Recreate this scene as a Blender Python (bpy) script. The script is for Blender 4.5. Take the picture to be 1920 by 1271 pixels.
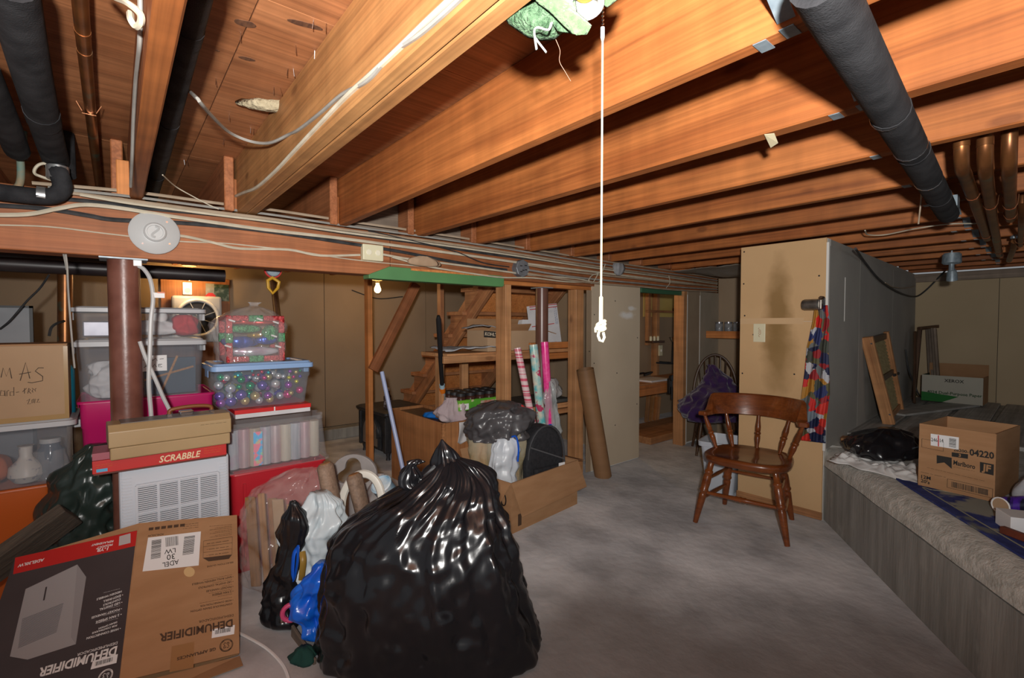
import bpy, bmesh, math, random
from math import sin, cos, pi, radians as R, exp
from mathutils import Vector, Matrix, noise
random.seed(7)
for o in list(bpy.data.objects): bpy.data.objects.remove(o)
SC = bpy.context.scene
COL = SC.collection
V = Vector

# ---------------------------------------------------------------- camera
FPX = 897.0; CH = 1.22; YAW = R(50.3); PIT = R(1.75)
cam = bpy.data.cameras.new('camera'); cam.sensor_width = 36; cam.sensor_fit = 'HORIZONTAL'
cam.lens = FPX / 1920 * 36; cam.clip_start = .02; cam.clip_end = 60
co = bpy.data.objects.new('camera', cam); COL.objects.link(co)
co.location = (0, 0, CH); co.rotation_euler = (pi/2 - PIT, 0, YAW)
SC.camera = co
# ---------------------------------------------------------------- world, flash, exposure
w = bpy.data.worlds.new('world'); SC.world = w; w.use_nodes = True
w.node_tree.nodes['Background'].inputs[0].default_value = (.9, .95, 1, 1)
w.node_tree.nodes['Background'].inputs[1].default_value = .24
fl = bpy.data.lights.new('camera_flash', 'SPOT'); fl.energy = 330; fl.color = (1, .97, .93)
fl.spot_size = R(168); fl.spot_blend = 1; fl.shadow_soft_size = .035
fo = bpy.data.objects.new('camera_flash', fl); COL.objects.link(fo)
FW = V((-sin(YAW), cos(YAW), 0)); RT = V((cos(YAW), sin(YAW), 0))
fo.location = V((0, 0, CH + .115)) - FW * .21
fo.rotation_euler = (pi/2 + R(33), 0, YAW)
SC.view_settings.view_transform = 'Standard'; SC.view_settings.look = 'None'
SC.view_settings.gamma = 1; SC.view_settings.use_curve_mapping = False
SC.view_settings.exposure = 0.12

_f = V((-sin(YAW)*cos(PIT), cos(YAW)*cos(PIT), -sin(PIT))); _u = RT.cross(_f)
CAM = V((0, 0, CH))
def at(px, py, x=None, y=None, z=None, d=None):
    """point seen at a photo pixel on the plane x=, y= or z=, or at depth d"""
    r = _f + RT*((px-960)/FPX) - _u*((py-635.5)/FPX)
    if x is not None: t = x/r.x
    elif y is not None: t = y/r.y
    elif z is not None: t = (z-CH)/r.z
    else: t = d
    return CAM + r*t

# ---------------------------------------------------------------- materials
MATS = {}
def mat(name, c, c2=None, r=.6, m=0, sc=6, st=(1,1,1), det=4, bump=0, bs=30, bst=None, alpha=1, trans=0, coat=0,
        lo=.35, hi=.65, spec=.5, emis=0, c3=None, sc3=2, lo3=.55, hi3=.7, ior=1.45, sheen=0, bd=.01, ridge=False):
    if name in MATS: return MATS[name]
    k = bpy.data.materials.new(name); k.use_nodes = True; nt = k.node_tree; N = nt.nodes; L = nt.links
    p = N['Principled BSDF']
    def rgb(x): return (x[0], x[1], x[2], 1)
    p.inputs['Base Color'].default_value = rgb(c); p.inputs['Roughness'].default_value = r
    p.inputs['Metallic'].default_value = m; p.inputs['Alpha'].default_value = alpha
    p.inputs['Transmission Weight'].default_value = trans; p.inputs['Coat Weight'].default_value = coat
    p.inputs['Specular IOR Level'].default_value = spec; p.inputs['IOR'].default_value = ior
    p.inputs['Sheen Weight'].default_value = sheen
    if emis: p.inputs['Emission Color'].default_value = rgb(c); p.inputs['Emission Strength'].default_value = emis
    if c2 or bump or c3:
        tc = N.new('ShaderNodeTexCoord'); oi = N.new('ShaderNodeObjectInfo')
        mul = N.new('ShaderNodeVectorMath'); mul.operation = 'MULTIPLY_ADD'
        mu = N.new('ShaderNodeMath'); mu.operation = 'MULTIPLY'; mu.inputs[1].default_value = 37
        L.new(oi.outputs['Random'], mu.inputs[0])
        ad = N.new('ShaderNodeVectorMath'); ad.operation = 'ADD'
        L.new(tc.outputs['Object'], ad.inputs[0]); L.new(mu.outputs[0], ad.inputs[1])
        def tex(scale, stv, detail):
            mp = N.new('ShaderNodeMapping'); mp.inputs['Scale'].default_value = stv
            L.new(ad.outputs[0], mp.inputs[0])
            t = N.new('ShaderNodeTexNoise'); t.inputs['Scale'].default_value = scale; t.inputs['Detail'].default_value = detail
            L.new(mp.outputs[0], t.inputs['Vector']); return t
        col = None
        if c2:
            t = tex(sc, st, det); rp = N.new('ShaderNodeValToRGB')
            rp.color_ramp.elements[0].position = lo; rp.color_ramp.elements[1].position = hi
            rp.color_ramp.elements[0].color = rgb(c); rp.color_ramp.elements[1].color = rgb(c2)
            L.new(t.outputs[0], rp.inputs[0]); col = rp.outputs[0]
        if c3:
            t = tex(sc3, (1,1,1), 5); rp = N.new('ShaderNodeValToRGB')
            rp.color_ramp.elements[0].position = lo3; rp.color_ramp.elements[1].position = hi3
            L.new(t.outputs[0], rp.inputs[0]); mx = N.new('ShaderNodeMix'); mx.data_type = 'RGBA'
            L.new(rp.outputs[0], mx.inputs[0])
            if col: L.new(col, mx.inputs[6])
            else: mx.inputs[6].default_value = rgb(c)
            mx.inputs[7].default_value = rgb(c3); col = mx.outputs[2]
        if col: L.new(col, p.inputs['Base Color'])
        if bump:
            t = tex(bs, bst or st, 3)
            if ridge: t.noise_type = 'RIDGED_MULTIFRACTAL'; t.normalize = True; t.inputs['Detail'].default_value = 4; t.inputs['Roughness'].default_value = .5; t.inputs['Distortion'].default_value = .8
            bn = N.new('ShaderNodeBump'); bn.inputs['Strength'].default_value = bump
            bn.inputs['Distance'].default_value = bd
            L.new(t.outputs[0], bn.inputs['Height']); L.new(bn.outputs[0], p.inputs['Normal'])
    MATS[name] = k
    return k

def wood(name, a, b, dark, r=.6, knots=.5, grain=9, coat=0, ring=1.35):
    """grain runs along the local X axis of each piece"""
    if name in MATS: return MATS[name]
    k = bpy.data.materials.new(name); k.use_nodes = True; nt = k.node_tree; N = nt.nodes; L = nt.links
    p = N['Principled BSDF']; p.inputs['Roughness'].default_value = r; p.inputs['Coat Weight'].default_value = coat
    p.inputs['Specular IOR Level'].default_value = .35
    tc = N.new('ShaderNodeTexCoord'); oi = N.new('ShaderNodeObjectInfo')
    mu = N.new('ShaderNodeMath'); mu.operation = 'MULTIPLY'; mu.inputs[1].default_value = 53
    L.new(oi.outputs['Random'], mu.inputs[0])
    ad = N.new('ShaderNodeVectorMath'); L.new(tc.outputs['Object'], ad.inputs[0]); L.new(mu.outputs[0], ad.inputs[1])
    mp = N.new('ShaderNodeMapping'); mp.inputs['Scale'].default_value = (.55, grain, grain); L.new(ad.outputs[0], mp.inputs[0])
    n1 = N.new('ShaderNodeTexNoise'); n1.inputs['Scale'].default_value = 2.2; n1.inputs['Detail'].default_value = 6
    n1.inputs['Distortion'].default_value = .6; L.new(mp.outputs[0], n1.inputs['Vector'])
    m2 = N.new('ShaderNodeMapping'); m2.inputs['Scale'].default_value = (.35, 2.2, 2.2); L.new(ad.outputs[0], m2.inputs[0])
    n2 = N.new('ShaderNodeTexNoise'); n2.inputs['Scale'].default_value = 3; n2.inputs['Detail'].default_value = 3; L.new(m2.outputs[0], n2.inputs['Vector'])
    r1 = N.new('ShaderNodeValToRGB'); r1.color_ramp.elements[0].position = .3; r1.color_ramp.elements[1].position = .72
    r1.color_ramp.elements[0].color = (*a, 1); r1.color_ramp.elements[1].color = (*b, 1); L.new(n2.outputs[0], r1.inputs[0])
    r2 = N.new('ShaderNodeValToRGB'); r2.color_ramp.elements[0].position = .5; r2.color_ramp.elements[1].position = .75
    r2.color_ramp.elements[0].color = (0,0,0,1); r2.color_ramp.elements[1].color = (.55*ring,)*3 + (1,); L.new(n1.outputs[0], r2.inputs[0])
    mx = N.new('ShaderNodeMix'); mx.data_type = 'RGBA'; L.new(r2.outputs[0], mx.inputs[0]); L.new(r1.outputs[0], mx.inputs[6])
    mx.inputs[7].default_value = (*dark, 1); out = mx.outputs[2]
    if knots:
        m3 = N.new('ShaderNodeMapping'); m3.inputs['Scale'].default_value = (2.2, 5, 5); L.new(ad.outputs[0], m3.inputs[0])
        vo = N.new('ShaderNodeTexVoronoi'); vo.inputs['Scale'].default_value = 1.3; L.new(m3.outputs[0], vo.inputs['Vector'])
        r3 = N.new('ShaderNodeValToRGB'); r3.color_ramp.elements[0].position = .07; r3.color_ramp.elements[1].position = .13
        r3.color_ramp.elements[0].color = (knots,)*3 + (1,); r3.color_ramp.elements[1].color = (0,0,0,1)
        L.new(vo.outputs['Distance'], r3.inputs[0])
        m4 = N.new('ShaderNodeMix'); m4.data_type = 'RGBA'; L.new(r3.outputs[0], m4.inputs[0]); L.new(out, m4.inputs[6])
        m4.inputs[7].default_value = (dark[0]*.45, dark[1]*.4, dark[2]*.4, 1); out = m4.outputs[2]
    m5 = N.new('ShaderNodeMapping'); m5.inputs['Scale'].default_value = (1.1, 70, 70); L.new(ad.outputs[0], m5.inputs[0])
    n5 = N.new('ShaderNodeTexNoise'); n5.inputs['Scale'].default_value = 1.5; n5.inputs['Detail'].default_value = 4; L.new(m5.outputs[0], n5.inputs['Vector'])
    r5 = N.new('ShaderNodeMapRange'); r5.inputs[1].default_value = .3; r5.inputs[2].default_value = .7; r5.inputs[3].default_value = .72; r5.inputs[4].default_value = 1.12; L.new(n5.outputs[0], r5.inputs[0])
    m6 = N.new('ShaderNodeMapping'); m6.inputs['Scale'].default_value = (9, 1.5, 1.5); L.new(ad.outputs[0], m6.inputs[0])
    n6 = N.new('ShaderNodeTexNoise'); n6.inputs['Scale'].default_value = 1.2; n6.inputs['Detail'].default_value = 5; L.new(m6.outputs[0], n6.inputs['Vector'])
    r6 = N.new('ShaderNodeMapRange'); r6.inputs[1].default_value = .35; r6.inputs[2].default_value = .65; r6.inputs[3].default_value = .86; r6.inputs[4].default_value = 1.10; L.new(n6.outputs[0], r6.inputs[0])
    mm = N.new('ShaderNodeMath'); mm.operation = 'MULTIPLY'; L.new(r5.outputs[0], mm.inputs[0]); L.new(r6.outputs[0], mm.inputs[1])
    m7 = N.new('ShaderNodeVectorMath'); m7.operation = 'SCALE'; L.new(out, m7.inputs[0]); L.new(mm.outputs[0], m7.inputs['Scale']); out = m7.outputs[0]
    hs = N.new('ShaderNodeHueSaturation'); mr = N.new('ShaderNodeMapRange'); mr.inputs[3].default_value = .82; mr.inputs[4].default_value = 1.12
    L.new(oi.outputs['Random'], mr.inputs[0]); L.new(mr.outputs[0], hs.inputs['Value']); L.new(out, hs.inputs['Color'])
    L.new(hs.outputs[0], p.inputs['Base Color'])
    bn = N.new('ShaderNodeBump'); bn.inputs['Strength'].default_value = .25; bn.inputs['Distance'].default_value = .004
    L.new(n1.outputs[0], bn.inputs['Height']); L.new(bn.outputs[0], p.inputs['Normal'])
    MATS[name] = k
    return k

JOI = wood('joist_wood', (.30,.088,.022), (.45,.155,.042), (.17,.043,.011))
LIT = wood('light_fir', (.37,.165,.055), (.48,.24,.09), (.24,.09,.028))
BEA = wood('beam_wood', (.33,.11,.04), (.42,.16,.066), (.20,.06,.02))
PLY = wood('plywood', (.32,.12,.046), (.44,.185,.078), (.18,.06,.022), knots=.25, grain=6)
STUD = wood('stud_wood', (.44,.205,.085), (.55,.28,.125), (.27,.105,.04))
STAIR = wood('stair_wood', (.42,.17,.07), (.52,.24,.11), (.26,.09,.035))
RISER = wood('riser_ply', (.55,.19,.05), (.66,.26,.08), (.36,.11,.03), knots=.2)
OLDW = wood('weathered_wood', (.17,.13,.10), (.27,.21,.16), (.09,.065,.05), knots=.2)
DRIFT = wood('stake_wood', (.22,.145,.10), (.31,.21,.15), (.13,.08,.055), knots=.3)
MAPLE = wood('maple_stain', (.145,.034,.008), (.235,.065,.015), (.075,.017,.005), r=.28, knots=0, grain=7, coat=.4)
DESK = wood('desk_wood', (.40,.17,.065), (.48,.22,.09), (.28,.10,.035), r=.45, knots=0, grain=5)
DARKW = wood('dark_chair_wood', (.07,.035,.02), (.12,.06,.03), (.04,.02,.01), r=.4, knots=0)

CONC = mat('concrete_floor', (.46,.47,.49), (.70,.715,.74), sc=4.5, det=8, r=.9, bump=.35, bs=22, c3=(.86,.87,.89), sc3=1.6, lo3=.52, hi3=.66, lo=.34, hi=.66, spec=.2)
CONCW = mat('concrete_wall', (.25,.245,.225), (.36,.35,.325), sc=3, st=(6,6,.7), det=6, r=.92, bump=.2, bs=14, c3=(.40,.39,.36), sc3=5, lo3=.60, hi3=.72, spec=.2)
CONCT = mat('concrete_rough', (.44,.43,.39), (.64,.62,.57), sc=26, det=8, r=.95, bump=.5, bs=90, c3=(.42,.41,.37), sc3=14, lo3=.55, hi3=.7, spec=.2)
DRY = mat('drywall_tan', (.31,.225,.148), (.36,.265,.178), sc=1.6, det=6, r=.9, bump=.06, bs=80, spec=.2)
DRYB = mat('drywall_box', (.58,.37,.19), (.63,.41,.215), sc=2, det=5, r=.9, bump=.05, bs=80, spec=.2)
DRYG = mat('drywall_grey', (.33,.315,.29), (.39,.37,.335), sc=2, det=5, r=.9, bump=.05, bs=80, spec=.2)
DRYE = mat('drywall_edge', (.72,.70,.66), r=.9)
STAIN = mat('water_stain', (.36,.235,.10), (.44,.30,.15), sc=6, r=.9)
WHITEP = mat('white_plaster', (.72,.71,.69), (.62,.6,.57), sc=14, r=.85)
STEELR = mat('red_primer_steel', (.13,.045,.03), (.21,.085,.06), sc=9, det=6, r=.35, bump=.08, bs=40, spec=.6)
STEELB = mat('brown_steel', (.12,.05,.035), (.15,.07,.05), sc=6, r=.32, spec=.6)
GREEN = mat('green_paint', (.10,.27,.10), (.085,.22,.085), sc=4, r=.55)
GALV = mat('galvanised', (.30,.36,.40), (.20,.25,.29), sc=30, r=.45, m=.35)
FOAM = mat('black_foam', (.014,.014,.016), (.034,.034,.037), sc=16, det=8, r=.9, bump=.25, bs=260, spec=.25)
TAPE = mat('foil_tape', (.55,.57,.58), (.35,.37,.38), sc=20, r=.3, m=.8)
COPP = mat('old_copper', (.30,.12,.04), (.17,.07,.03), sc=12, det=6, r=.35, m=.75, c3=(.12,.20,.15), sc3=10, lo3=.6, hi3=.72)
COPPN = mat('bright_copper', (.72,.33,.17), r=.3, m=.9)
VERD = mat('verdigris', (.12,.20,.17), (.26,.18,.10), sc=22, r=.7)
CABW = mat('cable_cream', (.60,.54,.42), (.48,.43,.33), sc=14, r=.55)
CABT = mat('cable_tan', (.42,.33,.24), (.34,.26,.18), sc=12, r=.6)
CABG = mat('cable_grey', (.34,.33,.30), (.26,.25,.23), sc=12, r=.55)
CABB = mat('cable_black', (.022,.023,.025), (.05,.05,.052), sc=18, r=.6)
ROPE = mat('pull_cord', (.50,.47,.33), r=.8)
PORC = mat('white_porcelain', (.88,.88,.87), r=.25)
DARKM = mat('dark_metal', (.03,.03,.033), r=.5, m=.3)
BLK = mat('black_plastic', (.012,.012,.013), r=.45)
IVORY = mat('ivory_plastic', (.70,.66,.46), r=.4)
GREYM = mat('grey_enamel', (.48,.49,.49), r=.35)
INSUL = mat('insulation', (.42,.36,.24), (.30,.25,.16), sc=60, r=1, bump=1, bs=70)
KNOT = mat('dark_knot', (.07,.028,.014), (.13,.055,.025), sc=40, st=(1,4,1), r=.8)
CARD = mat('cardboard', (.37,.20,.098), (.42,.235,.12), sc=5, st=(1,1,6), det=3, r=.85, spec=.2)
CARDP = mat('cardboard_pale', (.42,.28,.17), (.46,.31,.19), sc=4, det=3, r=.85, spec=.2)
CARDI = mat('cardboard_inside', (.33,.18,.09), (.38,.215,.11), sc=7, r=.9, spec=.2)
INK = mat('black_ink', (.02,.018,.016), r=.7)
INKB = mat('brown_ink', (.075,.04,.022), r=.8)
PEN = mat('marker_pen', (.09,.065,.05), r=.8)
WHITEI = mat('white_ink', (.78,.77,.76), r=.6)
GREYI = mat('grey_ink', (.38,.36,.35), r=.6)
LABEL = mat('paper_label', (.80,.80,.80), r=.6)
RED = mat('red_print', (.52,.025,.022), r=.45)
PAPER = mat('white_paper', (.70,.70,.72), (.62,.62,.64), sc=9, r=.6)
BRASS = mat('brass', (.6,.4,.1), r=.3, m=.9)
CHROME = mat('chrome', (.7,.7,.72), r=.15, m=1)

# ---------------------------------------------------------------- mesh helpers
class B:
    def __init__(s): s.v = []; s.f = []
    def add(s, vs, fs):
        n = len(s.v); s.v += [V(p) for p in vs]; s.f += [[i+n for i in f] for f in fs]; return s
    def box(s, x0, x1, y0, y1, z0, z1, M=None):
        vs = [V((x, y, z)) for z in (z0, z1) for y in (y0, y1) for x in (x0, x1)]
        if M: vs = [M @ p for p in vs]
        return s.add(vs, [(0,2,3,1), (4,5,7,6), (0,1,5,4), (2,6,7,3), (0,4,6,2), (1,3,7,5)])
    def bar(s, p, q, w_, h_, up=(0,0,1)):
        p, q = V(p), V(q); a = (q-p); l = a.length; a.normalize(); u = V(up)
        b = u.cross(a)
        if b.length < 1e-4: b = V((1,0,0)).cross(a)
        b.normalize(); c = a.cross(b)
        M = Matrix((a, b, c)).transposed().to_4x4(); M.translation = p
        return s.box(0, l, -w_/2, w_/2, -h_/2, h_/2, M)
    def tube(s, pts, r, n=8, closed=False, cap=True, ell=1.0):
        pts = [V(p) for p in pts]; m = len(pts); rr = r if isinstance(r, (list, tuple)) else [r]*m
        b0 = None; rings = []
        for i, p in enumerate(pts):
            if closed: t = pts[(i+1) % m] - pts[i-1]
            else: t = pts[min(i+1, m-1)] - pts[max(i-1, 0)]
            if t.length < 1e-9: t = V((0,0,1))
            t.normalize()
            if b0 is None:
                b0 = t.cross(V((0,0,1)))
                if b0.length < .05: b0 = t.cross(V((1,0,0)))
            b0 = (b0 - t*b0.dot(t)); b0.normalize(); c0 = t.cross(b0)
            rings.append([p + (b0*cos(2*pi*k/n) + c0*sin(2*pi*k/n)*ell)*rr[i] for k in range(n)])
        vs = [q for g in rings for q in g]; fs = []
        for i in range(m if closed else m-1):
            j = (i+1) % m
            for k in range(n):
                fs.append((i*n+k, i*n+(k+1) % n, j*n+(k+1) % n, j*n+k))
        if cap and not closed: fs += [tuple(range(n))[::-1], tuple((m-1)*n+k for k in range(n))]
        return s.add(vs, fs)
    def lathe(s, prof, n=20, M=None, cap=True):
        vs = []; fs = []; m = len(prof)
        for (r, z) in prof:
            for k in range(n): vs.append(V((r*cos(2*pi*k/n), r*sin(2*pi*k/n), z)))
        if M: vs = [M @ p for p in vs]
        for i in range(m-1):
            for k in range(n): fs.append((i*n+k, i*n+(k+1) % n, (i+1)*n+(k+1) % n, (i+1)*n+k))
        if cap: fs += [tuple(range(n))[::-1], tuple((m-1)*n+k for k in range(n))]
        return s.add(vs, fs)
    def prism(s, poly, z0, z1, M=None):
        n = len(poly); vs = [V((p[0], p[1], z0)) for p in poly] + [V((p[0], p[1], z1)) for p in poly]
        if M: vs = [M @ p for p in vs]
        return s.add(vs, [tuple(range(n))[::-1], tuple(range(n, 2*n))] + [(i, (i+1) % n, n+(i+1) % n, n+i) for i in range(n)])
    def grid(s, fn, nu, nv, cu=False):
        vs = [fn(i/(nu if cu else nu-1), j/(nv-1)) for j in range(nv) for i in range(nu)]; fs = []
        for j in range(nv-1):
            for i in range(nu if cu else nu-1):
                k = (i+1) % nu; fs.append((j*nu+i, j*nu+k, (j+1)*nu+k, (j+1)*nu+i))
        return s.add(vs, fs)
    def sphere(s, c, r, n=12, m=8, sq=(1,1,1)):
        c = V(c); vs = []; fs = []
        for j in range(1, m):
            a = pi*j/m
            for k in range(n): vs.append(c + V((r*sq[0]*sin(a)*cos(2*pi*k/n), r*sq[1]*sin(a)*sin(2*pi*k/n), r*sq[2]*cos(a))))
        t = len(vs); vs += [c + V((0,0,r*sq[2])), c - V((0,0,r*sq[2]))]
        for j in range(m-2):
            for k in range(n): fs.append((j*n+k, (j+1)*n+k, (j+1)*n+(k+1) % n, j*n+(k+1) % n))
        for k in range(n): fs.append((t, k, (k+1) % n)); fs.append((t+1, (m-2)*n+(k+1) % n, (m-2)*n+k))
        return s.add(vs, fs)
    def build(s, name, m, parent=None, smooth=False, bevel=0, seg=2, world=False, solid=0, sub=0, angle=40):
        if world and parent:
            M = parent.matrix_basis
            if parent.parent: M = parent.parent.matrix_basis @ M
            I = M.inverted(); s.v = [I @ p for p in s.v]
        me = bpy.data.meshes.new(name); me.from_pydata([tuple(p) for p in s.v], [], s.f); me.materials.append(m)
        bm = bmesh.new(); bm.from_mesh(me); bmesh.ops.recalc_face_normals(bm, faces=bm.faces); bm.to_mesh(me); bm.free()
        if smooth:
            me.polygons.foreach_set('use_smooth', [True]*len(me.polygons)); me.set_sharp_from_angle(angle=R(angle))
        o = bpy.data.objects.new(name, me); COL.objects.link(o); o.parent = parent
        if solid: k = o.modifiers.new('solid', 'SOLIDIFY'); k.thickness = solid; k.offset = 0
        if bevel: k = o.modifiers.new('bevel', 'BEVEL'); k.width = bevel; k.segments = seg; k.limit_method = 'ANGLE'
        if sub: k = o.modifiers.new('sub', 'SUBSURF'); k.levels = sub; k.render_levels = sub
        return o

def thing(name, label, cat, loc=(0,0,0), rz=0, group=None, rot=None):
    o = bpy.data.objects.new(name, None); COL.objects.link(o); o.empty_display_size = .05
    o.location = loc; o.rotation_euler = rot or (0, 0, rz); o['label'] = label; o['category'] = cat
    if group: o['group'] = group
    return o
def tag(o, label, cat, group=None):
    o['label'] = label; o['category'] = cat
    if group: o['group'] = group
    return o
def struct(o): o['kind'] = 'structure'; return o
def plank(name, p, q, w_, h_, m, parent=None, up=(0,0,1), bevel=.003):
    """a board from p to q (world), its own local X along the grain"""
    p, q = V(p), V(q); a = q-p; l = a.length; a.normalize(); b = V(up).cross(a)
    if b.length < 1e-4: b = V((1,0,0)).cross(a)
    b.normalize(); c = a.cross(b); M = Matrix((a, b, c)).transposed().to_4x4(); M.translation = (p+q)/2
    o = B().box(-l/2, l/2, -w_/2, w_/2, -h_/2, h_/2).build(name, m, parent, bevel=bevel, seg=1)
    if parent:
        PM = parent.matrix_basis
        if parent.parent: PM = parent.parent.matrix_basis @ PM
        M = PM.inverted() @ M
    o.matrix_basis = M
    return o
def smooth_path(pts, n=6):
    pts = [V(p) for p in pts]; out = []
    for i in range(len(pts)-1):
        a, b = pts[i], pts[i+1]; p0 = pts[i-1] if i else a*2-b; p3 = pts[i+2] if i+2 < len(pts) else b*2-a
        for k in range(n):
            t = k/n; out.append(.5*((2*a) + (b-p0)*t + (2*p0-5*a+4*b-p3)*t*t + (3*a-p0-3*b+p3)*t**3))
    out.append(pts[-1]); return out
def cable(name, pts, r, m, label=None, cat='cable', group=None, parent=None, n=6, seg=6):
    pts = smooth_path(pts, seg)
    if parent: return B().tube(pts, r, n).build(name, m, parent, smooth=True, world=True)
    base = V(pts[0]); o = B().tube([p-base for p in pts], r, n).build(name, m, None, smooth=True)
    o.location = base; return tag(o, label, cat, group)
def text(s, size, m, parent, M, align='CENTER', bold=.0, name='lettering', sx=1, depth=.0004, shear=0):
    """flat print: lettering in the local XY plane of M"""
    c = bpy.data.curves.new('t', 'FONT'); c.body = s; c.size = size; c.align_x = align; c.align_y = 'CENTER'
    c.offset = bold; c.extrude = depth; c.shear = shear; c.resolution_u = 2
    t = bpy.data.objects.new('t', c); COL.objects.link(t)
    me = bpy.data.meshes.new_from_object(t); COL.objects.unlink(t); bpy.data.objects.remove(t); bpy.data.curves.remove(c)
    me.materials.clear(); me.materials.append(m); me.name = name
    o = bpy.data.objects.new(name, me); COL.objects.link(o); o.parent = parent
    o.matrix_basis = M @ Matrix.Diagonal((sx, 1, 1, 1)); return o
def frame(o, ax, ay, az=None):
    ax = V(ax).normalized(); ay = V(ay).normalized(); az = ax.cross(ay)
    M = Matrix((ax, ay, az)).transposed().to_4x4(); M.translation = V(o); return M
def strokes(name, M, lines, r, m, parent):
    b = B()
    for ln in lines: b.tube([M @ V((x, y, 0)) for x, y in ln], r, 4)
    return b.build(name, m, parent)
def lerp(a, b, t): return a + (b-a)*t
def interp(rows, t):
    n = len(rows)-1; i = min(int(t*n), n-1); u = t*n - i
    p0 = rows[max(i-1, 0)]; p1 = rows[i]; p2 = rows[i+1]; p3 = rows[min(i+2, n)]
    return [.5*(2*b + (c-a)*u + (2*a-5*b+4*c-d)*u*u + (3*b-a-3*c+d)*u**3) for a, b, c, d in zip(p0, p1, p2, p3)]
def sack(name, rings, m, parent, n=96, rows=60, seed=0, ks=(7, 13, 23), e=2.6, nz=.02, nf=7.5, hor=0, smooth=True):
    """a filled bag: rings of (z, cx, cy, rx, ry, fold) from bottom to top"""
    rnd = random.Random(seed); ph = [rnd.random()*6.28 for _ in range(9)]; sd = V((seed*3.1, seed*1.7, 0))
    vs = []; fs = []
    for j in range(rows):
        z, cx, cy, rx, ry, fo_ = interp(rings, j/(rows-1))
        for i in range(n):
            a = 2*pi*i/n; ca, sa = cos(a), sin(a)
            k = (abs(ca)**e + abs(sa)**e)**(-1/e)
            f1 = sum(sin(kk*a + ph[q] + 1.5*sin(z*6+ph[q+3]))/(q+1.2) for q, kk in enumerate(ks))
            q = V((k*ca*rx*3, k*sa*ry*3, z*3)) * nf/3 + sd
            f2 = abs(noise.noise(q))*1.6 - .4 + .5*noise.noise(q*2.7) + .9*(.25 - abs(noise.noise(q*2.1 + V((9, 2, 5)))))
            d = 1 + fo_*f1 + nz*f2/max(rx, .05)
            vs.append(V((cx + k*ca*rx*d, cy + k*sa*ry*d, z + hor*noise.noise(q*.7)*.02)))
    for j in range(rows-1):
        for i in range(n): fs.append((j*n+i, j*n+(i+1) % n, (j+1)*n+(i+1) % n, (j+1)*n+i))
    fs += [tuple(range(n))[::-1], tuple((rows-1)*n+k for k in range(n))]
    return B().add(vs, fs).build(name, m, parent, smooth=smooth, angle=180)
def cbox(name, w_, d_, h_, m, parent, t=.004, open_top=True, inside=None):
    """a hollow carton centred on x,y with its base at z=0: four wall panels and a bottom"""
    o = []
    for (x0, x1, y0, y1, z0, z1) in ((-w_/2, w_/2, -d_/2, -d_/2+t, 0, h_), (-w_/2, w_/2, d_/2-t, d_/2, 0, h_),
            (-w_/2, -w_/2+t, -d_/2+t, d_/2-t, 0, h_), (w_/2-t, w_/2, -d_/2+t, d_/2-t, 0, h_)):
        o.append(B().box(x0, x1, y0, y1, z0, z1).build('side_panel', m, parent))
    o.append(B().box(-w_/2+t, w_/2-t, -d_/2+t, d_/2-t, 0, t).build('bottom_panel', m, parent))
    if not open_top:
        o.append(B().box(-w_/2, w_/2, -d_/2, -.001, h_, h_+t).build('top_flap', m, parent))
        o.append(B().box(-w_/2, w_/2, .001, d_/2, h_, h_+t).build('top_flap', m, parent))
    return o
# ================================================================ THE ROOM
ZJ = 1.747; ZP = 1.995; XB = -2.59
floor = struct(B().box(-5.3, 3.0, -2.0, 7.0, -.12, 0).build('floor', CONC))
# raised concrete ledge of the crawl space, its front runs at an angle to the room
LD = V((.586, -.811, 0)); LN = V((-.811, -.586, 0)); L0 = V((-1.06, 3.43, 0)); L1 = L0 + LD*4.6
ledge = bpy.data.objects.new('wall_ledge', None); COL.objects.link(ledge); struct(ledge)
poly = [(L0.x, L0.y), (L1.x, L1.y), (3, L1.y), (3, 6.5), (-1.25, 6.5), (-1.06, 3.5)]
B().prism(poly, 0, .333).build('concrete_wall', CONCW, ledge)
B().prism([(p[0]-LN.x*.03, p[1]-LN.y*.03) for p in poly[:2]] + poly[2:], .3335, .36).build('joint', CONCW, ledge)
top = B(); n = 70; ring = []
for i in range(n):
    t = i/(n-1); p = L0.lerp(L1, t); q = noise.noise(p*7)*.010; q2 = noise.noise(p*11+V((5,5,5)))*.012
    ring.append([p - LN*.02 + V((0,0,.348)), p + LN*(.010+q*.6) + V((0,0,.346+q2*.3)), p + LN*(.004+q) + V((0,0,.400+q2)), p - LN*(.035+q*2) + V((0,0,.446+q2*.3)), p - LN*(.13) + V((0,0,.45))])
vs = [v for r_ in ring for v in r_]
fs = [(i*5+k, (i+1)*5+k, (i+1)*5+k+1, i*5+k+1) for i in range(n-1) for k in range(4)]
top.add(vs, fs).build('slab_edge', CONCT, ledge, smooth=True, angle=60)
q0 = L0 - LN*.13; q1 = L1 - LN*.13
B().prism([(q0.x, q0.y), (q1.x, q1.y), (3, L1.y), (3, 6.5), (-1.25, 6.5), (-1.06, 3.5)], .338, .4505).build('slab_top', CONCT, ledge)

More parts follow.
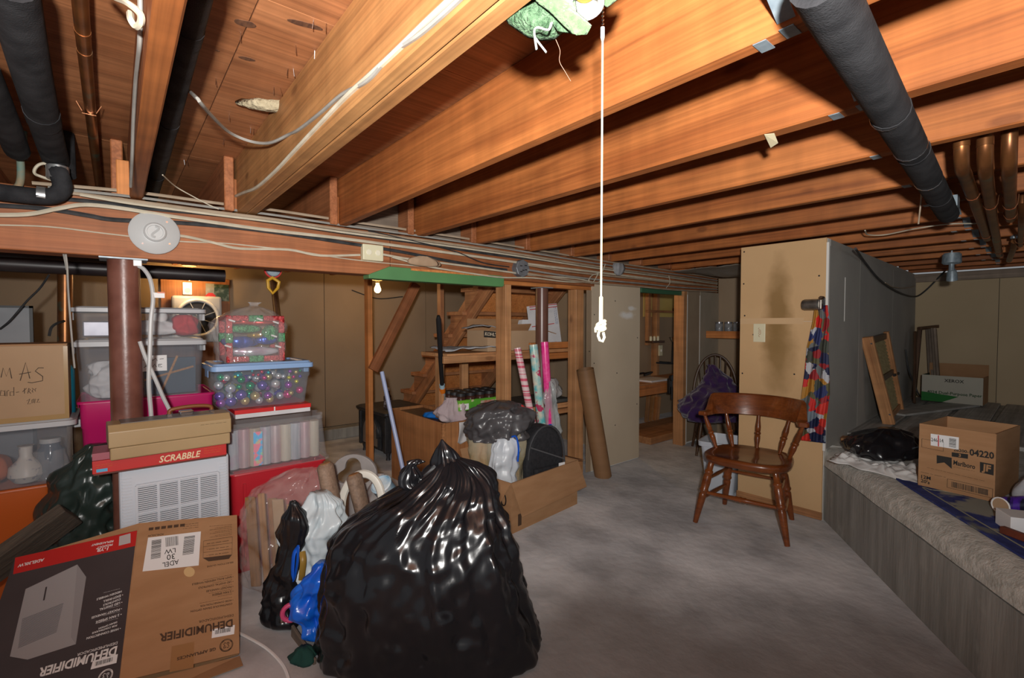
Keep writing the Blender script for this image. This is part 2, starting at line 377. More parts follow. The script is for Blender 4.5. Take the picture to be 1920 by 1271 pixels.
# back wall (left room): drywall sheets with open seams
wb = struct(B().box(-5.35, -5.215, -2.0, 5.3, 0, ZP).build('wall_back', mat('wall_void', (.05,.045,.04), r=1)))
ys = [-2.0, -.72, .50, 1.72, 2.94, 4.16, 5.3]
for a, b in zip(ys, ys[1:]): B().box(-5.213, -5.2, a+.003, b-.003, .12, ZP).build('drywall_sheet', DRY, wb)
B().box(-5.213, -5.06, -2.0, 5.3, 0, .115).build('footing', CONCW, wb, bevel=.01)
wl = struct(B().box(-5.3, -2.3, -2.1, -2.0, 0, ZP).build('wall_left', DRY))
wf = struct(B().box(-1.3, 3.0, 6.5, 6.6, .3, 1.747).build('wall_far', mat('wall_void', (.05,.045,.04))))
FARD = mat('drywall_far', (.46,.36,.23), (.51,.40,.26), sc=1.5, det=5, r=.9, spec=.2)
for a, b in ((-1.24, -.55), (-.55, .67), (.67, 1.89), (1.89, 3.0)): B().box(a+.002, b-.002, 6.488, 6.5, .45, 1.66).build('drywall_sheet', FARD, wf)
plank('rim_board', (-1.25, 6.475, 1.70), (3, 6.475, 1.70), .04, .085, OLDW, wf)
# partition under the beam, the workshop and the recess
wp = struct(B().box(-2.66, -2.605, 3.02, 3.66, 0, 1.56).build('wall_partition', DRYE))
DRYP = mat('drywall_pale', (.55,.45,.33), (.60,.50,.37), sc=2, det=5, r=.9, spec=.2)
B().box(-2.604, -2.592, 3.00, 3.655, .01, 1.56).build('drywall_sheet', DRYP, wp)
B().box(-2.604, -2.594, 2.945, 2.996, .01, 1.497).build('drywall_sheet', DRY, wp)
for (y, z) in ((3.03, .4), (3.03, .9), (3.03, 1.3), (3.31, .35), (3.33, .8), (3.3, 1.42), (3.62, .5), (3.62, 1.1), (2.97, .5), (2.97, 1.0)):
    B().lathe([(.006, 0), (.005, .0015)], 6, frame((-2.592, y, z), (0,1,0), (0,0,1))).build('screw_head', DARKM, wp)
wr = struct(B().box(-2.66, -2.606, 4.46, 5.1, 0, 1.56).build('wall_recess_side', DRYE))
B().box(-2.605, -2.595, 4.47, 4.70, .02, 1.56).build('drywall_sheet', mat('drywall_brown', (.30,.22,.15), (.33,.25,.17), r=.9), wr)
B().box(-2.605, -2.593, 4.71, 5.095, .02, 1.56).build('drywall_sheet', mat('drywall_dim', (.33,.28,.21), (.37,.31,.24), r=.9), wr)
B().box(-2.660, -2.592, 4.452, 4.461, 0, 1.52).build('corner_bead', DRYE, wr)
B().box(-2.604, -2.591, 4.698, 4.706, 0.3, 1.52).build('corner_bead', DRYE, wr)
wrb = struct(B().box(-2.6, -1.2, 5.1, 5.2, 0, ZP).build('wall_recess_back', DRY))
# chimney box: front, side, left side
wx = struct(B().box(-1.55, -1.03, 3.365, 3.42, 0, 1.747).build('wall_box_front', DRYE))
B().box(-1.55, -1.032, 3.353, 3.365, .05, 1.238).build('drywall_sheet', DRYB, wx)
B().box(-1.55, -1.032, 3.353, 3.365, 1.240, 1.75).build('drywall_sheet', DRYB, wx)
B().box(-1.55, -1.15, 3.3522, 3.353, 1.222, 1.262).build('seam_tape', mat('joint_tape', (.62,.41,.225), r=.9), wx)
plank('sill_plate', (-1.56, 3.357, .027), (-1.03, 3.357, .027), .014, .05, STUD, wx)
for (x, z) in ((-1.53, 1.72), (-1.53, 1.5), (-1.52, 1.28), (-1.46, 1.15), (-1.07, 1.52), (-1.53, .88), (-1.53, .62), (-1.08, 1.1), (-1.2, .9)):
    B().lathe([(.006, 0), (.005, .0012)], 6, frame((x, 3.353, z), (1,0,0), (0,0,1))).build('screw_head', DARKM, wx)
B().box(-1.031, -1.0175, 3.349, 3.367, .44, 1.72).build('corner_bead', DRYE, wx)
wxs = struct(B().add([V(p) for p in ((-1.03,3.37,.40), (-1.18,6.5,.40), (-1.18,6.5,1.747), (-1.03,3.37,1.747), (-1.06,3.37,.40), (-1.22,6.5,.40), (-1.22,6.5,1.747), (-1.06,3.37,1.747))],
      [(0,1,2,3), (7,6,5,4), (0,3,7,4), (1,5,6,2), (3,2,6,7), (0,4,5,1)]).build('wall_box_side', DRYG))
def sx(y): return -1.0175 - (y-3.353)*.0478
for a, b in ((3.36, 4.12), (4.124, 5.30), (5.304, 6.48)):
    B().add([V((sx(y)-dx, y, z)) for dx in (0, .011) for (y, z) in ((a,.45), (b,.45), (b,1.70), (a,1.70))],
            [(0,1,2,3), (7,6,5,4), (0,4,5,1), (1,5,6,2), (2,6,7,3), (3,7,4,0)]).build('drywall_sheet', DRYG, wxs)
B().bar((sx(3.72)+.002, 3.72, 1.24), (sx(3.72)+.002, 3.72, 1.53), .002, .010, up=(0,1,0)).build('pale_strip', DRYE, wxs)  # thin pale upright strip on the side wall
wxl = struct(B().box(-1.545, -1.50, 3.42, 5.1, 0, 1.747).build('wall_box_left', DRY))

# ---------------------------------------------------------------- ceiling: plywood sheets, joists, blocking
ceil_ = bpy.data.objects.new('ceiling', None); COL.objects.link(ceil_); struct(ceil_)
xs = [-5.3, -3.9, -2.66, -1.27, -.05, 1.2, 3.0]; yy = [-2.0, .28, 2.5, 4.7, 7.0]
for i, (a, b) in enumerate(zip(xs, xs[1:])):
    for j, (c, d) in enumerate(zip(yy, yy[1:])):
        sh = .6 if i % 2 else 0
        plank('plywood_sheet', ((a+b)/2, c+.0015, ZP+.009), ((a+b)/2, d-.0015, ZP+.009), b-a-.003, .018, PLY, ceil_, bevel=0)
def joist(y, x0, x1, m=JOI, w_=.04, z=ZJ): return plank('joist', (x0, y+w_/2, (z+ZP)/2), (x1, y+w_/2, (z+ZP)/2), w_, ZP-z, m, ceil_, bevel=.004)
for y in (-1.30, -.85, -.41): joist(y, -2.70, 3.0)
joist(.058, -2.70, 2.9, w_=.044)
joist(.452, -2.70, 2.9, LIT, w_=.042); joist(.4955, -2.70, 2.9, LIT, w_=.040)
JY = [.93, 1.39, 1.83, 2.31, 2.76, 3.21, 3.66, 4.11, 4.56, 5.01, 5.46, 5.91, 6.30]
for k, y in enumerate(JY):
    if y < 3.2: joist(y, -2.72, 3.0, w_=.042 if k != 1 else .052)
    elif y < 4.4: joist(y, -2.72, 3.0)
    else: joist(y, -1.2, 3.0)
for y in [-1.35, -.9, -.46, .0, .40, .88, 1.33, 1.78, 2.25, 2.71, 3.16, 3.6, 4.06, 4.5, 4.96]: joist(y, -5.2, -2.55 if y > .3 else -2.62, BEA)
# cleats on the joist ends and blocks above the beam
for (y, m) in ((.036, RISER), (.425, JOI), (.905, JOI)):
    plank('cleat', (XB+.012, y+.011, 1.752), (XB+.012, y+.011, 1.90), .022, .06, m, ceil_, up=(0,1,0))
for a, b in ((.97, 1.33), (1.44, 1.78), (1.87, 2.25), (2.35, 2.71), (2.8, 3.16), (3.25, 3.6), (3.7, 4.06)):
    plank('blocking', (-2.69, a, 1.86), (-2.69, b, 1.86), .03, .22, OLDW, ceil_)
# dark knots, patches and nails in the plywood
for (px, py, l, wd) in ((460, 44, .05, .03), (572, 46, .085, .022), (463, 110, .044, .018), (408, 95, .012, .006)):
    p = at(px, py, z=ZP-.0005)
    B().prism([(l/2*cos(a)*(1+.2*noise.noise(V((px, a, 0)))), wd/2*sin(a)*(1+.25*noise.noise(V((a, py, 1))))) for a in [k*pi/12 for k in range(24)]], -.0008, .0004,
              Matrix.Translation(p) @ Matrix.Rotation(R(78), 4, 'Z')).build('plywood_knot', KNOT, ceil_)
nb = B()
for (px, py) in ((588, 38), (612, 44), (555, 85), (590, 95), (592, 105), (540, 128), (550, 129), (514, 163), (526, 165), (405, 147), (452, 62), (470, 240), (476, 241), (345, 300), (352, 302), (430, 215), (420, 262)):
    p = at(px, py, z=ZP); nb.tube([p, p + V((random.uniform(-.004,.004), random.uniform(-.004,.004), -.022))], .0012, 5)
nb.build('nail_points', CHROME, ceil_)['kind'] = 'stuff'
p = at(505, 197, z=ZP-.012)
sack('insulation_tuft', [(-.02,0,0,.02,.01,.1), (-.012,0,0,.075,.018,.2), (0,0,0,.085,.022,.2), (.012,0,0,.07,.018,.2)], INSUL, ceil_, n=40, rows=14, seed=4, nz=.012).matrix_basis = Matrix.Translation(p) @ Matrix.Rotation(R(62), 4, 'Z')
# metal cross bridging between the joists
def strap(y0, y1, x, up):
    za, zb = (ZJ+.012, ZP-.02) if up else (ZP-.02, ZJ+.012)
    b = B(); b.bar((x, y0+.045, za), (x, y1-.003, zb), .0016, .030, up=(1,0,0)).box(x-.015, x+.015, y1-.0045 if up else y0+.043, y1-.002 if up else y0+.046, zb-.09 if up else za-.09, min(ZP-.003, (zb if up else za)+.012))
    if up: b.box(x-.012, x+.012, y0+.006, y0+.046, ZJ-.0016, ZJ+.0002)
    else: b.box(x-.012, x+.012, y1-.004, y1+.034, ZJ-.0016, ZJ+.0002)
    return b.build('bridging_strap', GALV, ceil_, world=False)
XS = [-.40, -.405, -.42, -.44, -.455, -.47, -.485, -.5, -.515, -.53, -.545, -.56]
for (a, b), x in zip(zip([.495]+JY, JY), XS):
    strap(a, b, x, True); strap(a, b, x+.045, False)
# ---------------------------------------------------------------- grey plastic sheeting stapled in the recess ceiling
def shf(u, v): return V((-2.58 + 1.02*u, 4.12 + .95*v, 1.735 + .02*noise.noise(V((u*3, v*4, 2))) - .06*sin(pi*u)*sin(pi*v) + .008*noise.noise(V((u*14, v*5, 1)))))
o = B().grid(shf, 40, 24).build('plastic_sheeting', mat('grey_poly', (.20,.18,.155), (.27,.25,.22), sc=5, r=.35), None, smooth=True, solid=.002)
tag(o, 'grey plastic sheeting stapled under the joists above the recess shelf', 'sheeting')

# ---------------------------------------------------------------- the main beam with its posts
beam = thing('support_beam', 'long timber beam carrying the joists and a bundle of cables', 'beam', (-2.65, 1, 1.5))
plank('beam_timber', (-2.655, -1.95, 1.6235), (-2.655, 1.235, 1.6235), .13, .245, BEA, beam, bevel=.004)
plank('beam_timber', (-2.655, 1.238, 1.6355), (-2.655, 3.03, 1.6355), .13, .215, BEA, beam, bevel=.004)
plank('beam_timber', (-2.665, 3.034, 1.655), (-2.665, 5.09, 1.655), .11, .18, BEA, beam, bevel=.004)
plank('lower_strip', (-2.632, 2.05, 1.512), (-2.632, 3.01, 1.512), .06, .03, RISER, beam)
gb = thing('green_board', 'green painted board fixed under the beam beside the lit bulb', 'board', (-2.62, 1.6, 1.5))
pg = [(1.10, 1.478), (2.055, 1.478), (2.07, 1.487), (2.07, 1.545), (2.05, 1.553), (1.30, 1.553), (1.225, 1.553), (1.10, 1.50)]
B().prism(pg, -2.66, -2.578, Matrix(((0,0,1,0), (1,0,0,0), (0,1,0,0), (0,0,0,1)))).build('board', GREEN, gb, world=True, bevel=.003)
B().box(-2.578, -2.574, 1.36, 1.93, 1.540, 1.553).build('bare_wood_strip', RISER, gb, world=True)
def steel_post(label, x, y, r_, m, z1=1.5, plate=.08):
    t = thing('steel_post', label, 'post', (x, y, 0))
    B().lathe([(r_, .0), (r_, z1-.006)], 28).build('pipe', m, t, smooth=True)
    B().box(-.07, .07, -plate, plate, z1-.006, z1).build('cap_plate', GALV, t)
    B().box(-.06, .06, -.06, .06, 0, .008).build('base_plate', m, t)
    return t
steel_post('thick reddish steel post under the beam in front of the stacked totes', -2.655, .035, .056, STEELR)
steel_post('slim brown steel post beside the leaning mailing boxes', -2.645, 2.49, .048, STEELB, 1.497, .05)
o = plank('wood_post', (-2.63, 2.105, 0), (-2.63, 2.105, 1.497), .05, .115, STUD, None, up=(1,0,0)); tag(o, 'pale squared timber post under the beam in front of the shelves', 'post')
o = plank('wood_post', (-3.85, at(691,600,x=-3.85).y, .0), (-3.85, at(691,600,x=-3.85).y, 1.745), .04, .075, RISER, None, up=(1,0,0)); tag(o, 'narrow orange timber post standing beside the lit bulb and stove', 'post')
o = plank('wood_post', (-2.64, 2.86, 0), (-2.64, 2.86, 1.497), .09, .09, STUD, None, up=(1,0,0)); tag(o, 'timber post at the partition end behind the cardboard tube', 'post')
o = plank('diagonal_brace', at(699, 694, x=-3.80), at(780, 532, x=-3.80), .04, .085, BEA, None); tag(o, 'dark diagonal timber brace rising from the narrow post', 'brace')
# brown dirt in the floor colour, also painting the dimmer flash light near the camera
nt = CONC.node_tree; N = nt.nodes; L = nt.links; pr = N['Principled BSDF']; src = pr.inputs['Base Color'].links[0].from_socket
tc = N.new('ShaderNodeTexCoord'); mp = N.new('ShaderNodeMapping'); mp.vector_type = 'TEXTURE'; mp.inputs['Location'].default_value = (-.75, 1.15, 0); mp.inputs['Rotation'].default_value = (0, 0, R(50)); mp.inputs['Scale'].default_value = (1.5, 1.05, 1)
gr_ = N.new('ShaderNodeTexNoise'); gr_.inputs['Scale'].default_value = 1.4; gr_.inputs['Detail'].default_value = 7; L.new(tc.outputs['Object'], mp.inputs[0]); L.new(tc.outputs['Object'], gr_.inputs['Vector'])
ln_ = N.new('ShaderNodeVectorMath'); ln_.operation = 'LENGTH'; L.new(mp.outputs[0], ln_.inputs[0]); sm_ = N.new('ShaderNodeMath'); sm_.operation = 'MULTIPLY_ADD'; L.new(gr_.outputs[0], sm_.inputs[0]); sm_.inputs[1].default_value = .9; L.new(ln_.outputs['Value'], sm_.inputs[2])
mr = N.new('ShaderNodeMapRange'); mr.inputs[1].default_value = 1.02; mr.inputs[2].default_value = 1.6; mr.inputs[3].default_value = .78; mr.inputs[4].default_value = 0; L.new(sm_.outputs[0], mr.inputs[0])
mx = N.new('ShaderNodeMix'); mx.data_type = 'RGBA'; L.new(mr.outputs[0], mx.inputs[0]); L.new(src, mx.inputs[6]); mx.inputs[7].default_value = (.17,.145,.13,1); L.new(mx.outputs[2], pr.inputs['Base Color'])

def stain(m, loc, scale, colr, amt, lo, hi, ns=5, nd=6, rot=(0,0,0)):
    """a soft-edged mark of its own shape mixed into a sheet's colour, in metres of the room"""
    nt = m.node_tree; N = nt.nodes; L = nt.links; pr = N['Principled BSDF']; src = pr.inputs['Base Color'].links[0].from_socket
    tc = N.new('ShaderNodeTexCoord'); mp = N.new('ShaderNodeMapping'); mp.vector_type = 'TEXTURE'; mp.inputs['Location'].default_value = loc; mp.inputs['Scale'].default_value = scale; mp.inputs['Rotation'].default_value = rot
    nz_ = N.new('ShaderNodeTexNoise'); nz_.inputs['Scale'].default_value = ns; nz_.inputs['Detail'].default_value = nd; L.new(tc.outputs['Object'], mp.inputs[0]); L.new(tc.outputs['Object'], nz_.inputs['Vector'])
    ln = N.new('ShaderNodeVectorMath'); ln.operation = 'LENGTH'; L.new(mp.outputs[0], ln.inputs[0]); ma = N.new('ShaderNodeMath'); ma.operation = 'MULTIPLY_ADD'; L.new(nz_.outputs[0], ma.inputs[0]); ma.inputs[1].default_value = 1.1; L.new(ln.outputs['Value'], ma.inputs[2])
    mr = N.new('ShaderNodeMapRange'); mr.inputs[1].default_value = lo; mr.inputs[2].default_value = hi; mr.inputs[3].default_value = amt; mr.inputs[4].default_value = 0; L.new(ma.outputs[0], mr.inputs[0])
    mx = N.new('ShaderNodeMix'); mx.data_type = 'RGBA'; L.new(mr.outputs[0], mx.inputs[0]); L.new(src, mx.inputs[6]); mx.inputs[7].default_value = (*colr, 1); L.new(mx.outputs[2], pr.inputs['Base Color'])
stain(DRYB, (-1.31, 3.35, 1.30), (.075, 1, .28), (.26,.15,.055), .85, 1.0, 2.0, ns=9)
stain(DRYB, (-1.30, 3.35, 1.04), (.09, 1, .24), (.27,.16,.06), .8, 1.0, 2.0, ns=9)
stain(DRYP, (-2.59, 3.47, 1.30), (1, .16, .05), (.78,.77,.75), .85, .85, 1.35, ns=12)
stain(DRYP, (-2.59, 3.53, 1.36), (1, .09, .03), (.78,.77,.75), .8, .85, 1.35, ns=12)
# ================================================================ OVERHEAD: cables, pipes, fixtures
BG = 'cables clipped along the main beam'
def bcab(pts, r, m, off, label, wob=0):
    P = [at(a, b, x=XB+off) for a, b in pts]
    return cable('electrical_cable', P, r, m, label, 'cable', BG, n=6, seg=5)
bcab([(-40,372),(130,374),(270,390),(450,408),(640,436),(800,458),(930,478),(1050,492),(1180,510),(1345,532)], .0085, CABB, .010, 'upper thick black cable running along the timber beam')
bcab([(-40,383),(80,391),(165,404),(215,412),(340,418),(480,431),(640,454),(740,470),(830,487),(905,500),(950,506)], .0095, CABB, .011, 'sagging thick black cable that ends at the octagonal junction box')
bcab([(-40,403),(50,402),(110,391),(160,384),(230,391),(310,404),(400,417),(500,431),(640,447),(760,463),(900,482),(1000,496),(1150,514),(1345,538)], .0085, CABW, .028, 'cream cable arching up over the black cables on the beam')
bcab([(-40,421),(90,425),(200,438),(330,452),(420,456),(500,464),(560,471),(640,484),(720,493),(800,500)], .003, CABW, .004, 'thin white wire stapled low across the beam face')
bcab([(312,442),(345,443),(400,455),(450,466),(540,468),(600,479),(675,478)], .0065, CABW, .009, 'cream cable from the round grey fixture to the ivory outlet')
top_l = ['tan cable resting uppermost along the top of the beam', 'greyish cable on the beam just under the uppermost tan one', 'tan cable on the beam above the upper thick black cable', 'cream cable wedged between tan cables on the beam']
for i, (dy, r, m, off) in enumerate(((-9, .007, CABT, .010), (0, .006, CABG, .026), (8, .007, CABT, .036), (13, .006, CABW, .046))):
    bcab([(60+30*i,352+dy),(250,369+dy),(400,389+dy),(520,404+dy),(640,422+dy),(800,444+dy*.9),(960,468+dy*.8),(1120,494+dy*.7),(1250,512+dy*.6),(1345,526+dy*.5)], r, m, off, top_l[i])
bcab([(712,476),(770,486),(860,497),(940,508),(1000,516),(1080,522),(1118,530),(1130,522)], .0065, CABW, .024, 'cream cable leaving the ivory outlet toward the partition')
bcab([(735,482),(800,499),(880,512),(940,520),(1000,521),(1060,528),(1110,529)], .0055, CABW, .038, 'lowest cream cable drooping below the octagonal junction box')
low_l = ['brown cable low on the beam over the partition', 'dusty tan cable over the partition and workshop opening', 'reddish brown cable lowest over the workshop opening']
for i, (dy, m) in enumerate(((0, CABT), (9, CABG), (16, CABT))):
    bcab([(990,497+dy),(1060,508+dy),(1120,515+dy),(1200,523+dy*.9),(1270,531+dy*.8),(1345,537+dy*.6)], .007, m, .05+.006*i, low_l[i])
bcab([(690,432),(760,448),(850,470),(905,492),(955,500)], .003, CABB, .058, 'thin black wire looping across the cable bundle above the outlet')
bcab([(1135,495),(1128,510),(1112,515),(1104,525),(1110,531),(1118,520),(1122,510)], .004, CABW, .062, 'loose cream wire loop hanging off the bundle at the partition')
bcab([(1254,517),(1256,530),(1249,540)], .003, CABW, .064, 'short cut end of white wire hanging off the bundle')
# cables on the doubled joist and drooping wires
Yd = .449
cable('electrical_cable', [at(a, b, y=Yd) for a, b in ((900,-40),(860,0),(790,62),(735,100),(690,150),(640,178),(600,212),(560,243),(540,253))] + [at(505,268,y=.42), at(470,265,y=.38), at(430,248,y=.31), at(395,215,y=.22), at(370,185,y=.17), at(352,168,z=1.96)],
      .005, CABG, 'grey cable drooping from the pale doubled joist to the black pipe', 'cable', 'cables stapled to the joists')
cable('electrical_cable', [at(a, b, y=Yd) for a, b in ((880,-40),(843,0),(795,45),(740,98),(700,135),(650,180),(600,232),(550,285),(515,322),(480,352),(455,362),(435,372),(425,384))],
      .0065, CABW, 'cream cable stapled along the face of the pale doubled joist', 'cable', 'cables stapled to the joists')
st = B()
for (a, b) in ((820,22),(735,103),(658,176),(628,182),(552,284),(478,352)):
    p = at(a, b, y=Yd-.007); st.bar(p + V((0,0,.012)), p - V((0,0,.014)), .004, .003, up=(1,0,0))
cable('electrical_cable', [at(a, b, y=.052) for a, b in ((262,-30),(263,20),(262,80),(258,120),(254,160),(250,230),(248,290),(245,350))], .0045, CABG, 'grey cable running down the narrow joist beside the black pipe', 'cable', 'cables stapled to the joists')
cable('hanging_wire', [at(190,-25,z=1.9), at(215,-5,z=1.86), at(240,6,z=1.82), at(262,25,z=1.80), at(264,42,z=1.79), at(255,50,z=1.79), at(246,38,z=1.80), at(244,24,z=1.82)], .006, CABW, 'cream wire end curled into a hook on the narrow joist', 'cable')
cable('hanging_wire', [at(305,328,z=1.80), at(330,350,x=-2.56), at(365,370,x=-2.56), at(392,384,x=-2.56), at(410,392,x=-2.56)], .0025, CABW, 'thin pale wire slanting from the black pipe down to the beam', 'cable')
# coil of cream wire by the elbow
cb = [at(92 + 28*cos(t), 322 + (14+4*sin(2*t))*sin(t), x=-2.55-.02*sin(t)) for t in [k*pi/8 for k in range(0, 34)]]
cable('wire_coil', cb, .005, CABW, 'coiled cream wire resting on the beam behind the pipe elbow', 'cable', seg=2)

def pipe(name, label, pts, r, m, cat='pipe', group='pipes hung from the joists', bands=(), n=16, seg=4, bandm=None, bw=.02):
    t = thing(name, label, cat, pts[0], 0, group)
    P = smooth_path(pts, seg) if len(pts) > 2 else [V(p) for p in pts]
    B().tube(P, r, n).build('pipe_run', m, t, smooth=True, world=True)
    for k in bands:
        L = len(P)-1; i = min(int(k*L), L-1); c = P[i].lerp(P[i+1], k*L-i); d = (P[i+1]-P[i]).normalized()
        B().tube([c - d*bw, c + d*bw], r*1.035+.0004, n).build('tape_band', bandm or TAPE, t, smooth=True, world=True)
    return t
zA = 1.865
pA = [at(18,-40,z=zA), at(60,140,z=zA), at(92,260,z=zA), at(108,310,z=zA-.01)]
e0 = pA[-1]; e1 = V((-2.50, -.165, 1.775))
t = pipe('insulated_pipe', 'thick black foam pipe with silver taped elbow over the beam', [pA[0], pA[1], pA[2], pA[3]], .041, FOAM, bands=(.52,), bandm=FOAM, bw=.05)
c0 = at(108,318,x=-2.50); c1 = at(117,352,x=-2.50); c2 = at(95,368,x=-2.50); c3 = at(30,364,x=-2.50); c4 = at(-60,352,x=-2.50)
B().tube(smooth_path([e0, c0, c1, c2, c3, c4], 6), .030, 14).build('elbow_run', FOAM, t, smooth=True, world=True)
B().tube([c0 + V((.0,0,.012)), c0 - V((0,0,.035))], .0335, 14).build('tape_band', TAPE, t, smooth=True, world=True)
p_ = at(78,366,x=-2.50); B().tube([p_ + V((0,-.012,0)), p_ + V((0,.012,0))], .0315, 14).build('tape_band', TAPE, t, smooth=True, world=True)
p_ = at(122,225,x=-2.66); q_ = at(126,330,x=-2.60); B().tube([V((p_.x, p_.y, min(p_.z, ZP-.003))), q_], .028, 12).build('riser_stub', FOAM, t, smooth=True, world=True)
t = pipe('insulated_pipe', 'short black foam pipe with green tarnished copper end', [at(-40,120,z=1.85), at(10,230,z=1.85), at(32,282,z=1.85)], .036, FOAM)
B().tube(smooth_path([at(36,288,x=-2.56), at(39,310,x=-2.56), at(38,340,x=-2.56), at(28,353,x=-2.56), at(0,356,x=-2.56), at(-40,356,x=-2.56)], 5), .0115, 10).build('copper_end', VERD, t, smooth=True, world=True)
o = pipe('copper_pipe', 'small upright copper pipe behind the short black foam pipe', [at(44,212,x=-2.75), at(45,245,x=-2.75), at(46,300,x=-2.75)], .010, VERD)
t = pipe('copper_pipe', 'long straight copper pipe strapped under the plywood', [at(147,-40,z=1.945), at(157,80,z=1.945), at(175,260,z=1.945), at(186,352,z=1.945)], .0155, COPP, bands=(.29, .36), bandm=COPP, bw=.012)
c = at(167,205,z=1.945); B().bar(c + V((0,-.032,.018)), c + V((0,-.018,-.010)), .006, .002).bar(c + V((0,.018,-.010)), c + V((0,.032,.018)), .006, .002).bar(c + V((0,-.018,-.0175)), c + V((0,.018,-.0175)), .006, .002).build('pipe_strap', COPPN, t, world=True)
c = at(186,352,z=1.945); B().tube([c, c + V((-.05,0,-.09)), c + V((-.06,0,-.16))], .014, 10).build('drop_end', COPP, t, smooth=True, world=True)
pipe('insulated_pipe', 'straight black foam pipe beside the narrow joist with a wire tie', [at(375,-40,z=1.875), at(340,120,z=1.875), at(312,250,z=1.875), at(283,372,z=1.875)], .0285, FOAM, bands=(.20, .62, .86), bandm=FOAM, bw=.03)
t = pipe('insulated_pipe', 'thick black foam pipe slanting below the joists toward the far wall', [at(1533,-40,z=1.702), at(1600,85,z=1.702), at(1690,245,z=1.702), at(1778,402,z=1.702)], .0375, FOAM, bands=(.60, .73, .90), bandm=FOAM, bw=.006)
for k in range(3):
    a = at((1668, 1706, 1740)[k], (212, 275, 335)[k], z=1.702)
    B().tube([a + V((.0375*cos(q), 0, .0385*sin(q))) for q in [i*pi/8 for i in range(16)]], .0015, 5, closed=True).build('wire_tie', CHROME, t, world=True)
c = at(1790,388,z=1.702); B().box(c.x-.012, c.x+.012, c.y-.03, c.y+.02, c.z-.0, c.z+.044).build('hanger_clip', GALV, t, world=True)
cl = ['bent copper pipe nearest the slanting black pipe with wire hangers', 'middle bent copper pipe of the row hung under the joists', 'straight short copper pipe at the end of the hung row', 'thin copper pipe stub outermost of the hung row']
crun = [[(1800,262,1.735),(1803,300,1.715),(1812,335,1.712),(1832,390,1.712),(1851,447,1.712)], [(1845,250,1.735),(1847,300,1.715),(1852,350,1.712),(1861,410,1.712),(1874,478,1.712)],
        [(1893,246,1.735),(1892,300,1.714),(1893,350,1.712),(1895,410,1.712)], [(1917,365,1.72),(1916,400,1.712),(1914,440,1.712),(1913,460,1.712)]]
for k, ps in enumerate(crun):
    P = [at(a, b, z=z) for a, b, z in ps]; P[0] = V((P[1].x, P[1].y-.012, 1.93))
    t = pipe('copper_pipe', cl[k], P, .0185 if k < 3 else .012, COPP, group='copper pipes hung from the joists', bands=(.18,), bandm=COPP, bw=.012)
    for q in ((P[2]+P[3])/2, P[-1].lerp(P[-2], .15)):
        B().tube([q + V((-.022,0,.035)), q + V((-.021,0,0)), q + V((-.012,0,-.017)), q + V((0,0,-.021)), q + V((.012,0,-.017)), q + V((.021,0,0)), q + V((.024,0,.04))], .0016, 5).build('wire_hanger', COPPN, t, world=True)
t = pipe('copper_valve', 'small tarnished valve on a pipe stub under the far joists', [at(1902,452,z=1.73), at(1899,468,z=1.70), at(1892,488,z=1.68)], .016, COPP, cat='valve', group=None)
B().lathe([(.02, 0), (.022, .01), (.008, .03)], 10, Matrix.Translation(at(1903,447,z=1.73))).build('valve_cap', GALV, t, world=True)
# thin white wire along the joists near the right pipe
cable('electrical_cable', [at(a, b, z=1.738) for a, b in ((1622,432),(1628,440),(1660,440),(1720,428),(1780,420),(1830,419))], .0035, CABW, 'thin white cable crossing the joists behind the slanting black pipe', 'cable')
cable('hanging_wire', [at(1728,345,z=1.745), at(1727,375,y=2.62), at(1722,420,y=2.62)], .003, CABT, 'brown wire end hanging near the slanting black pipe', 'cable')
# ---------------------------------------------------------------- lamp holder with its green cloth and pull cord
t = thing('pull_lampholder', 'white porcelain pull-chain lamp holder under the joists', 'lamp holder', at(1097,8,z=1.76))
sc_ = at(1097,8,z=1.745); ax = (CAM + V((0,0,-.35)) - sc_).normalized()
Mx = sc_.to_track_quat('Z', 'Y'); tv = (V((0,0,-1))*.8 + (CAM-sc_).normalized()*.35).normalized()
Q = tv.to_track_quat('Z', 'Y').to_matrix().to_4x4(); Q.translation = sc_
B().lathe([(.052, -.095), (.055, -.08), (.05, -.06), (.036, -.045), (.033, -.01), (.031, 0), (.0215, .001), (.0205, -.004), (.019, -.03), (.003, -.032)], 28, Q).build('porcelain_body', mat('dimmed_porcelain', (.42,.42,.42), r=.3), t, smooth=True, world=True, angle=50)  # white porcelain greyed in its colour to tone down the close flash
B().lathe([(.019, -.0295), (.017, -.022), (.004, -.024), (.003, -.018)], 16, Q).build('socket_contact', BRASS, t, smooth=True, world=True)
bx = sc_ - tv*.095; B().box(bx.x-.05, bx.x+.05, bx.y-.05, bx.y+.05, bx.z-.005, ZP-.002).build('ceiling_box', DARKM, t, world=True)
cp = at(1130,38,d=.83); cz0 = sc_.z - .002
ch = B(); cpx, cpy = cp.x, cp.y
for k in range(9): ch.sphere((cpx, cpy, 1.775-k*.0068), .0026, 6, 5)
ch.build('bead_chain', CHROME, t, world=True)
t2 = thing('pull_string', 'long cream pull cord with knotted loop hanging from the lamp holder', 'cord', (cpx, cpy, 1.185))
B().tube([(cpx, cpy, 1.718), (cpx, cpy, 1.711), (cpx, cpy, 1.27), (cpx, cpy, 1.268), (cpx, cpy, 1.22)], [.0036, .0018, .0018, .0036, .0036], 8).build('cord', ROPE, t2, smooth=True, world=True)
B().tube([(cpx, cpy, 1.718), (cpx, cpy, 1.735)], .0034, 8).build('cord_tip', PORC, t2, world=True)
b = B()
for k in range(3):
    b.tube([V((cpx, cpy, 1.214+.004*k)) + RT*(.007*cos(q)) + FW*(.006*sin(q)) + V((0,0,.004*sin(q+k))) for q in [i*pi/6 for i in range(12)]], .0032, 6, closed=True)
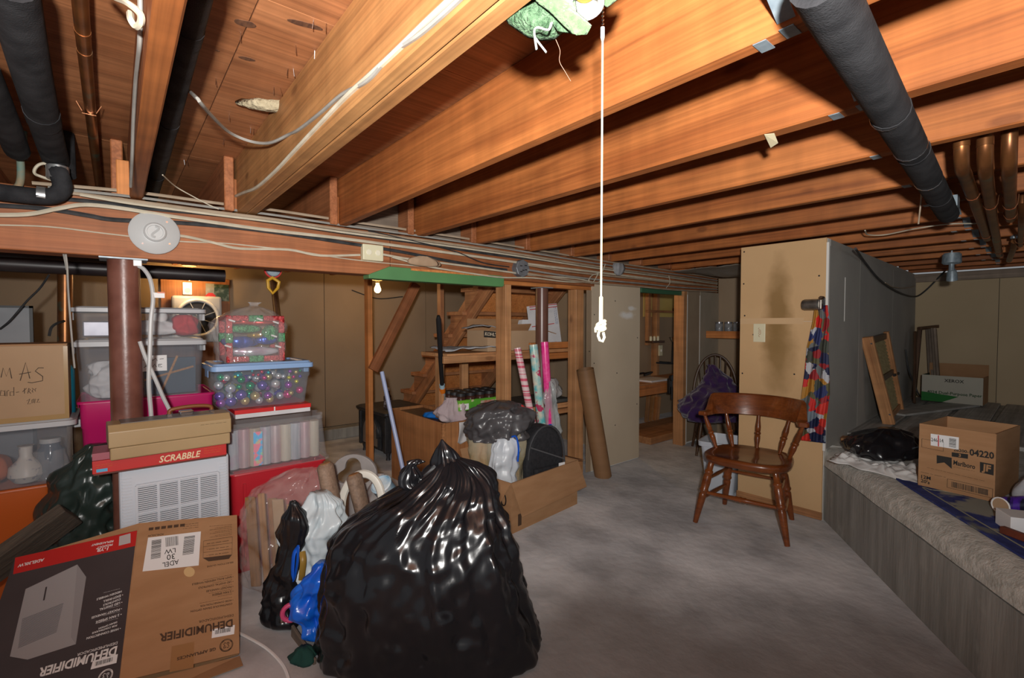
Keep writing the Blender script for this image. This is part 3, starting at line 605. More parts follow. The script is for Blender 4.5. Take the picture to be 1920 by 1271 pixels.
b.tube([V((cpx, cpy, 1.212)) + RT*a + V((0,0,c)) for a, c in ((.001,0),(-.004,-.006),(-.005,-.012),(-.002,-.02),(.003,-.022),(.006,-.015),(.004,-.006))], .0026, 6)
b.tube([V((cpx, cpy, 1.216)) + RT*a + V((0,0,c)) for a, c in ((0,0),(-.006,.004),(-.010,-.003),(-.0095,-.010))], .002, 6)
b.build('knot', ROPE, t2, smooth=True, world=True)
# green felt hood
FELT = mat('green_felt', (.095,.20,.075), (.15,.26,.115), sc=90, det=6, r=1, bump=.8, bs=160, sheen=.3)
FELTB = mat('green_pile', (.035,.085,.038), (.13,.22,.125), sc=120, det=6, r=1, bump=1, bs=220)
t = thing('felt_hood', 'green felt cloth tied up around the lamp holder with white string', 'cloth', at(1000,30,d=.80))
def lobe(poly, d0, d1, name, m, th=.006, puff=.02):
    cxp = sum(p[0] for p in poly)/len(poly); cyp = sum(p[1] for p in poly)/len(poly); n = 40; rr = 9
    def fn(u, v):
        k = u*len(poly); i = int(k) % len(poly); f_ = k-int(k); a = poly[i]; b_ = poly[(i+1) % len(poly)]
        f_ = f_*f_*(3-2*f_)*.4 + f_*.6
        x = lerp(cxp, lerp(a[0], b_[0], f_), v); y = lerp(cyp, lerp(a[1], b_[1], f_), v)
        d = lerp(d0, d1, (x-poly[0][0])/200) - puff*(1-v*v) + .004*noise.noise(V((x*.05, y*.05, d0*9)))
        return at(x, y, d=d)
    return B().grid(fn, n, rr, cu=True).build(name, m, t, smooth=True, solid=th, world=True, angle=180)
lobe([(936,14),(960,-25),(1020,-40),(1070,-20),(1062,20),(1058,55),(1040,72),(1015,74),(990,68),(955,44)], .84, .84, 'hood_panel', FELTB, puff=.035)
lobe([(1000,-30),(1040,-40),(1075,-10),(1080,25),(1108,50),(1100,64),(1080,66),(1060,48),(1030,18),(1005,0)], .795, .795, 'hood_fold', FELT, puff=.012)
lobe([(1010,10),(1035,18),(1062,52),(1075,62),(1050,60),(1035,40),(1015,22)], .812, .812, 'hood_lining', FELTB, puff=.004)
lobe([(1128,-40),(1175,-40),(1160,-5),(1138,12),(1128,4)], .82, .82, 'hood_panel', FELT, puff=.012)
B().tube(smooth_path([at(1034,43,d=.795), at(1028,56,d=.788), at(1010,52,d=.785), at(1002,56,d=.785), at(1003,72,d=.785), at(1006,92,d=.785)], 5), .0028, 6, ell=.6).build('tie_string', mat('cotton_string', (.45,.45,.43), r=.9), t, smooth=True, world=True)
B().tube(smooth_path([at(1003,70,d=.784), at(1010,80,d=.783), at(1024,98,d=.783)], 5), .0028, 6, ell=.6).build('tie_string', mat('cotton_string', (.45,.45,.43), r=.9), t, smooth=True, world=True)
cable('cobweb_thread', [at(1042,74,d=.82), at(1050,95,d=.84), at(1049,115,d=.86), at(1060,135,d=.88), at(1070,152,d=.90)], .0004, mat('thread', (.6,.35,.25), r=.8), 'loose reddish thread trailing from the green felt', 'thread', n=4)
# ---------------------------------------------------------------- devices on the beam
def onbeam(px, py, off=0): return at(px, py, x=XB+off)
t = thing('round_fixture', 'round grey enamel wiring cover with raised hub on the beam', 'fixture', onbeam(290,437))
Mf = frame(onbeam(290,437,.022), (0,1,0), (0,0,1))
B().lathe([(.060, -.022), (.060, 0), (.090, 0), (.090, .006), (.082, .012), (.045, .02), (.04, .022)], 32, Mf).build('cover', GREYM, t, smooth=True, world=True)
B().lathe([(.040, .020), (.040, .034), (.034, .040), (.028, .040), (.027, .036), (.001, .036)], 28, Mf).build('hub', GREYM, t, smooth=True, world=True)
B().tube([Mf @ V((.010*sin(q*2.0)*1.2, .022*cos(q), .040)) for q in [i*pi/14 for i in range(15)]], .0045, 6).build('ridge', GREYM, t, smooth=True, world=True)
for q in (50, 230, 320): B().lathe([(.005, .013), (.004, .017)], 8, Mf @ Matrix.Translation((.066*cos(R(q)), .066*sin(R(q)), 0))).build('screw', CHROME, t, world=True)
t = thing('wall_outlet', 'ivory surface outlet box on the beam above the diagonal brace', 'outlet', onbeam(695,475))
a = onbeam(676,488); c = onbeam(714,462)
B().box(XB, XB+.036, a.y, c.y, a.z, c.z).build('box', IVORY, t, world=True, bevel=.005)
for k in (-.22, .22):
    B().lathe([(.016, 0), (.016, .004), (.014, .005)], 16, frame(((XB+.036), (a.y+c.y)/2+k*(c.y-a.y), (a.z+c.z)/2), (0,1,0), (0,0,1))).build('socket', mat('cream_socket', (.8,.76,.6), r=.4), t, world=True)
t = thing('junction_box', 'grey octagonal junction box hung in the cable bundle', 'junction box', onbeam(972,503))
Mf = frame(onbeam(972,504), (0,1,0), (0,0,1)); GJ = mat('grey_steel', (.17,.18,.20), (.23,.24,.26), sc=20, r=.5, m=.4)
B().lathe([(.062, 0), (.062, .05), (.058, .053)], 8, Mf).build('box', GJ, t, world=True)
for (a, b_) in ((-.02,.015), (.022,.02), (.0,-.015), (-.018,-.025), (.025,-.01)): B().box(-.010, .010, -.003, .003, .053, .055, Mf @ Matrix.Translation((a, b_, 0))).build('knockout', BLK, t, world=True)
o = sack('paper_lump', [(-.03,0,0,.02,.004,.1), (-.02,0,0,.10,.012,.1), (.01,0,0,.09,.014,.1), (.03,0,0,.03,.008,.1)], mat('brown_paper', (.42,.29,.19), (.36,.24,.15), sc=14, r=.9), None, n=36, rows=12, seed=9, nz=.012)
o.location = onbeam(795,490,.062); o.rotation_euler = (0,0,R(90)); tag(o, 'crumpled brown tape lump stuck over the cables on the beam', 'tape')
o = sack('cloth_lump', [(-.05,0,0,.02,.01,.1), (-.03,0,0,.05,.02,.1), (.02,0,0,.07,.03,.1), (.05,0,0,.05,.02,.1)], mat('grey_rag', (.22,.22,.23), (.3,.3,.31), sc=12, r=.9), None, n=36, rows=14, seed=11, nz=.015)
o.location = at(1160,505,x=-2.54); o.rotation_euler = (0,0,R(90)); tag(o, 'grey rag stuffed between joist and cable bundle', 'rag')
# swivel light at the far end of the crawl space
p = at(1785,470,z=1.745)
t = thing('swivel_light', 'dull metal swivel lamp holder hanging below the far joists', 'light', p)
t.scale = (.52, .52, .85)
B().lathe([(.10,-.03), (.105,-.10), (.09,-.11), (.085,-.02)], 24).build('round_box', GALV, t, smooth=True)
B().lathe([(.03,-.11), (.03,-.16), (.035,-.17)], 16).build('stem', GALV, t, smooth=True)
B().lathe([(.038,-.16), (.055,-.19), (.062,-.25), (.055,-.25), (.035,-.20)], 20, Matrix.Rotation(R(14), 4, 'X')).build('shade', GALV, t, smooth=True)
B().lathe([(.03,-.20), (.05,-.245), (.001,-.246)], 16, Matrix.Rotation(R(14), 4, 'X')).build('dark_mouth', BLK, t, smooth=True)
B().bar((0,0,.0), (0,0,-.03), .015, .015).build('bracket', GALV, t)
cable('power_cable', [at(1604,466,z=1.69), at(1622,492,x=-1.035), at(1650,525,x=-1.06), at(1685,548,x=-1.10), at(1715,556,x=-1.14), at(1735,545,y=6.46), at(1765,515,y=6.44), at(1782,497,y=6.3)], .008, CABB, 'black cord swagged along the grey side wall to the swivel light', 'cord')
cable('hanging_wire', [at(1660,530,x=-1.055), at(1675,538,x=-1.07), at(1700,540,x=-1.10), at(1715,536,x=-1.12)], .004, CABT, 'thin brown wire sagging above the black cord in the far corner', 'cord')
o = B().add([at(1433,252,z=ZJ-.002), at(1452,250,z=ZJ-.002), at(1459,268,z=ZJ-.014), at(1445,277,z=ZJ-.016)], [(0,1,2,3)]).build('masking_tape', mat('tape_cream', (.62,.55,.36), r=.7), None, solid=.0008)
tag(o, 'scrap of cream tape hanging from a joist edge', 'tape')
# ================================================================ LEFT: stacked totes, boxes, the back of the room
CLR = mat('clear_plastic', (.62,.64,.68), r=.12, alpha=.17, spec=.6)
CLRD = mat('clear_grey_plastic', (.42,.46,.52), r=.15, alpha=.24, spec=.6)
CLRB = mat('clear_blue_plastic', (.45,.58,.72), r=.12, alpha=.17, spec=.6)
WRAP = mat('clear_bag', (.72,.70,.70), r=.10, alpha=.20, spec=.9, bump=.8, bs=7, ridge=True, bd=.02)
WRAPB = mat('clear_bag_thick', (.66,.62,.58), r=.14, alpha=.17, spec=.8, bump=.8, bs=6, ridge=True, bd=.02)
LIDG = mat('grey_lid', (.50,.51,.53), r=.4); LIDB = mat('blue_lid', (.28,.44,.72), r=.35)
PINK = mat('pink_plastic', (.52,.012,.13), r=.35); ORNG = mat('orange_plastic', (.52,.10,.012), r=.4); REDP = mat('red_plastic', (.50,.018,.03), r=.35)
def rloop(cx, cy, hx, hy, r, z, n=4):
    out = []
    for k, (sx_, sy_) in enumerate(((1,1), (-1,1), (-1,-1), (1,-1))):
        for i in range(n+1):
            a = (k + i/n)*pi/2; out.append(V((cx + sx_*(hx-r) + r*cos(a), cy + sy_*(hy-r) + r*sin(a), z)))
    return out
def loft(loops, capb=True, capt=False):
    b = B(); n = len(loops[0]); vs = [p for l in loops for p in l]; fs = []
    for j in range(len(loops)-1):
        for i in range(n): fs.append((j*n+i, j*n+(i+1) % n, (j+1)*n+(i+1) % n, (j+1)*n+i))
    if capb: fs.append(tuple(range(n))[::-1])
    if capt: fs.append(tuple((len(loops)-1)*n+i for i in range(n)))
    return b.add(vs, fs)
def tote(label, x0, x1, y0, y1, z0, z1, bm, lm=None, lidh=.022, taper=.88, group=None, up=True, rimm=None, step=True):
    """storage tote standing at z0, front facing +X; lm None = open"""
    cx, cy = (x0+x1)/2, (y0+y1)/2; hx, hy = (x1-x0)/2, (y1-y0)/2; H = z1-z0
    t = thing('storage_tote', label, 'tote', (cx, cy, z0), 0, group)
    hb = H - (lidh if lm else 0)
    L = [(0, taper), (hb*.70, lerp(taper, .955, .78))]
    if step: L += [(hb*.71, .955)]
    L += [(hb-.012, .965), (hb-.012, 1.0), (hb, 1.0)]
    if not up: L = [(hb-z, k) for z, k in reversed(L)]
    bo = loft([rloop(0, 0, hx*k, hy*k, .025, z) for z, k in L], capb=up, capt=not up).build('body', bm, t, smooth=True, solid=0 if bm in (CLR, CLRD, CLRB) else .003, angle=50)
    if lm:
        loft([rloop(0, 0, hx+.006, hy+.006, .028, z) for z in (hb-.010, hb+lidh*.55)] + [rloop(0, 0, hx-.004, hy-.004, .026, hb+lidh*.6), rloop(0, 0, hx-.012, hy-.012, .022, hb+lidh), rloop(0, 0, hx-.04, hy-.04, .02, hb+lidh), rloop(0, 0, hx-.045, hy-.045, .02, hb+lidh*.7)], capb=False, capt=True).build('lid', lm, t, smooth=True, angle=35)
    for s_ in (-1, 1):
        b = B(); b.box(-.05, .05, s_*(hy-.004)-.008, s_*(hy-.004)+.012*s_+.008, hb-.05, hb-.012); b.build('handle', bm if lm is None else lm, bo, bevel=.004)
    return t
# left stack
xf = -3.0
y1 = at(103,905,x=xf).y; zo = at(103,905,x=xf).z
tote('open-sided orange tote at the bottom of the stack under a clear tote', xf-.42, xf, y1-.60, y1, 0, zo, ORNG, None, taper=.93, group=None)
zc = at(140,783,x=xf).z; yc = at(140,783,x=xf).y
tote('clear tote with grey lid holding ceramic pieces under the handwritten carton', xf-.42, xf, yc-.62, yc, zo, zc, CLRD, LIDG, taper=.93)
# inside it
o = B().lathe([(.04,0), (.062,.03), (.058,.07), (.03,.10), (.022,.12), (.024,.16), (.03,.165)], 20).build('ceramic_jug', mat('ceramic', (.62,.60,.56), (.35,.36,.40), sc=30, r=.4, lo=.6, hi=.64), None, smooth=True)
o.location = at(50,900,x=xf-.09); o.location.z = zo+.006; tag(o, 'white ceramic jug with dark speckled pattern inside the clear tote', 'jug')
o = sack('pumpkin_ornament', [(0,0,0,.03,.03,.05), (.03,0,0,.075,.075,.05), (.08,0,0,.08,.08,.05), (.12,0,0,.06,.06,.05), (.13,0,0,.01,.01,.0)], mat('terracotta', (.50,.14,.05), r=.5), None, n=48, rows=20, ks=(8,16,3), nz=0)
o.location = (xf-.14, -.46, zo+.006); tag(o, 'orange pumpkin ornament inside the clear tote', 'ornament')
t = thing('wrapped_bottle', 'plastic wrapped glass jar inside the clear tote', 'jar', (xf-.10, at(95,850,x=xf-.1).y, zo+.006))
B().lathe([(.04,0), (.045,.02), (.045,.13), (.035,.15), (.035,.165)], 18).build('jar', mat('smoke_glass', (.16,.20,.25), r=.1, alpha=.7), t, smooth=True)
B().lathe([(.038,.165), (.038,.185)], 18).build('lid', GREYM, t, smooth=True)
sack('bubble_wrap', [(0,0,0,.06,.06,.05), (.04,0,0,.062,.062,.06), (.1,0,0,.052,.052,.08), (.13,0,0,.05,.05,.1)], WRAP, t, n=40, rows=16, seed=5)
# handwritten carton
z1 = at(130,645,x=xf).z; ye = at(128,720,x=xf).y
t = thing('cardboard_box', 'taped brown carton with marker writing on a grey-lidded tote', 'box', (xf-.19, ye-.26, zc+.001))
hx_, hy_ = .19, .26; hh = z1-zc
B().box(-hx_, hx_, -hy_, hy_, 0, hh-.004).build('carton', CARDP, t, bevel=.004)
B().box(-hx_, -.002, -hy_, hy_, hh-.004, hh).build('top_flap', CARD, t); B().box(.002, hx_, -hy_, hy_, hh-.004, hh+.002).build('top_flap', CARD, t)
B().box(hx_, hx_+.0006, -hy_, hy_, 0, .022).build('packing_tape', mat('tan_tape', (.40,.25,.10), r=.2), t)
B().box(hx_-.0, hx_+.0008, hy_-.014, hy_+.0008, 0, hh-.01).build('packing_tape', mat('tan_tape', (.40,.25,.10), r=.2), t)
def wr(px, py): p = at(px, py, x=xf); return (p.y-(ye-.26), p.z-zc)
def pl(pts): return [wr(a, b) for a, b in pts]
Mw = frame((hx_+.0008, 0, 0), (0,1,0), (0,0,1))
strokes('marker_writing', Mw, [pl([(2,708),(6,690),(12,706),(18,690),(22,710)]), pl([(38,714),(48,680),(56,710)]), pl([(36,702),(58,698)]), pl([(82,690),(72,690),(66,696),(80,706),(80,714),(60,718),(52,717)])], .0016, PEN, t)
strokes('marker_writing', Mw, [pl([(8,734),(2,732),(0,742),(8,742),(9,732),(10,743)]), pl([(13,743),(13,734),(17,732)]), pl([(26,726),(26,742),(19,742),(19,735),(26,735)]), pl([(30,736),(36,735)]), pl([(42,735),(50,728)]), pl([(46,728),(46,738)]), pl([(52,738),(54,728),(57,731),(54,734),(58,738)]), pl([(62,736),(60,733),(63,730),(60,728)]), pl([(67,734),(65,731),(68,728)])], .0011, PEN, t)
strokes('marker_writing', Mw, [pl([(50,752),(56,748),(52,758),(58,757)]), pl([(60,750),(63,748),(63,755),(60,756),(60,750)]), pl([(66,748),(65,756)]), pl([(69,750),(73,748),(69,755),(75,754)])], .0010, PEN, t)
# pink tote (on a hidden grey one) and the two clear totes above
xk = -3.03
a = at(130,640,x=xk); b_ = at(388,640,x=xk); zp = at(388,738,x=xk).z; zt = at(388,634,x=xk).z; z3 = at(388,578,x=xk).z
tote('plain grey tote at the floor under the pink tote', xk-.40, xk, a.y+.02, b_.y, 0, .42, LIDG, LIDG)
tote('bright pink tote beneath the large clear tote behind the reddish post', xk-.42, xk+.03, a.y+.02, b_.y+.03, .421, zp+.01, PINK, None, taper=.9)
tote('large clear tote with a paper label on top of the pink tote', xk-.38, xk-.005, a.y+.01, b_.y-.005, zp-.0, zt, CLRD, LIDG, taper=.92)
tote('shallow clear tote at the top of the stack behind the reddish post', xk-.38, xk-.005, a.y+.01, b_.y-.005, zt+.001, z3, CLR, LIDG, taper=.94, lidh=.016)
def loose(name, label, cat, p, rows, m, seed, n=48, nz=.03, rz=YAW, rr=22, group=None, e=2.2):
    o = sack(name, rows, m, None, n=n, rows=rr, seed=seed, nz=nz, e=e); o.location = p; o.rotation_euler = (0,0,rz); return tag(o, label, cat, group)
yc_ = (a.y+b_.y)/2
loose('crumpled_paper', 'crumpled white paper inside the large clear tote', 'paper', (xk-.12, a.y+.14, zp+.01), [(0,0,0,.06,.05,.05), (.05,0,0,.09,.06,.08), (.14,0,0,.085,.05,.08), (.18,0,0,.04,.03,.1)], PAPER, 3, nz=.06, n=64, rr=40, rz=R(90))
o = B().box(-.11, .11, -.004, .004, 0, .19).build('blue_folder', mat('navy_board', (.045,.07,.10), (.06,.09,.13), sc=5, r=.5), None); o.location = (xk-.06, b_.y-.16, zp+.012); o.rotation_euler = (R(8), 0, R(90)); tag(o, 'dark blue folder standing inside the large clear tote', 'folder')
t = thing('wood_stick', 'bundle of pale wooden craft sticks inside the large clear tote', 'sticks', (xk-.05, b_.y-.15, zp+.01))
B().bar((.022,-.12,.08), (.022,.09,.14), .004, .010).build('stick', LIT, t); B().bar((.024,-.05,.02), (.024,.02,.20), .004, .010).build('stick', LIT, t)
o = B().box(-.0004, .0004, -.055, .055, -.04, .04).build('paper_note', LABEL, None); o.location = at(288,681,x=xk-.0005); tag(o, 'white paper note with handwriting taped on the large clear tote', 'paper')
strokes('handwriting', frame((.0008,0,0), (0,1,0), (0,0,1)), [[(-.045,.018),(-.03,.02)], [(-.02,.012),(-.02,.026)], [(-.005,.013),(.01,.026),(.015,.012)], [(.025,.02),(.042,.022)], [(-.04,-.02),(-.02,-.006),(-.035,-.008),(-.018,-.02)], [(-.005,-.02),(.004,-.005),(.012,-.02)], [(.02,-.006),(.02,-.02),(.035,-.02)], [(.02,-.012),(.03,-.012)], [(.02,-.006),(.035,-.006)]], .0012, INK, o)
loose('plastic_bag', 'white printed shopping bag lying in the shallow top tote', 'bag', (xk-.13, a.y+.33, zt+.02), [(0,0,0,.05,.05,.05), (.02,0,0,.16,.07,.06), (.05,0,0,.13,.06,.08), (.075,0,0,.05,.03,.1)], PAPER, 13, rz=R(90))
loose('red_cloth', 'red cloth bundle in the shallow top tote', 'cloth', (xk-.10, b_.y-.085, zt+.015), [(0,0,0,.03,.03,.05), (.02,0,0,.055,.06,.06), (.08,0,0,.05,.06,.08), (.11,0,0,.03,.03,.1)], mat('red_cloth', (.50,.03,.04), r=.8), 14)
o = B().sphere((0,0,0), .04, 16, 10).build('white_ball', PORC, None, smooth=True); o.location = (xk-.13, b_.y-.2, zt+.115); tag(o, 'white ball resting on the shopping bag in the top tote', 'ball')
o = B().box(-.05, .05, -.085, .085, 0, .075).build('silver_box', mat('silver_foil', (.30,.30,.34), (.2,.2,.24), sc=8, r=.4, m=.5), None, bevel=.006); o.location = (xk-.08, a.y+.13, zt+.015); tag(o, 'silver foil gift box in the shallow top tote', 'box')
# thing between the stacks, pipe, framed board, duct
o = B().lathe([(.03,0), (.034,.02), (.034,.22), (.02,.25), (.016,.30)], 14).build('teal_bottle', mat('teal_plastic', (.01,.16,.24), r=.35), None, smooth=True); o.location = (xk-.18, -.19, .775); tag(o, 'teal bottle standing between the carton and the clear tote', 'bottle')
o = B().box(-.04, .04, -.05, .02, 0, .775).build('narrow_crate', OLDW, None); o.location = (xk-.18, -.175, 0); o.scale = (1,.3,1); tag(o, 'narrow board stand under the teal bottle', 'stand')
pipe('copper_pipe', 'upright brown pipe behind the handwritten carton', [at(122,800,x=-3.6)*1, at(122,475,x=-3.6)], .032, COPP, group=None)
t = thing('framed_board', 'grey framed board standing behind the handwritten carton', 'board', (-3.72, -.55, 0))
ya, yb = at(0,600,x=-3.7).y-.3, at(62,600,x=-3.7).y; zt_ = at(30,573,x=-3.7).z
B().box(-3.72, -3.70, ya, yb, 0, zt_).build('panel', mat('grey_board', (.22,.23,.25), (.27,.28,.30), sc=6, r=.5), t, world=True)
for (c0, c1, e0_, e1_) in ((ya, ya+.014, 0, zt_), (yb-.014, yb, 0, zt_), (ya, yb, zt_-.012, zt_)): B().box(-3.725, -3.693, c0, c1, e0_, e1_).build('frame', BLK, t, world=True)
cable('power_cable', [at(0,617,x=-3.68), at(20,600,x=-3.64), at(50,565,x=-3.6), at(75,540,x=-3.56), at(92,515,x=-3.5)], .005, CABB, 'thin black cord slanting up in front of the framed board', 'cord')
cable('power_cable', [at(92,630,x=-3.5), at(96,615,x=-3.5), at(105,607,x=-3.5), at(120,602,x=-3.565)], .007, CABB, 'short black cord end beside the upright brown pipe', 'cord')
pipe('duct_pipe', 'dark horizontal waste pipe hung behind the beam', [V((-3.35,-1.6,1.60)), V((-3.35,-.35,1.60)), V((-3.35,.0,1.60))], .055, mat('iron_pipe', (.022,.016,.018), (.04,.03,.03), sc=8, r=.4), group=None, bands=(.72,), bandm=mat('iron_pipe', (.02,.02,.02)), bw=.03)
pipe('duct_pipe', 'second dark pipe lower behind the beam', [V((-3.55,-1.6,1.53)), V((-3.55,.0,1.53)), V((-3.55,.55,1.53))], .04, MATS['iron_pipe'], group=None)
cable('hanging_wire', [at(123,474,x=-2.63), at(126,500,x=-2.63), at(128,545,x=-2.65), at(132,600,x=-2.66), at(137,660,x=-2.66), at(140,690,x=-2.66)], .0035, CABG, 'thin steel rod hanging from the beam beside the reddish post', 'wire')
cable('hanging_wire', [at(118,472,x=-2.63), at(122,490,x=-2.63), at(125,506,x=-2.64)], .003, CABG, 'short forked steel rod tip under the beam', 'wire')
# white conduit by the red post
t = thing('appliance_cable', 'white appliance cord looping down from the beam beside the reddish post', 'cord', at(262,500,x=-2.60))
B().tube(smooth_path([at(258,498,x=-2.63), at(270,505,x=-2.62), at(282,525,x=-2.60), at(287,560,x=-2.59), at(283,600,x=-2.585), at(281,660,x=-2.585), at(279,720,x=-2.585), at(283,772,x=-2.59), at(284,800,x=-2.592)], 6), .0085, 8).build('cord_run', GREYM, t, smooth=True, world=True)
B().tube(smooth_path([at(262,640,x=-2.605), at(272,668,x=-2.60), at(290,708,x=-2.585), at(306,745,x=-2.585), at(318,770,x=-2.59), at(325,795,x=-2.592)], 6), .008, 8).build('cord_return', GREYM, t, smooth=True, world=True)
p_ = at(256,494,x=-2.62); B().box(p_.x-.015, p_.x+.012, p_.y-.012, p_.y+.018, p_.z-.012, 1.499).build('plug', PORC, t, world=True, bevel=.003)
p_ = at(290,552,x=-2.585); B().box(p_.x-.001, p_.x+.001, p_.y-.005, p_.y+.035, p_.z-.014, p_.z+.008).build('paper_tag', LABEL, t, world=True)
B().box(p_.x-.0012, p_.x+.0014, p_.y+.01, p_.y+.036, p_.z+.006, p_.z+.012).build('tag_stripe', ORNG, t, world=True)
# ---------------------------------------------------------------- back wall things
t = thing('plywood_board', 'plywood backing board with outlet fixed on the far drywall', 'board', (-5.2, .57, .9))
a = at(300,512,x=-5.19); b_ = at(430,512,x=-5.19)
plank('board', (-5.19, (a.y+b_.y)/2, .85), (-5.19, (a.y+b_.y)/2, 1.64), b_.y-a.y, .016, PLY, t, up=(1,0,0))
p_ = at(351,541,x=-5.18); B().box(-5.182, -5.165, p_.y-.035, p_.y+.035, p_.z-.055, p_.z+.055).build('outlet_plate', PORC, t, world=True, bevel=.004)
B().lathe([(.022,0), (.022,.004)], 16, frame((-5.165, p_.y, p_.z-.015), (0,1,0), (0,0,1))).build('outlet_socket', GREYM, t, world=True)
def sticker(name, label, cat, px0, py0, px1, py1, m, x=-5.179):
    a = at(px0, py1, x=x); c = at(px1, py0, x=x); o = B().box(0, .0012, 0, c.y-a.y, 0, c.z-a.z).build(name, m, None); o.location = (x, a.y, a.z); return tag(o, label, cat)
sticker('photo_print', 'grey photo print stuck on the plywood backing board', 'picture', 386, 532, 402, 562, mat('photo_grey', (.20,.21,.20), (.30,.30,.29), sc=18, r=.5))
sticker('photo_print', 'dark green photo print stuck on the plywood backing board', 'picture', 402, 534, 429, 564, mat('photo_green', (.025,.05,.03), (.16,.20,.17), sc=26, r=.5, lo=.5, hi=.7), -5.1775)
p_ = at(395,557,x=-5.175)
t = thing('stop_sticker', 'small red stop-sign sticker below the photo prints', 'sticker', p_)
B().lathe([(.042,0), (.042,.0012)], 8, frame((0,0,0), (0,1,0), (0,0,1)) @ Matrix.Rotation(R(22.5), 4, 'Z')).build('octagon', RED, t)
B().box(.0013, .002, -.027, .027, -.006, .006).build('white_bar', LABEL, t)
p_ = at(371,600,x=-5.10)
t = thing('wall_fan', 'white fan panel with a round rim on the plywood board', 'fan', p_)
B().box(-.06, .0, -.19, .19, -.2, .215).build('housing', LIDG, t, bevel=.02)
B().tube([V((.01, .155*cos(q), .16*sin(q)+.02)) for q in [i*pi/24 for i in range(48)]], .014, 8, closed=True).build('rim', PORC, t, smooth=True)
B().lathe([(.142,0), (.12,.004)], 36, frame((.001,0,.02), (0,1,0), (0,0,1))).build('fan_well', DARKM, t)
for k in range(8): B().bar((.012,0,.02), (.012,.15*cos(k*pi/4+.4),.02+.15*sin(k*pi/4+.4)), .006, .006).build('guard_spoke', GREYM, t)
def bulb(label, p, power, zc_):
    t = thing('light_bulb', label, 'light bulb', p)
    EM = mat('bulb_glow', (1,.62,.22), emis=60)
    B().lathe([(.003,-.042), (.018,-.038), (.029,-.022), (.031,-.008), (.026,.012), (.016,.035), (.013,.05)], 20).build('glass_bulb', EM, t, smooth=True)
    B().lathe([(.014,.05), (.02,.052), (.022,.075), (.055,.085), (.058,.10)], 20).build('lamp_holder', mat('warm_porcelain', (.7,.6,.42), r=.4), t, smooth=True)
    B().box(-.05, .05, -.05, .05, .10, ZP-.001-p[2]).build('ceiling_block', BEA, t)
    l = bpy.data.lights.new('bulb_light', 'POINT'); l.energy = power; l.color = (1,.62,.28); l.shadow_soft_size = .03
    lo_ = bpy.data.objects.new('bulb_light', l); COL.objects.link(lo_); lo_.parent = t; lo_.location = (0,0,-.075)
    return t
bulb('lit bare bulb above the plywood backing board', at(355,517,d=4.15), 2.2, 1.745)
bulb('lit bare bulb hanging beside the narrow orange post', at(708,541,d=4.75), 2.4, 1.745)
t = thing('lifting_hook', 'yellow metal hook hanging under the beam', 'hook', at(512,512,x=-2.9))
p_ = at(512,506,x=-2.9)
B().lathe([(.035,-.012), (.04,0), (.035,.012)], 18, frame(p_, (0,1,0), (0,0,1))).build('pulley', GALV, t, smooth=True, world=True)
B().tube([p_ + V((.0, .042*cos(q), .042*sin(q))) for q in [i*pi/12 for i in range(24)]], .005, 6, closed=True).build('red_ring', RED, t, world=True)
B().tube([p_ + V((0, y_, z_)) for y_, z_ in ((0,-.04),(-.028,-.06),(-.026,-.10),(-.004,-.13),(.022,-.10),(.03,-.065),(.0,-.045))], .009, 8).build('hook', mat('yellow_metal', (.55,.30,.02), r=.4), t, smooth=True, world=True)
B().tube([p_ + V((0,0,.03)), V((p_.x, p_.y, 1.75))], .004, 6).build('hanger', GALV, t, world=True)
o = pipe('standing_pole', 'dark pole leaning on the far wall behind the wrapped decoration', [at(528,760,x=-4.9), at(524,640,x=-4.95), at(512,520,x=-5.12)], .03, DARKW, cat='pole', group=None)
cable('power_cable', [at(660,544,x=-5.17), at(690,555,x=-5.17), at(715,560,x=-5.17), at(755,556,x=-5.17)], .006, CABB, 'dark wire sagging across the far drywall behind the brace', 'wire')
# ================================================================ the middle stack: red tote, foil bin, flat box, ornament tote
xr = -2.62
a = at(432,900,x=xr); c = at(612,850,x=xr)
tote('tall red tote on the floor behind the louvred white unit', xr-.42, xr, a.y, c.y, 0, .495, REDP, None, taper=.94)
for y in (a.y+.06, c.y-.05): o = B().box(xr-.006, xr+.004, y-.006, y+.006, .05, .44).build('rib', REDP, [k for k in bpy.data.objects if k.name.startswith('storage_tote')][-1], world=True)
HOLO = mat('holographic_foil', (.62,.64,.70), (.42,.46,.52), sc=9, st=(1,6,.4), r=.2, m=.35, c3=(.55,.35,.5), sc3=9)
t = tote('upturned clear bin full of holographic foil on the red tote', xr-.42, xr+.02, a.y-.02, c.y+.015, .497, .735, CLR, None, taper=.88, up=False, step=False)
for k in range(9):
    y = lerp(a.y+.02, c.y-.05, k/8); rr_ = .026
    o = B().lathe([(rr_,0), (rr_,.19)], 16).build('foil_roll', [HOLO, MATS.get('hr') or mat('hr', (.52,.46,.36), (.70,.66,.56), sc=6, st=(1,1,.3), r=.2, m=.35), mat('hp', (.58,.30,.36), (.7,.65,.66), sc=7, st=(1,1,.5), r=.3, m=.5)][(k*2) % 3], None, smooth=True)
    o.location = (xr-.045, y, .512); fc = ('silvery', 'gold-toned', 'pinkish')[(k*2) % 3]; tag(o, '%s foil roll standing inside the upturned clear bin' % fc, 'foil roll', '%s foil rolls in the clear bin' % fc)
o = B().box(0, .001, -.02, .02, 0, .17).build('rainbow_strip', mat('rainbow', (.1,.5,.9), (.9,.25,.35), sc=40, det=0, r=.3, lo=.45, hi=.55, c3=(.4,.8,.3), sc3=30), None); o.location = (xr-.015, a.y+.125, .515); tag(o, 'rainbow patterned strip inside the upturned clear bin', 'ribbon')
xf2 = -2.76
a2 = at(440,795,x=xf2); c2 = at(583,772,x=xf2)
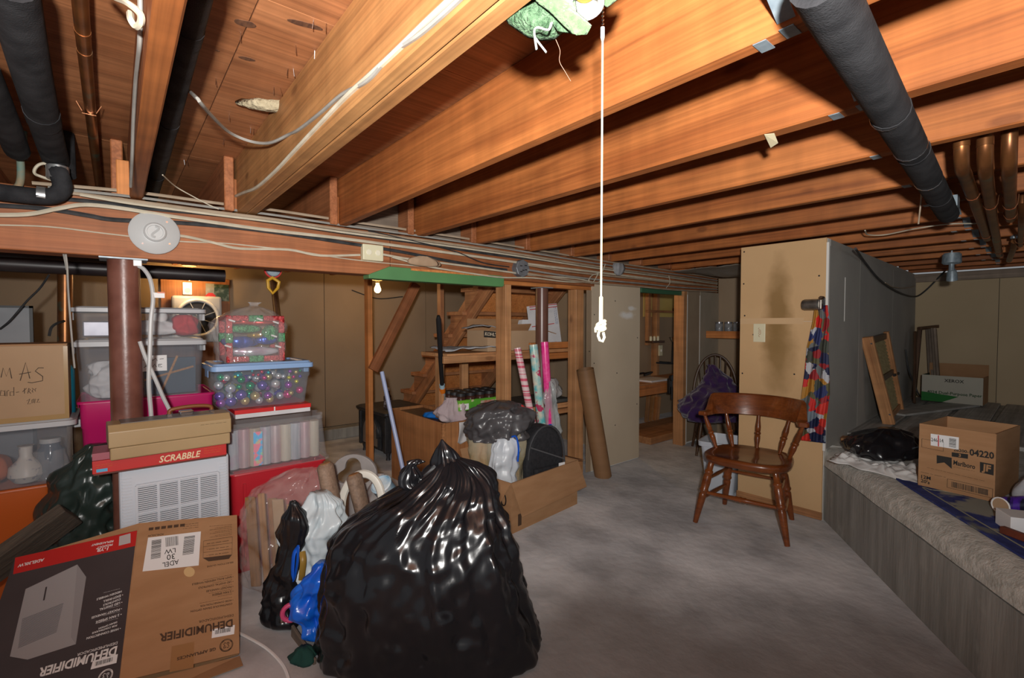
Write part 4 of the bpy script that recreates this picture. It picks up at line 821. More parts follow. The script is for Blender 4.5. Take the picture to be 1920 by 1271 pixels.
t = thing('flat_box', 'flat white gift box with red lid between clear bin and ornament tote', 'box', (xf2-.16, (a2.y+c2.y)/2, .738))
hy = (c2.y-a2.y)/2; B().box(-.16, .16, -hy+.004, hy-.004, 0, .026).build('box_base', PAPER, t); B().box(-.164, .164, -hy, hy, .022, .044).build('box_lid', mat('bright_red', (.62,.02,.02), r=.4), t, bevel=.002)
B().box(.164, .1645, -.003, .003, .022, .044).build('sticker_strip', LABEL, t)
zb = .7825; xo = -2.80
a3 = at(398,690,x=xo); c3_ = at(587,686,x=xo)
zt3 = at(490,684,x=xo).z
tote('blue-lidded clear tote full of christmas baubles', xo-.36, xo, a3.y, c3_.y, zb, zt3+.012, CLRB, LIDB, taper=.86, lidh=.026)
OC = {'violet': (.20,.12,.55), 'green': (.02,.35,.12), 'gold': (.62,.50,.18), 'silver': (.62,.66,.72), 'purple': (.40,.10,.50), 'pink': (.75,.06,.25), 'yellow': (.7,.7,.05), 'red': (.65,.03,.06), 'teal': (.02,.45,.5), 'white': (.75,.74,.72)}
orn = [(25,255,35,'white'),(65,360,50,'silver'),(55,435,32,'silver'),(70,550,52,'violet'),(150,345,28,'green'),(170,272,38,'green'),(260,335,44,'green'),(170,425,54,'violet'),(380,330,50,'violet'),(310,435,50,'gold'),(435,430,40,'purple'),(210,540,45,'gold'),(350,540,40,'silver'),(455,520,42,'gold'),(510,315,48,'white'),(640,325,40,'purple'),(750,375,40,'pink'),(645,252,22,'yellow'),(400,255,25,'pink'),(375,195,20,'red'),(440,202,20,'teal'),(332,262,18,'white'),(290,225,16,'red'),(340,225,16,'red'),(655,190,22,'purple'),(690,245,20,'pink'),(755,240,20,'violet'),(715,197,24,'gold'),(755,184,14,'green'),(280,187,14,'teal'),(110,245,16,'yellow'),(665,405,28,'gold'),(-55,330,44,'silver'),(-45,440,46,'violet'),(-35,250,34,'green'),(-30,535,44,'purple'),(540,235,34,'white'),(590,240,26,'silver'),(720,290,24,'yellow'),(255,250,20,'silver')]
for (cx, cy, r_, cn) in orn:
    rr_ = r_/5.295*2.45/897; k = random.uniform(0, .012)
    p = at(420+cx/5.295, 660+cy/5.295, x=xo-.035-k-rr_)
    p.z = max(p.z, zb+.006+rr_)
    o = B().sphere((0,0,0), rr_, 14, 9).build('bauble', mat('bauble_'+cn, OC[cn], r=.22, m=.55, coat=.5), None, smooth=True)
    sz = 'large' if r_ >= 44 else 'medium-sized' if r_ >= 28 else 'small'; o.location = p; tag(o, '%s shiny %s bauble against the front of the blue-lidded clear tote' % (sz, cn), 'bauble', '%s %s baubles in the clear tote' % (sz, cn))
for k in range(34):
    cn = random.choice(list(OC)); rr_ = random.uniform(.016, .026)
    o = B().sphere((0,0,0), rr_, 12, 8).build('bauble', mat('bauble_'+cn, OC[cn], r=.22, m=.55, coat=.5), None, smooth=True)
    o.location = (xo-.13-.16*(k % 3)/2-random.uniform(0,.03), lerp(a3.y+.07, c3_.y-.10, (k//3+.5*(k % 2))/11.5), zb+.01+rr_+random.choice((0,.055,.11)))
    tag(o, 'half-hidden %s bauble behind the front row in the blue-lidded clear tote' % cn, 'bauble', 'half-hidden %s baubles in the clear tote' % cn)
# tinsel gift-box decoration in a clear bag
xw = -2.84; a = at(425,684,x=xw); c = at(535,684,x=xw); zz = zt3+.012; ztop = at(480,588,x=xw).z
W2 = (c.y-a.y)/2; HT = ztop-zz-.012
t = thing('tinsel_decoration', 'red and green tinsel gift-box decoration in a clear bag', 'decoration', (xw-.12, (a.y+c.y)/2, zz+.002))
TR = mat('red_tinsel', (.42,.02,.03), (.75,.12,.12), sc=90, det=2, r=.3, m=.4, bump=1, bs=120); TG = mat('green_tinsel', (.03,.24,.08), (.12,.45,.2), sc=90, r=.3, m=.4, bump=1, bs=120)
DX = .12
cn = [(sx_, sy_) for sx_ in (-1, 1) for sy_ in (-1, 1)]
for sx_, sy_ in cn:
    x, y = sx_*(DX-.015), sy_*(W2-.015)
    B().bar((x,y,0), (x,y,HT*.42), .03, .03).build('tinsel_post', TR, t, bevel=.006); B().bar((x,y,HT*.42), (x,y,HT*.62), .034, .034).build('tinsel_joint', TG, t, bevel=.006); B().bar((x,y,HT*.62), (x,y,HT), .03, .03).build('tinsel_post', TR, t, bevel=.006)
for z in (.017, HT-.015):
    for sx_ in (-1, 1):
        x = sx_*(DX-.015); B().bar((x,-W2+.03,z), (x,-.035,z), .03, .03).build('tinsel_rail', TR, t, bevel=.006); B().bar((x,.035,z), (x,W2-.03,z), .03, .03).build('tinsel_rail', TR, t, bevel=.006); B().bar((x,-.035,z), (x,.035,z), .034, .034).build('tinsel_joint', TG, t, bevel=.006)
    for sy_ in (-1, 1): y = sy_*(W2-.015); B().bar((-DX+.03,y,z), (DX-.03,y,z), .03, .03).build('tinsel_rail', TR, t, bevel=.006)
for (y, z, w_, h_, m, sd) in ((-.06, .12, .09, .06, mat('blue_foil', (.03,.08,.42), r=.25, m=.5), 1), (.06, .13, .06, .05, MATS['blue_foil'], 2), (-.05, .20, .08, .045, TG, 3), (.08, .17, .04, .09, TG, 4), (.0, .24, .11, .03, mat('red_foil', (.6,.05,.04), r=.3, m=.4), 5), (0, .06, .13, .05, HOLO, 6), (.01, .16, .04, .03, mat('gold_foil', (.5,.3,.03), r=.3, m=.6), 7)):
    k = sack('foil_filling', [(-h_/2,0,0,.3*w_,.02,.1), (-h_/4,0,0,w_/1.2,.03,.12), (h_/4,0,0,w_/1.2,.03,.12), (h_/2,0,0,.3*w_,.02,.1)], m, t, n=36, rows=14, seed=sd, nz=.02); k.location = (.05, y, z*HT/.28); k.rotation_euler = (0,0,R(90))
for (y, z) in ((-.1,.26), (.11,.25), (.1,.16), (.12,.09), (-.12,.1), (.03,.27)): B().lathe([(.005,0), (.005,.028), (.001,.032)], 6, Matrix.Translation((DX, y, z*HT/.3)) @ Matrix.Rotation(R(70), 4, 'X')).build('mini_light', PORC, t)
k = sack('clear_wrap', [(-.001,0,0,W2+.01,DX+.012,.01), (.01,0,0,W2+.02,DX+.02,.02), (HT*.5,-.012,0,W2+.028,DX+.025,.025), (HT*.92,-.008,0,W2+.018,DX+.018,.02), (HT+.035,0,0,W2*.55,DX*.6,.05), (HT+.055,.01,0,.02,.02,.1), (HT+.075,.015,0,.03,.02,.25)], WRAP, t, n=90, rows=44, seed=21, nz=.022, e=5); k.rotation_euler = (0,0,R(90))
# ================================================================ FOREGROUND LEFT: cartons, cases, bags
def fit_text(s, P0, P1, nrm, m, parent, ys=1.0, bold=.0, lift=.0006, shear=0, name='lettering', f=1.0):
    """print s from world point P0 to P1 (reading direction) on a surface with outward normal nrm"""
    P0, P1, nz = V(P0), V(P1), V(nrm).normalized(); L = (P1-P0).length; ax = (P1-P0).normalized(); ay = nz.cross(ax).normalized()
    o = text(s, 1.0, m, parent, Matrix.Identity(4), bold=bold, name=name, depth=.0005, shear=shear)
    xs_ = [v.co.x for v in o.data.vertices]; w0 = max(xs_)-min(xs_); k = L/w0*f
    M = Matrix((ax*k, ay*k*ys, nz)).transposed().to_4x4(); M.translation = (P0+P1)/2 + nz*lift
    PM = parent.matrix_basis
    if parent.parent: PM = parent.parent.matrix_basis @ PM
    o.matrix_basis = PM.inverted() @ M
    return o
class Face:
    """a flat face in the world; finds the point of it seen at a photo pixel"""
    def __init__(s, o, n): s.o = V(o); s.n = V(n).normalized()
    def __call__(s, px, py):
        d = at(px, py, d=1) - CAM; return CAM + d*((s.o-CAM).dot(s.n)/d.dot(s.n))
    def patch(s, name, pts, m, parent, lift=.0004, th=.0003):
        P = [s(a, b) + s.n*lift for a, b in pts]; b = B(); n = len(P)
        b.add(P + [p + s.n*th for p in P], [tuple(range(n)), tuple(range(n, 2*n))] + [(i, (i+1) % n, n+(i+1) % n, n+i) for i in range(n)])
        return b.build(name, m, parent, world=True)
    def text(s, t, p0, p1, m, parent, **k): return fit_text(t, s(*p0), s(*p1), s.n, m, parent, **k)
def fine(P0, P1, nrm, h, m, parent, lift=.0006, seed=0):
    """illegible small print: a row of short dashes of uneven length"""
    rnd = random.Random(seed); P0, P1, nz = V(P0), V(P1), V(nrm).normalized(); L = (P1-P0).length; a = (P1-P0).normalized(); b = B(); x = 0
    while x < L:
        w_ = min(rnd.uniform(1.2, 4.5)*h, L-x); b.bar(P0 + a*x + nz*lift, P0 + a*(x+w_) + nz*lift, .0004, h*rnd.uniform(.55, .9), up=nz); x += w_ + h*.7
    return b.build('small_print', m, parent, world=True)
def c7(x, y): return (x/2.889, 831+y/2.889)
# ---------------------------------------------------------------- collapsed dehumidifier carton leaning on the white unit
A, B_, C_ = V((-2.520,-.303,.347)), V((-2.387,.061,.432)), V((-2.374,.398,.382))
E_ = V((-1.965,-.010,.071)); dn = E_-B_
F_, D_ = A+dn, C_+dn
t = thing('cardboard_box', 'collapsed dehumidifier carton, upside down, leaning on the louvred unit', 'box', (E_.x, E_.y, 0))
def slab(name, P, m, th=.006):
    n_ = (P[1]-P[0]).cross(P[3]-P[0]).normalized()
    if n_.dot(CAM-P[0]) < 0: n_ = -n_
    return B().add(list(P) + [p - n_*th for p in P], [(0,1,2,3), (7,6,5,4), (0,4,5,1), (1,5,6,2), (2,6,7,3), (3,7,4,0)]).build(name, m, t, world=True), n_
fd, nd = slab('front_panel', [A, B_, E_, F_], CARD); fk, nk = slab('side_panel', [B_, C_, D_, E_], CARD)
slab('back_panel', [A - nd*.012, C_ - nk*.012, D_ - nk*.012, F_ - nd*.012], CARDI)
Fd, Fk = Face(B_, nd), Face(B_, nk)
# loose bottom flap on the concrete
B().add([D_ + V((.0,0,-.012)), E_ + V((0,0,-.02)), V((E_.x+.06, E_.y-.0, .012)), V((D_.x+.06, D_.y, .008))], [(0,1,2,3)]).build('bottom_flap', CARDI, t, world=True, solid=.004)
GREYP = mat('dark_print', (.055,.045,.047), (.075,.062,.064), sc=3, r=.35)
Fd.patch('printed_sheet', [c7(82,622), c7(742,472), c7(640,1330), c7(-260,1500), c7(-170,1330)], GREYP, fd)
Fd.patch('red_band', [c7(84,620), c7(744,473), c7(734,556), c7(72,710)], RED, fd, lift=.0009)
Fd.patch('product_picture', [c7(140,790), c7(420,657), c7(468,725), c7(412,1088), c7(150,1172), c7(55,1155)], mat('pic_grey', (.34,.33,.335), r=.5), fd, lift=.0009)
Fd.patch('product_picture', [c7(420,657), c7(468,725), c7(412,1088), c7(385,1050)], mat('pic_grey2', (.29,.28,.285), r=.5), fd, lift=.0013)
Fd.patch('product_slot', [c7(248,780), c7(257,777), c7(243,850), c7(234,853)], GREYP, fd, lift=.0014)
gr = B(); 
for k in range(22):
    u = k/21; a = Fd(*c7(lerp(122,100,u), lerp(955,1110,u))); c = Fd(*c7(lerp(345,308,u), lerp(868,1022,u))); gr.bar(a + nd*.0014, c + nd*.0014, .0004, .0035, up=nd)
gr.build('product_grille', mat('pic_dark', (.12,.115,.12), r=.5), t, world=True)
Fd.patch('badge', [c7(648,505), c7(708,488), c7(708,540), c7(644,556)], mat('badge_grey', (.5,.45,.45), r=.5), fd, lift=.0013)
Fd.text('ADEL30LW', c7(240,630), c7(100,664), WHITEI, fd, lift=.0014, bold=.02)
for k, (s_, x0, y0, x1, y1) in enumerate((('1-YR.', 590,568, 522,580), ('PRODUCT', 612,548, 528,566), ('REPLACEMENT', 616,530, 498,552))): Fd.text(s_, c7(x0,y0), c7(x1,y1), WHITEI, fd, lift=.0014, bold=.02)
for (s_, x0, y0, x1) in (('• HOSE CONNECTION', 655,1002,470), ('FOR CONTINUOUS', 635,985,500), ('DRAIN OPTION', 635,968,535), ('• 2 FAN SPEEDS', 660,925,520), ('• POCKET HANDLES', 662,895,497), ('• LED DIGITAL', 664,860,540), ('CONTROLS', 655,843,560), ('• EASY-ROLL', 668,820,560), ('HIDDEN WHEELS', 660,802,525)):
    Fd.text(s_, c7(x0,y0), c7(x1, y0+(x0-x1)*.22+14), WHITEI, t, lift=.001, bold=.015)
Fd.text('DEHUMIDIFIER', c7(636,1118), c7(215,1240), WHITEI, fd, lift=.001, bold=.03, ys=1.15)
Fd.text('DESHUMIDIFICADOR', c7(638,1080), c7(420,1145), WHITEI, fd, lift=.001)
def barcode(F, q0, q1, q2, m, parent, n=22, lift=.0014, seed=1):
    """bars between pixel corners q0 (start), q1 (end), q2 (end of the first bar)"""
    rnd = random.Random(seed); b = B(); p0, p1, p2 = F(*q0), F(*q1), F(*q2); h_ = p2-p0; x = 0
    for k in range(n):
        w_ = rnd.uniform(.3, .75)/n; a = p0.lerp(p1, k/n); c = p0.lerp(p1, k/n+w_)
        b.add([a + F.n*lift, c + F.n*lift, c + h_ + F.n*lift, a + h_ + F.n*lift], [(0,1,2,3)])
    return b.build('barcode', m, parent, world=True)
Fd.patch('barcode_label', [c7(505,1180), c7(640,1142), c7(632,1190), c7(492,1226)], LABEL, fd, lift=.0016)
barcode(Fd, c7(520,1185), c7(615,1158), c7(516,1208), INK, fd, lift=.0022)
def monogram(F, c, rx, m, parent, lift=.001):
    o = F(*c); ax = (F(c[0]+rx, c[1]-rx*.2)-o); r_ = ax.length; ax.normalize(); ay = F.n.cross(ax); ax, ay = -ax, -ay
    b = B(); L = o + F.n*lift
    def ring(R0, w_, n=28): b.tube([L + ax*R0*cos(q) + ay*R0*sin(q) for q in [i*2*pi/n for i in range(n)]], w_, 4, closed=True)
    ring(r_, r_*.06); ring(r_*.85, r_*.035)
    for s_ in (-1, 1):
        pts = [(.05,-.35),(.3,-.45),(.42,-.2),(.2,.05),(.4,.2),(.38,.42),(.15,.42),(.1,.2)]
        b.tube([L + ax*(s_*x*r_) + ay*(s_*y*r_) for x, y in pts], r_*.06, 4)
    for k in range(4): q = k*pi/2+.4; b.tube([L + ax*r_*.93*cos(q+i*.15) + ay*r_*.93*sin(q+i*.15) for i in range(4)], r_*.07, 4)
    return b.build('round_monogram', m, parent, world=True)
monogram(Fd, c7(572,1262), 13, WHITEI, fd, lift=.001)
Fk.text('DEHUMIDIFIER', c7(1263,970), c7(866,1052), INKB, fk, bold=.03, ys=1.1)
Fk.text('DESHUMIDIFICADOR', c7(1265,930), c7(1078,966), INKB, fk)
Fk.patch('barcode_label', [c7(1150,1008), c7(1272,984), c7(1268,1034), c7(1146,1056)], LABEL, fk, lift=.0008); barcode(Fk, c7(1166,1014), c7(1252,998), c7(1164,1036), INK, fk, lift=.0014, seed=3)
monogram(Fk, c7(1226,1094), 12, INKB, fk)
Fk.text('GE APPLIANCES', c7(1170,1112), c7(958,1168), INKB, fk, bold=.03, ys=.8)
Fk.patch('shipping_label', [c7(802,512), c7(1088,478), c7(1076,662), c7(772,695)], LABEL, fk, lift=.0008)
Fk.text('ADEL', c7(968,640), c7(880,660), INK, fk, lift=.0014, ys=1.3); Fk.text('30', c7(948,610), c7(904,618), INK, fk, lift=.0014, ys=1.1); Fk.text('LW', c7(952,578), c7(892,588), INK, fk, lift=.0014, ys=1.1)
barcode(Fk, c7(822,528), c7(816,632), c7(874,520), INK, fk, n=26, seed=5); barcode(Fk, c7(998,508), c7(988,608), c7(1056,500), INK, fk, n=26, seed=6); barcode(Fk, c7(896,512), c7(966,502), c7(898,562), INK, fk, n=16, seed=7)
fr = [c7(1102,530), c7(1258,506), c7(1256,604), c7(1100,622)]
b = B()
for i in range(4): b.bar(Fk(*fr[i]) + nk*.0007, Fk(*fr[(i+1) % 4]) + nk*.0007, .0005, .0022, up=nk)
for k in (1, 2): b.bar(Fk(*c7(1102,530+31*k)) + nk*.0007, Fk(*c7(1257,506+33*k)) + nk*.0007, .0005, .0015, up=nk)
b.build('table_frame', INKB, t, world=True)
for k in range(3): fine(Fk(*c7(1238,528+32*k)), Fk(*c7(1120,546+31*k)), nk, .0055, INKB, fk, seed=20+k); fine(Fk(*c7(1240,541+32*k)), Fk(*c7(1150,555+31*k)), nk, .003, INKB, fk, seed=30+k)
Fk.patch('table_foot', [c7(1100,622), c7(1256,604), c7(1240,626), c7(1130,640)], INKB, fk)
Fk.text('SELECTION GUIDE', c7(1264,644), c7(1122,668), INKB, fk, ys=.8)
Fk.patch('round_sticker', [c7(1025+30*cos(q), 697+27*sin(q)) for q in [i*pi/10 for i in range(20)]], mat('tan_dot', (.62,.42,.2), r=.7), fk)
for (s_, x0, y0, x1) in (('• EASY-ROLL HIDDEN WHEELS', 1264,722,1040), ('• LED DIGITAL CONTROLS', 1264,748,1075), ('• POCKET HANDLES', 1264,774,1117), ('• 2 FAN SPEEDS', 1264,800,1150), ('• HOSE CONNECTION FOR', 1264,848,1085), ('CONTINUOUS DRAIN OPTION', 1258,868,1032)):
    Fk.text(s_, c7(x0,y0), c7(x1, y0+(x0-x1)*.19), INKB, t, bold=.01)
for k, (x0, y0, x1) in enumerate(((1256,712,1100), (1256,738,1150), (1256,764,1200), (1256,790,1130), (1256,816,1180), (1256,834,1080))): fine(Fk(*c7(x0,y0)), Fk(*c7(x1, y0+(x0-x1)*.19)), nk, .0022, INKB, fk, seed=70+k)
for k, (x0, y0, x1) in enumerate(((650,788,560), (655,832,580), (650,880,590), (650,912,560), (640,948,520))): fine(Fd(*c7(x0,y0)), Fd(*c7(x1, y0+(x0-x1)*.25)), nd, .0022, WHITEI, fd, seed=80+k)
Fk.text('ADEL30LW', c7(888,492), c7(800,502), INKB, fk)
for k in range(6): Fk.patch('handling_icon', [c7(806+34*k, 458-4*k), c7(832+34*k, 455-4*k), c7(830+34*k, 470-4*k), c7(805+34*k, 473-4*k)], INKB, fk)
for k in range(3): fine(Fk(*c7(1075,432+11*k)), Fk(*c7(990,442+11*k)), nk, .0032, INKB, fk, seed=k)
for k in range(7): fine(Fk(*c7(1256,440+9*k)), Fk(*c7(1165 if k % 2 else 1135,450+10*k)), nk, .0026, INKB, fk, seed=9+k)
Fk.patch('tan_tape', [c7(930,1100), c7(1052,1075), c7(1048,1215), c7(918,1240)], mat('kraft_tape', (.33,.17,.07), r=.3), fk, lift=.0005)
# ---------------------------------------------------------------- white louvred unit
xu = -2.47; a = at(222,884,x=xu); c = at(430,849,x=xu); HU = (a.z+c.z)/2
t = thing('dehumidifier', 'white plastic unit with louvred front behind the collapsed carton', 'dehumidifier', (xu-.06, (a.y+c.y)/2, 0))
hw = (c.y-a.y)/2; WPL = mat('white_plastic', (.60,.64,.70), r=.4)
B().box(-.06, .05, -hw, hw, 0, HU).build('housing', WPL, t, bevel=.012)
B().box(.05, .056, -hw+.055, hw-.045, .08, HU-.075).build('dark_intake', mat('dark_intake', (.06,.065,.07), r=.8), t)
gy0, gy1, gz0, gz1 = -hw+.055, hw-.045, .10, HU-.075
for i in range(4):
    for j in range(4):
        b = B(); ya = lerp(gy0, gy1, i/4)+.004; yb = lerp(gy0, gy1, (i+1)/4)-.004; z0 = lerp(gz0, gz1, j/4)+.004; z1 = lerp(gz0, gz1, (j+1)/4)-.004
        for k in range(13): z = lerp(z0, z1, (k+.5)/13); b.box(.056, .062, ya, yb, z-.0026, z+.0022)
        b.build('louvre_slats', WPL, t)['kind'] = 'stuff'
for i in range(5): y = lerp(gy0, gy1, i/4); B().box(.055, .064, y-.0045, y+.0045, gz0, gz1).build('mullion', WPL, t)
for j in range(5): z = lerp(gz0, gz1, j/4); B().box(.055, .0638, gy0, gy1, z-.0045, z+.0045).build('crossbar', WPL, t)
for s_ in (-1, 1):
    b = B()
    for k in range(40): z = .1+k*.0125; b.box(.05, .054, s_*(hw-.04) if s_ < 0 else hw-.038, -hw+.008 if s_ < 0 else hw-.008, z, z+.006) if z < HU-.02 else None
    b.build('side_ribs', WPL, t)['kind'] = 'stuff'
# ---------------------------------------------------------------- red game box on the unit
xg = -2.43
a = at(173,888,x=xg); c = at(425,860,x=xg); zt_ = HU+.002
t = thing('game_box', 'red board game box under the beige carrying case', 'game box', (xg-.09, (a.y+c.y)/2, zt_), 0)
hw = (c.y-a.y)/2
B().box(-.078, .088, -hw+.003, hw-.003, 0, .03).build('box_base', mat('game_base', (.12,.03,.02), r=.5), t)
B().box(-.080, .090, -hw, hw, .006, .056).build('box_lid', RED, t, bevel=.002)
Fg = Face((xg, 0, 0), (1,0,0)); yg = (a.y+c.y)/2
def gp(y, z): return V((xg+.0002, yg+y, zt_+z))
fit_text('SCRABBLE', gp(-.02,.026), gp(.125,.026), (1,0,0), mat('cream_ink', (.75,.62,.40), r=.5), t, bold=.02, shear=.25, ys=1.2)
mat('yellow_ink', (.65,.30,.03), r=.5)
for k in range(3): fine(gp(.14,.046-.010*k), gp(hw-.02,.046-.010*k), (1,0,0), .004, MATS['yellow_ink'], t, seed=40+k)
for k in range(2): fine(gp(-hw+.012,.040-.008*k), gp(-hw+.06,.040-.008*k), (1,0,0), .004, MATS['yellow_ink'], t, seed=50+k)
B().box(xg, xg+.0012, yg-hw+.012, yg-hw+.045, zt_+.012, zt_+.024).build('blue_badge', mat('blue_ink', (.10,.38,.62), r=.5), t, world=True)
B().box(-.07, .085, -hw, -hw+.075, .0565, .085).build('pink_end', mat('pink_card', (.35,.10,.13), r=.4), t, bevel=.002)
# ---------------------------------------------------------------- beige carrying case
xc = -2.40
a = at(200,868,x=xc); c = at(428,832,x=xc); z0 = zt_+.0575; HC = .135
t = thing('carrying_case', 'beige hard carrying case with brown handle on the game box', 'case', (xc-.085, (a.y+c.y)/2+.006, z0), R(3))
hw = (c.y-a.y)/2+.004; GOLD = mat('beige_vinyl', (.36,.25,.125), (.41,.29,.15), sc=3, r=.4)
B().box(-.075, .085, -hw+.004, hw-.004, 0, .048).build('case_base', GOLD, t, bevel=.005)
B().prism([(-.075,.0495), (.088,.0495), (.088,.11), (.06,HC), (-.05,HC), (-.075,.11)], -hw, hw, Matrix(((1,0,0,0), (0,0,-1,0), (0,1,0,0), (0,0,0,1)))).build('case_lid', GOLD, t, bevel=.003)
B().box(-.05, .058, -hw+.04, hw-.06, HC, HC+.002).build('top_plate', mat('grey_plate', (.16,.15,.14), r=.4), t)
B().tube(smooth_path([(.0,-.005,HC+.004), (.0,.0,HC+.026), (.0,.045,HC+.034), (.0,.10,HC+.034), (.0,.145,HC+.026), (.0,.15,HC+.004)], 6), .008, 10).build('handle', mat('brown_leather', (.20,.07,.02), r=.45), t, smooth=True)
for y in (-.005, .15): B().box(-.012, .012, y-.008, y+.008, HC, HC+.012).build('handle_mount', CHROME, t)
B().box(-.02, .02, .03, .08, HC, HC+.02).build('latch', CHROME, t, bevel=.004)
fine(t.matrix_basis @ V((.088, hw-.115, .098)), t.matrix_basis @ V((.088, hw-.02, .098)), (1,.05,0), .006, INKB, t, seed=60)
# ---------------------------------------------------------------- dark green bag, timber, small things
BAGM = dict(r=.28, bump=1, bs=4, spec=.5, bd=.03, ridge=True)
o = sack('garbage_bag', [(0,0,0,.10,.09,.02), (.03,0,0,.145,.115,.03), (.2,-.005,0,.155,.12,.03), (.36,.0,0,.15,.12,.03), (.48,.02,0,.13,.11,.04), (.60,.045,0,.09,.08,.06), (.68,.06,0,.035,.03,.1)], mat('dark_green_film', (.022,.035,.030), (.035,.05,.044), sc=5, **BAGM), None, n=100, rows=60, seed=31, nz=.035)
o.location = (-2.885, -.125, 0); o.rotation_euler = (0,0,YAW); tag(o, 'dark green plastic garbage bag squeezed behind the game box', 'bag')
o = plank('rough_timber', at(-90,1120,x=-2.62), at(133,962,x=-2.66), .05, .13, mat('dark_timber', (.06,.045,.035), (.10,.08,.06), sc=6, st=(1,8,8), r=.9, bump=.4, bs=20), None, up=(.6,.1,1)); tag(o, 'rough weathered timber leaning in front of the orange tote', 'timber')
# ---------------------------------------------------------------- black garbage bag in the foreground
BLKF = mat('black_film', (.010,.010,.012), r=.22, bump=.9, bs=2.2, bst=(2.6,2.6,.7), spec=.6, bd=.03, ridge=True)
loc = FW*1.78 + RT*(-.305)
t = thing('garbage_bag', 'big full black garbage bag with knotted top beside the open carton', 'bag', (loc.x, loc.y, 0), YAW)
sack('bag_body', [(0,0,0,.38,.20,.01), (.02,0,0,.418,.235,.015), (.10,-.006,0,.400,.24,.018), (.22,-.020,0,.374,.235,.022), (.34,-.030,0,.352,.22,.026), (.42,-.034,.0,.335,.20,.03), (.48,-.015,.01,.300,.185,.035), (.53,.015,.015,.250,.165,.045), (.58,.05,.02,.198,.14,.06), (.625,.082,.03,.150,.11,.08), (.665,.092,.035,.105,.08,.11), (.695,.085,.035,.06,.05,.15), (.71,.08,.035,.02,.02,.15)],
     BLKF, t, n=220, rows=110, seed=41, ks=(11,23,41), nz=.020, nf=7, e=2.6)
k = sack('tied_neck', [(.63,.06,.03,.075,.055,.1), (.67,.062,.03,.068,.045,.12), (.71,.056,.03,.048,.03,.15), (.75,.046,.03,.024,.016,.15), (.782,.038,.03,.004,.004,.1)], BLKF, t, n=60, rows=26, seed=43, nz=.02)
k = sack('knot', [(.60,-.05,.0,.03,.03,.1), (.625,-.075,.0,.038,.032,.12), (.66,-.078,.0,.038,.03,.14), (.69,-.072,.0,.014,.02,.2), (.705,-.058,.0,.024,.012,.25), (.715,-.05,.0,.006,.004,.2)], BLKF, t, n=60, rows=30, seed=44, nz=.03)
# ---------------------------------------------------------------- clear bag with wooden slats, black bag, white bag, blue bag
loc = FW*2.17 + RT*((527-960)/897*2.17)
t = thing('clear_bag', 'clear plastic bag of pale wooden slats in front of the red tote', 'bag', (loc.x, loc.y, 0), YAW)
for i, (x, w_, h_, m) in enumerate(((-.125,.045,.44,LIT), (-.085,.03,.45,LIT), (-.045,.04,.42,STUD), (.0,.05,.43,CARDP), (.055,.05,.40,STUD), (-.02,.05,.38,OLDW))):
    plank('wood_slat', t.matrix_basis @ V((x+.01, -.03+.02*(i % 3), .03)), t.matrix_basis @ V((x-.012, -.03+.02*(i % 3), h_)), w_, .012, m, t, up=FW)
sack('clear_film', [(.015,-.03,0,.08,.06,.02), (.06,-.035,0,.135,.09,.03), (.20,-.02,0,.165,.105,.03), (.34,.0,0,.172,.11,.03), (.44,.02,0,.172,.105,.04), (.50,.05,0,.135,.08,.05), (.55,.09,.01,.07,.05,.1)], WRAPB, t, n=110, rows=60, seed=51, nz=.04)
loc = FW*1.93 + RT*((528-960)/897*1.93)
o = sack('garbage_bag', [(0,0,0,.06,.05,.02), (.03,-.01,0,.085,.065,.04), (.12,-.012,0,.08,.065,.05), (.22,.005,0,.06,.05,.05), (.34,.03,0,.055,.04,.06), (.45,.04,0,.035,.03,.1), (.50,.035,0,.012,.012,.15)], BLKF, None, n=80, rows=46, seed=52, nz=.03)
o.location = (loc.x, loc.y, 0); o.rotation_euler = (0,0,YAW); tag(o, 'slim black garbage bag slumped between clear bag and white bag', 'bag')
loc = FW*1.99 + RT*((590-960)/897*1.99)
t = thing('drawstring_bag', 'pale blue-white plastic bag with a blue drawstring', 'bag', (loc.x, loc.y, 0), YAW)
PBLU = mat('pale_film', (.56,.64,.68), (.48,.56,.60), sc=7, r=.35, bump=1, bs=5, bd=.03, ridge=True)
sack('bag_body', [(0,.01,0,.06,.05,.03), (.04,.01,0,.10,.07,.04), (.16,0,0,.105,.08,.05), (.27,-.01,0,.10,.08,.06), (.33,-.03,0,.105,.08,.06), (.36,-.025,0,.115,.085,.05), (.40,0,0,.10,.075,.06), (.46,.012,.01,.075,.055,.08), (.51,.0,.02,.04,.03,.1)], PBLU, t, n=110, rows=64, seed=53, nz=.04)
B().tube(smooth_path([(-.035,-.10,.33), (-.045,-.115,.31), (-.05,-.118,.26), (-.055,-.112,.20), (-.045,-.112,.215), (-.032,-.118,.27), (-.03,-.114,.31), (-.035,-.10,.335)], 6), .011, 8, ell=.45).build('drawstring', mat('blue_film', (.005,.10,.62), r=.3), t, smooth=True)
B().tube(smooth_path([(-.02,-.10,.31), (-.008,-.118,.28), (-.015,-.115,.23), (-.022,-.105,.20)], 5), .012, 8, ell=.45).build('gold_ribbon', mat('ochre_film', (.28,.17,.03), r=.4), t, smooth=True)
loc = FW*1.80 + RT*((578-960)/897*1.80)
BLU = mat('blue_bag_film', (.004,.09,.58), (.01,.14,.70), sc=6, r=.25, bump=1, bs=5, bd=.03, spec=.7, ridge=True)
o = sack('plastic_bag', [(.03,.03,0,.02,.03,.06), (.07,.02,0,.05,.05,.06), (.14,.0,0,.075,.055,.06), (.20,.01,0,.075,.055,.07), (.26,.03,0,.055,.045,.08), (.31,.05,.0,.02,.02,.1)], BLU, None, n=90, rows=44, seed=54, nz=.05)
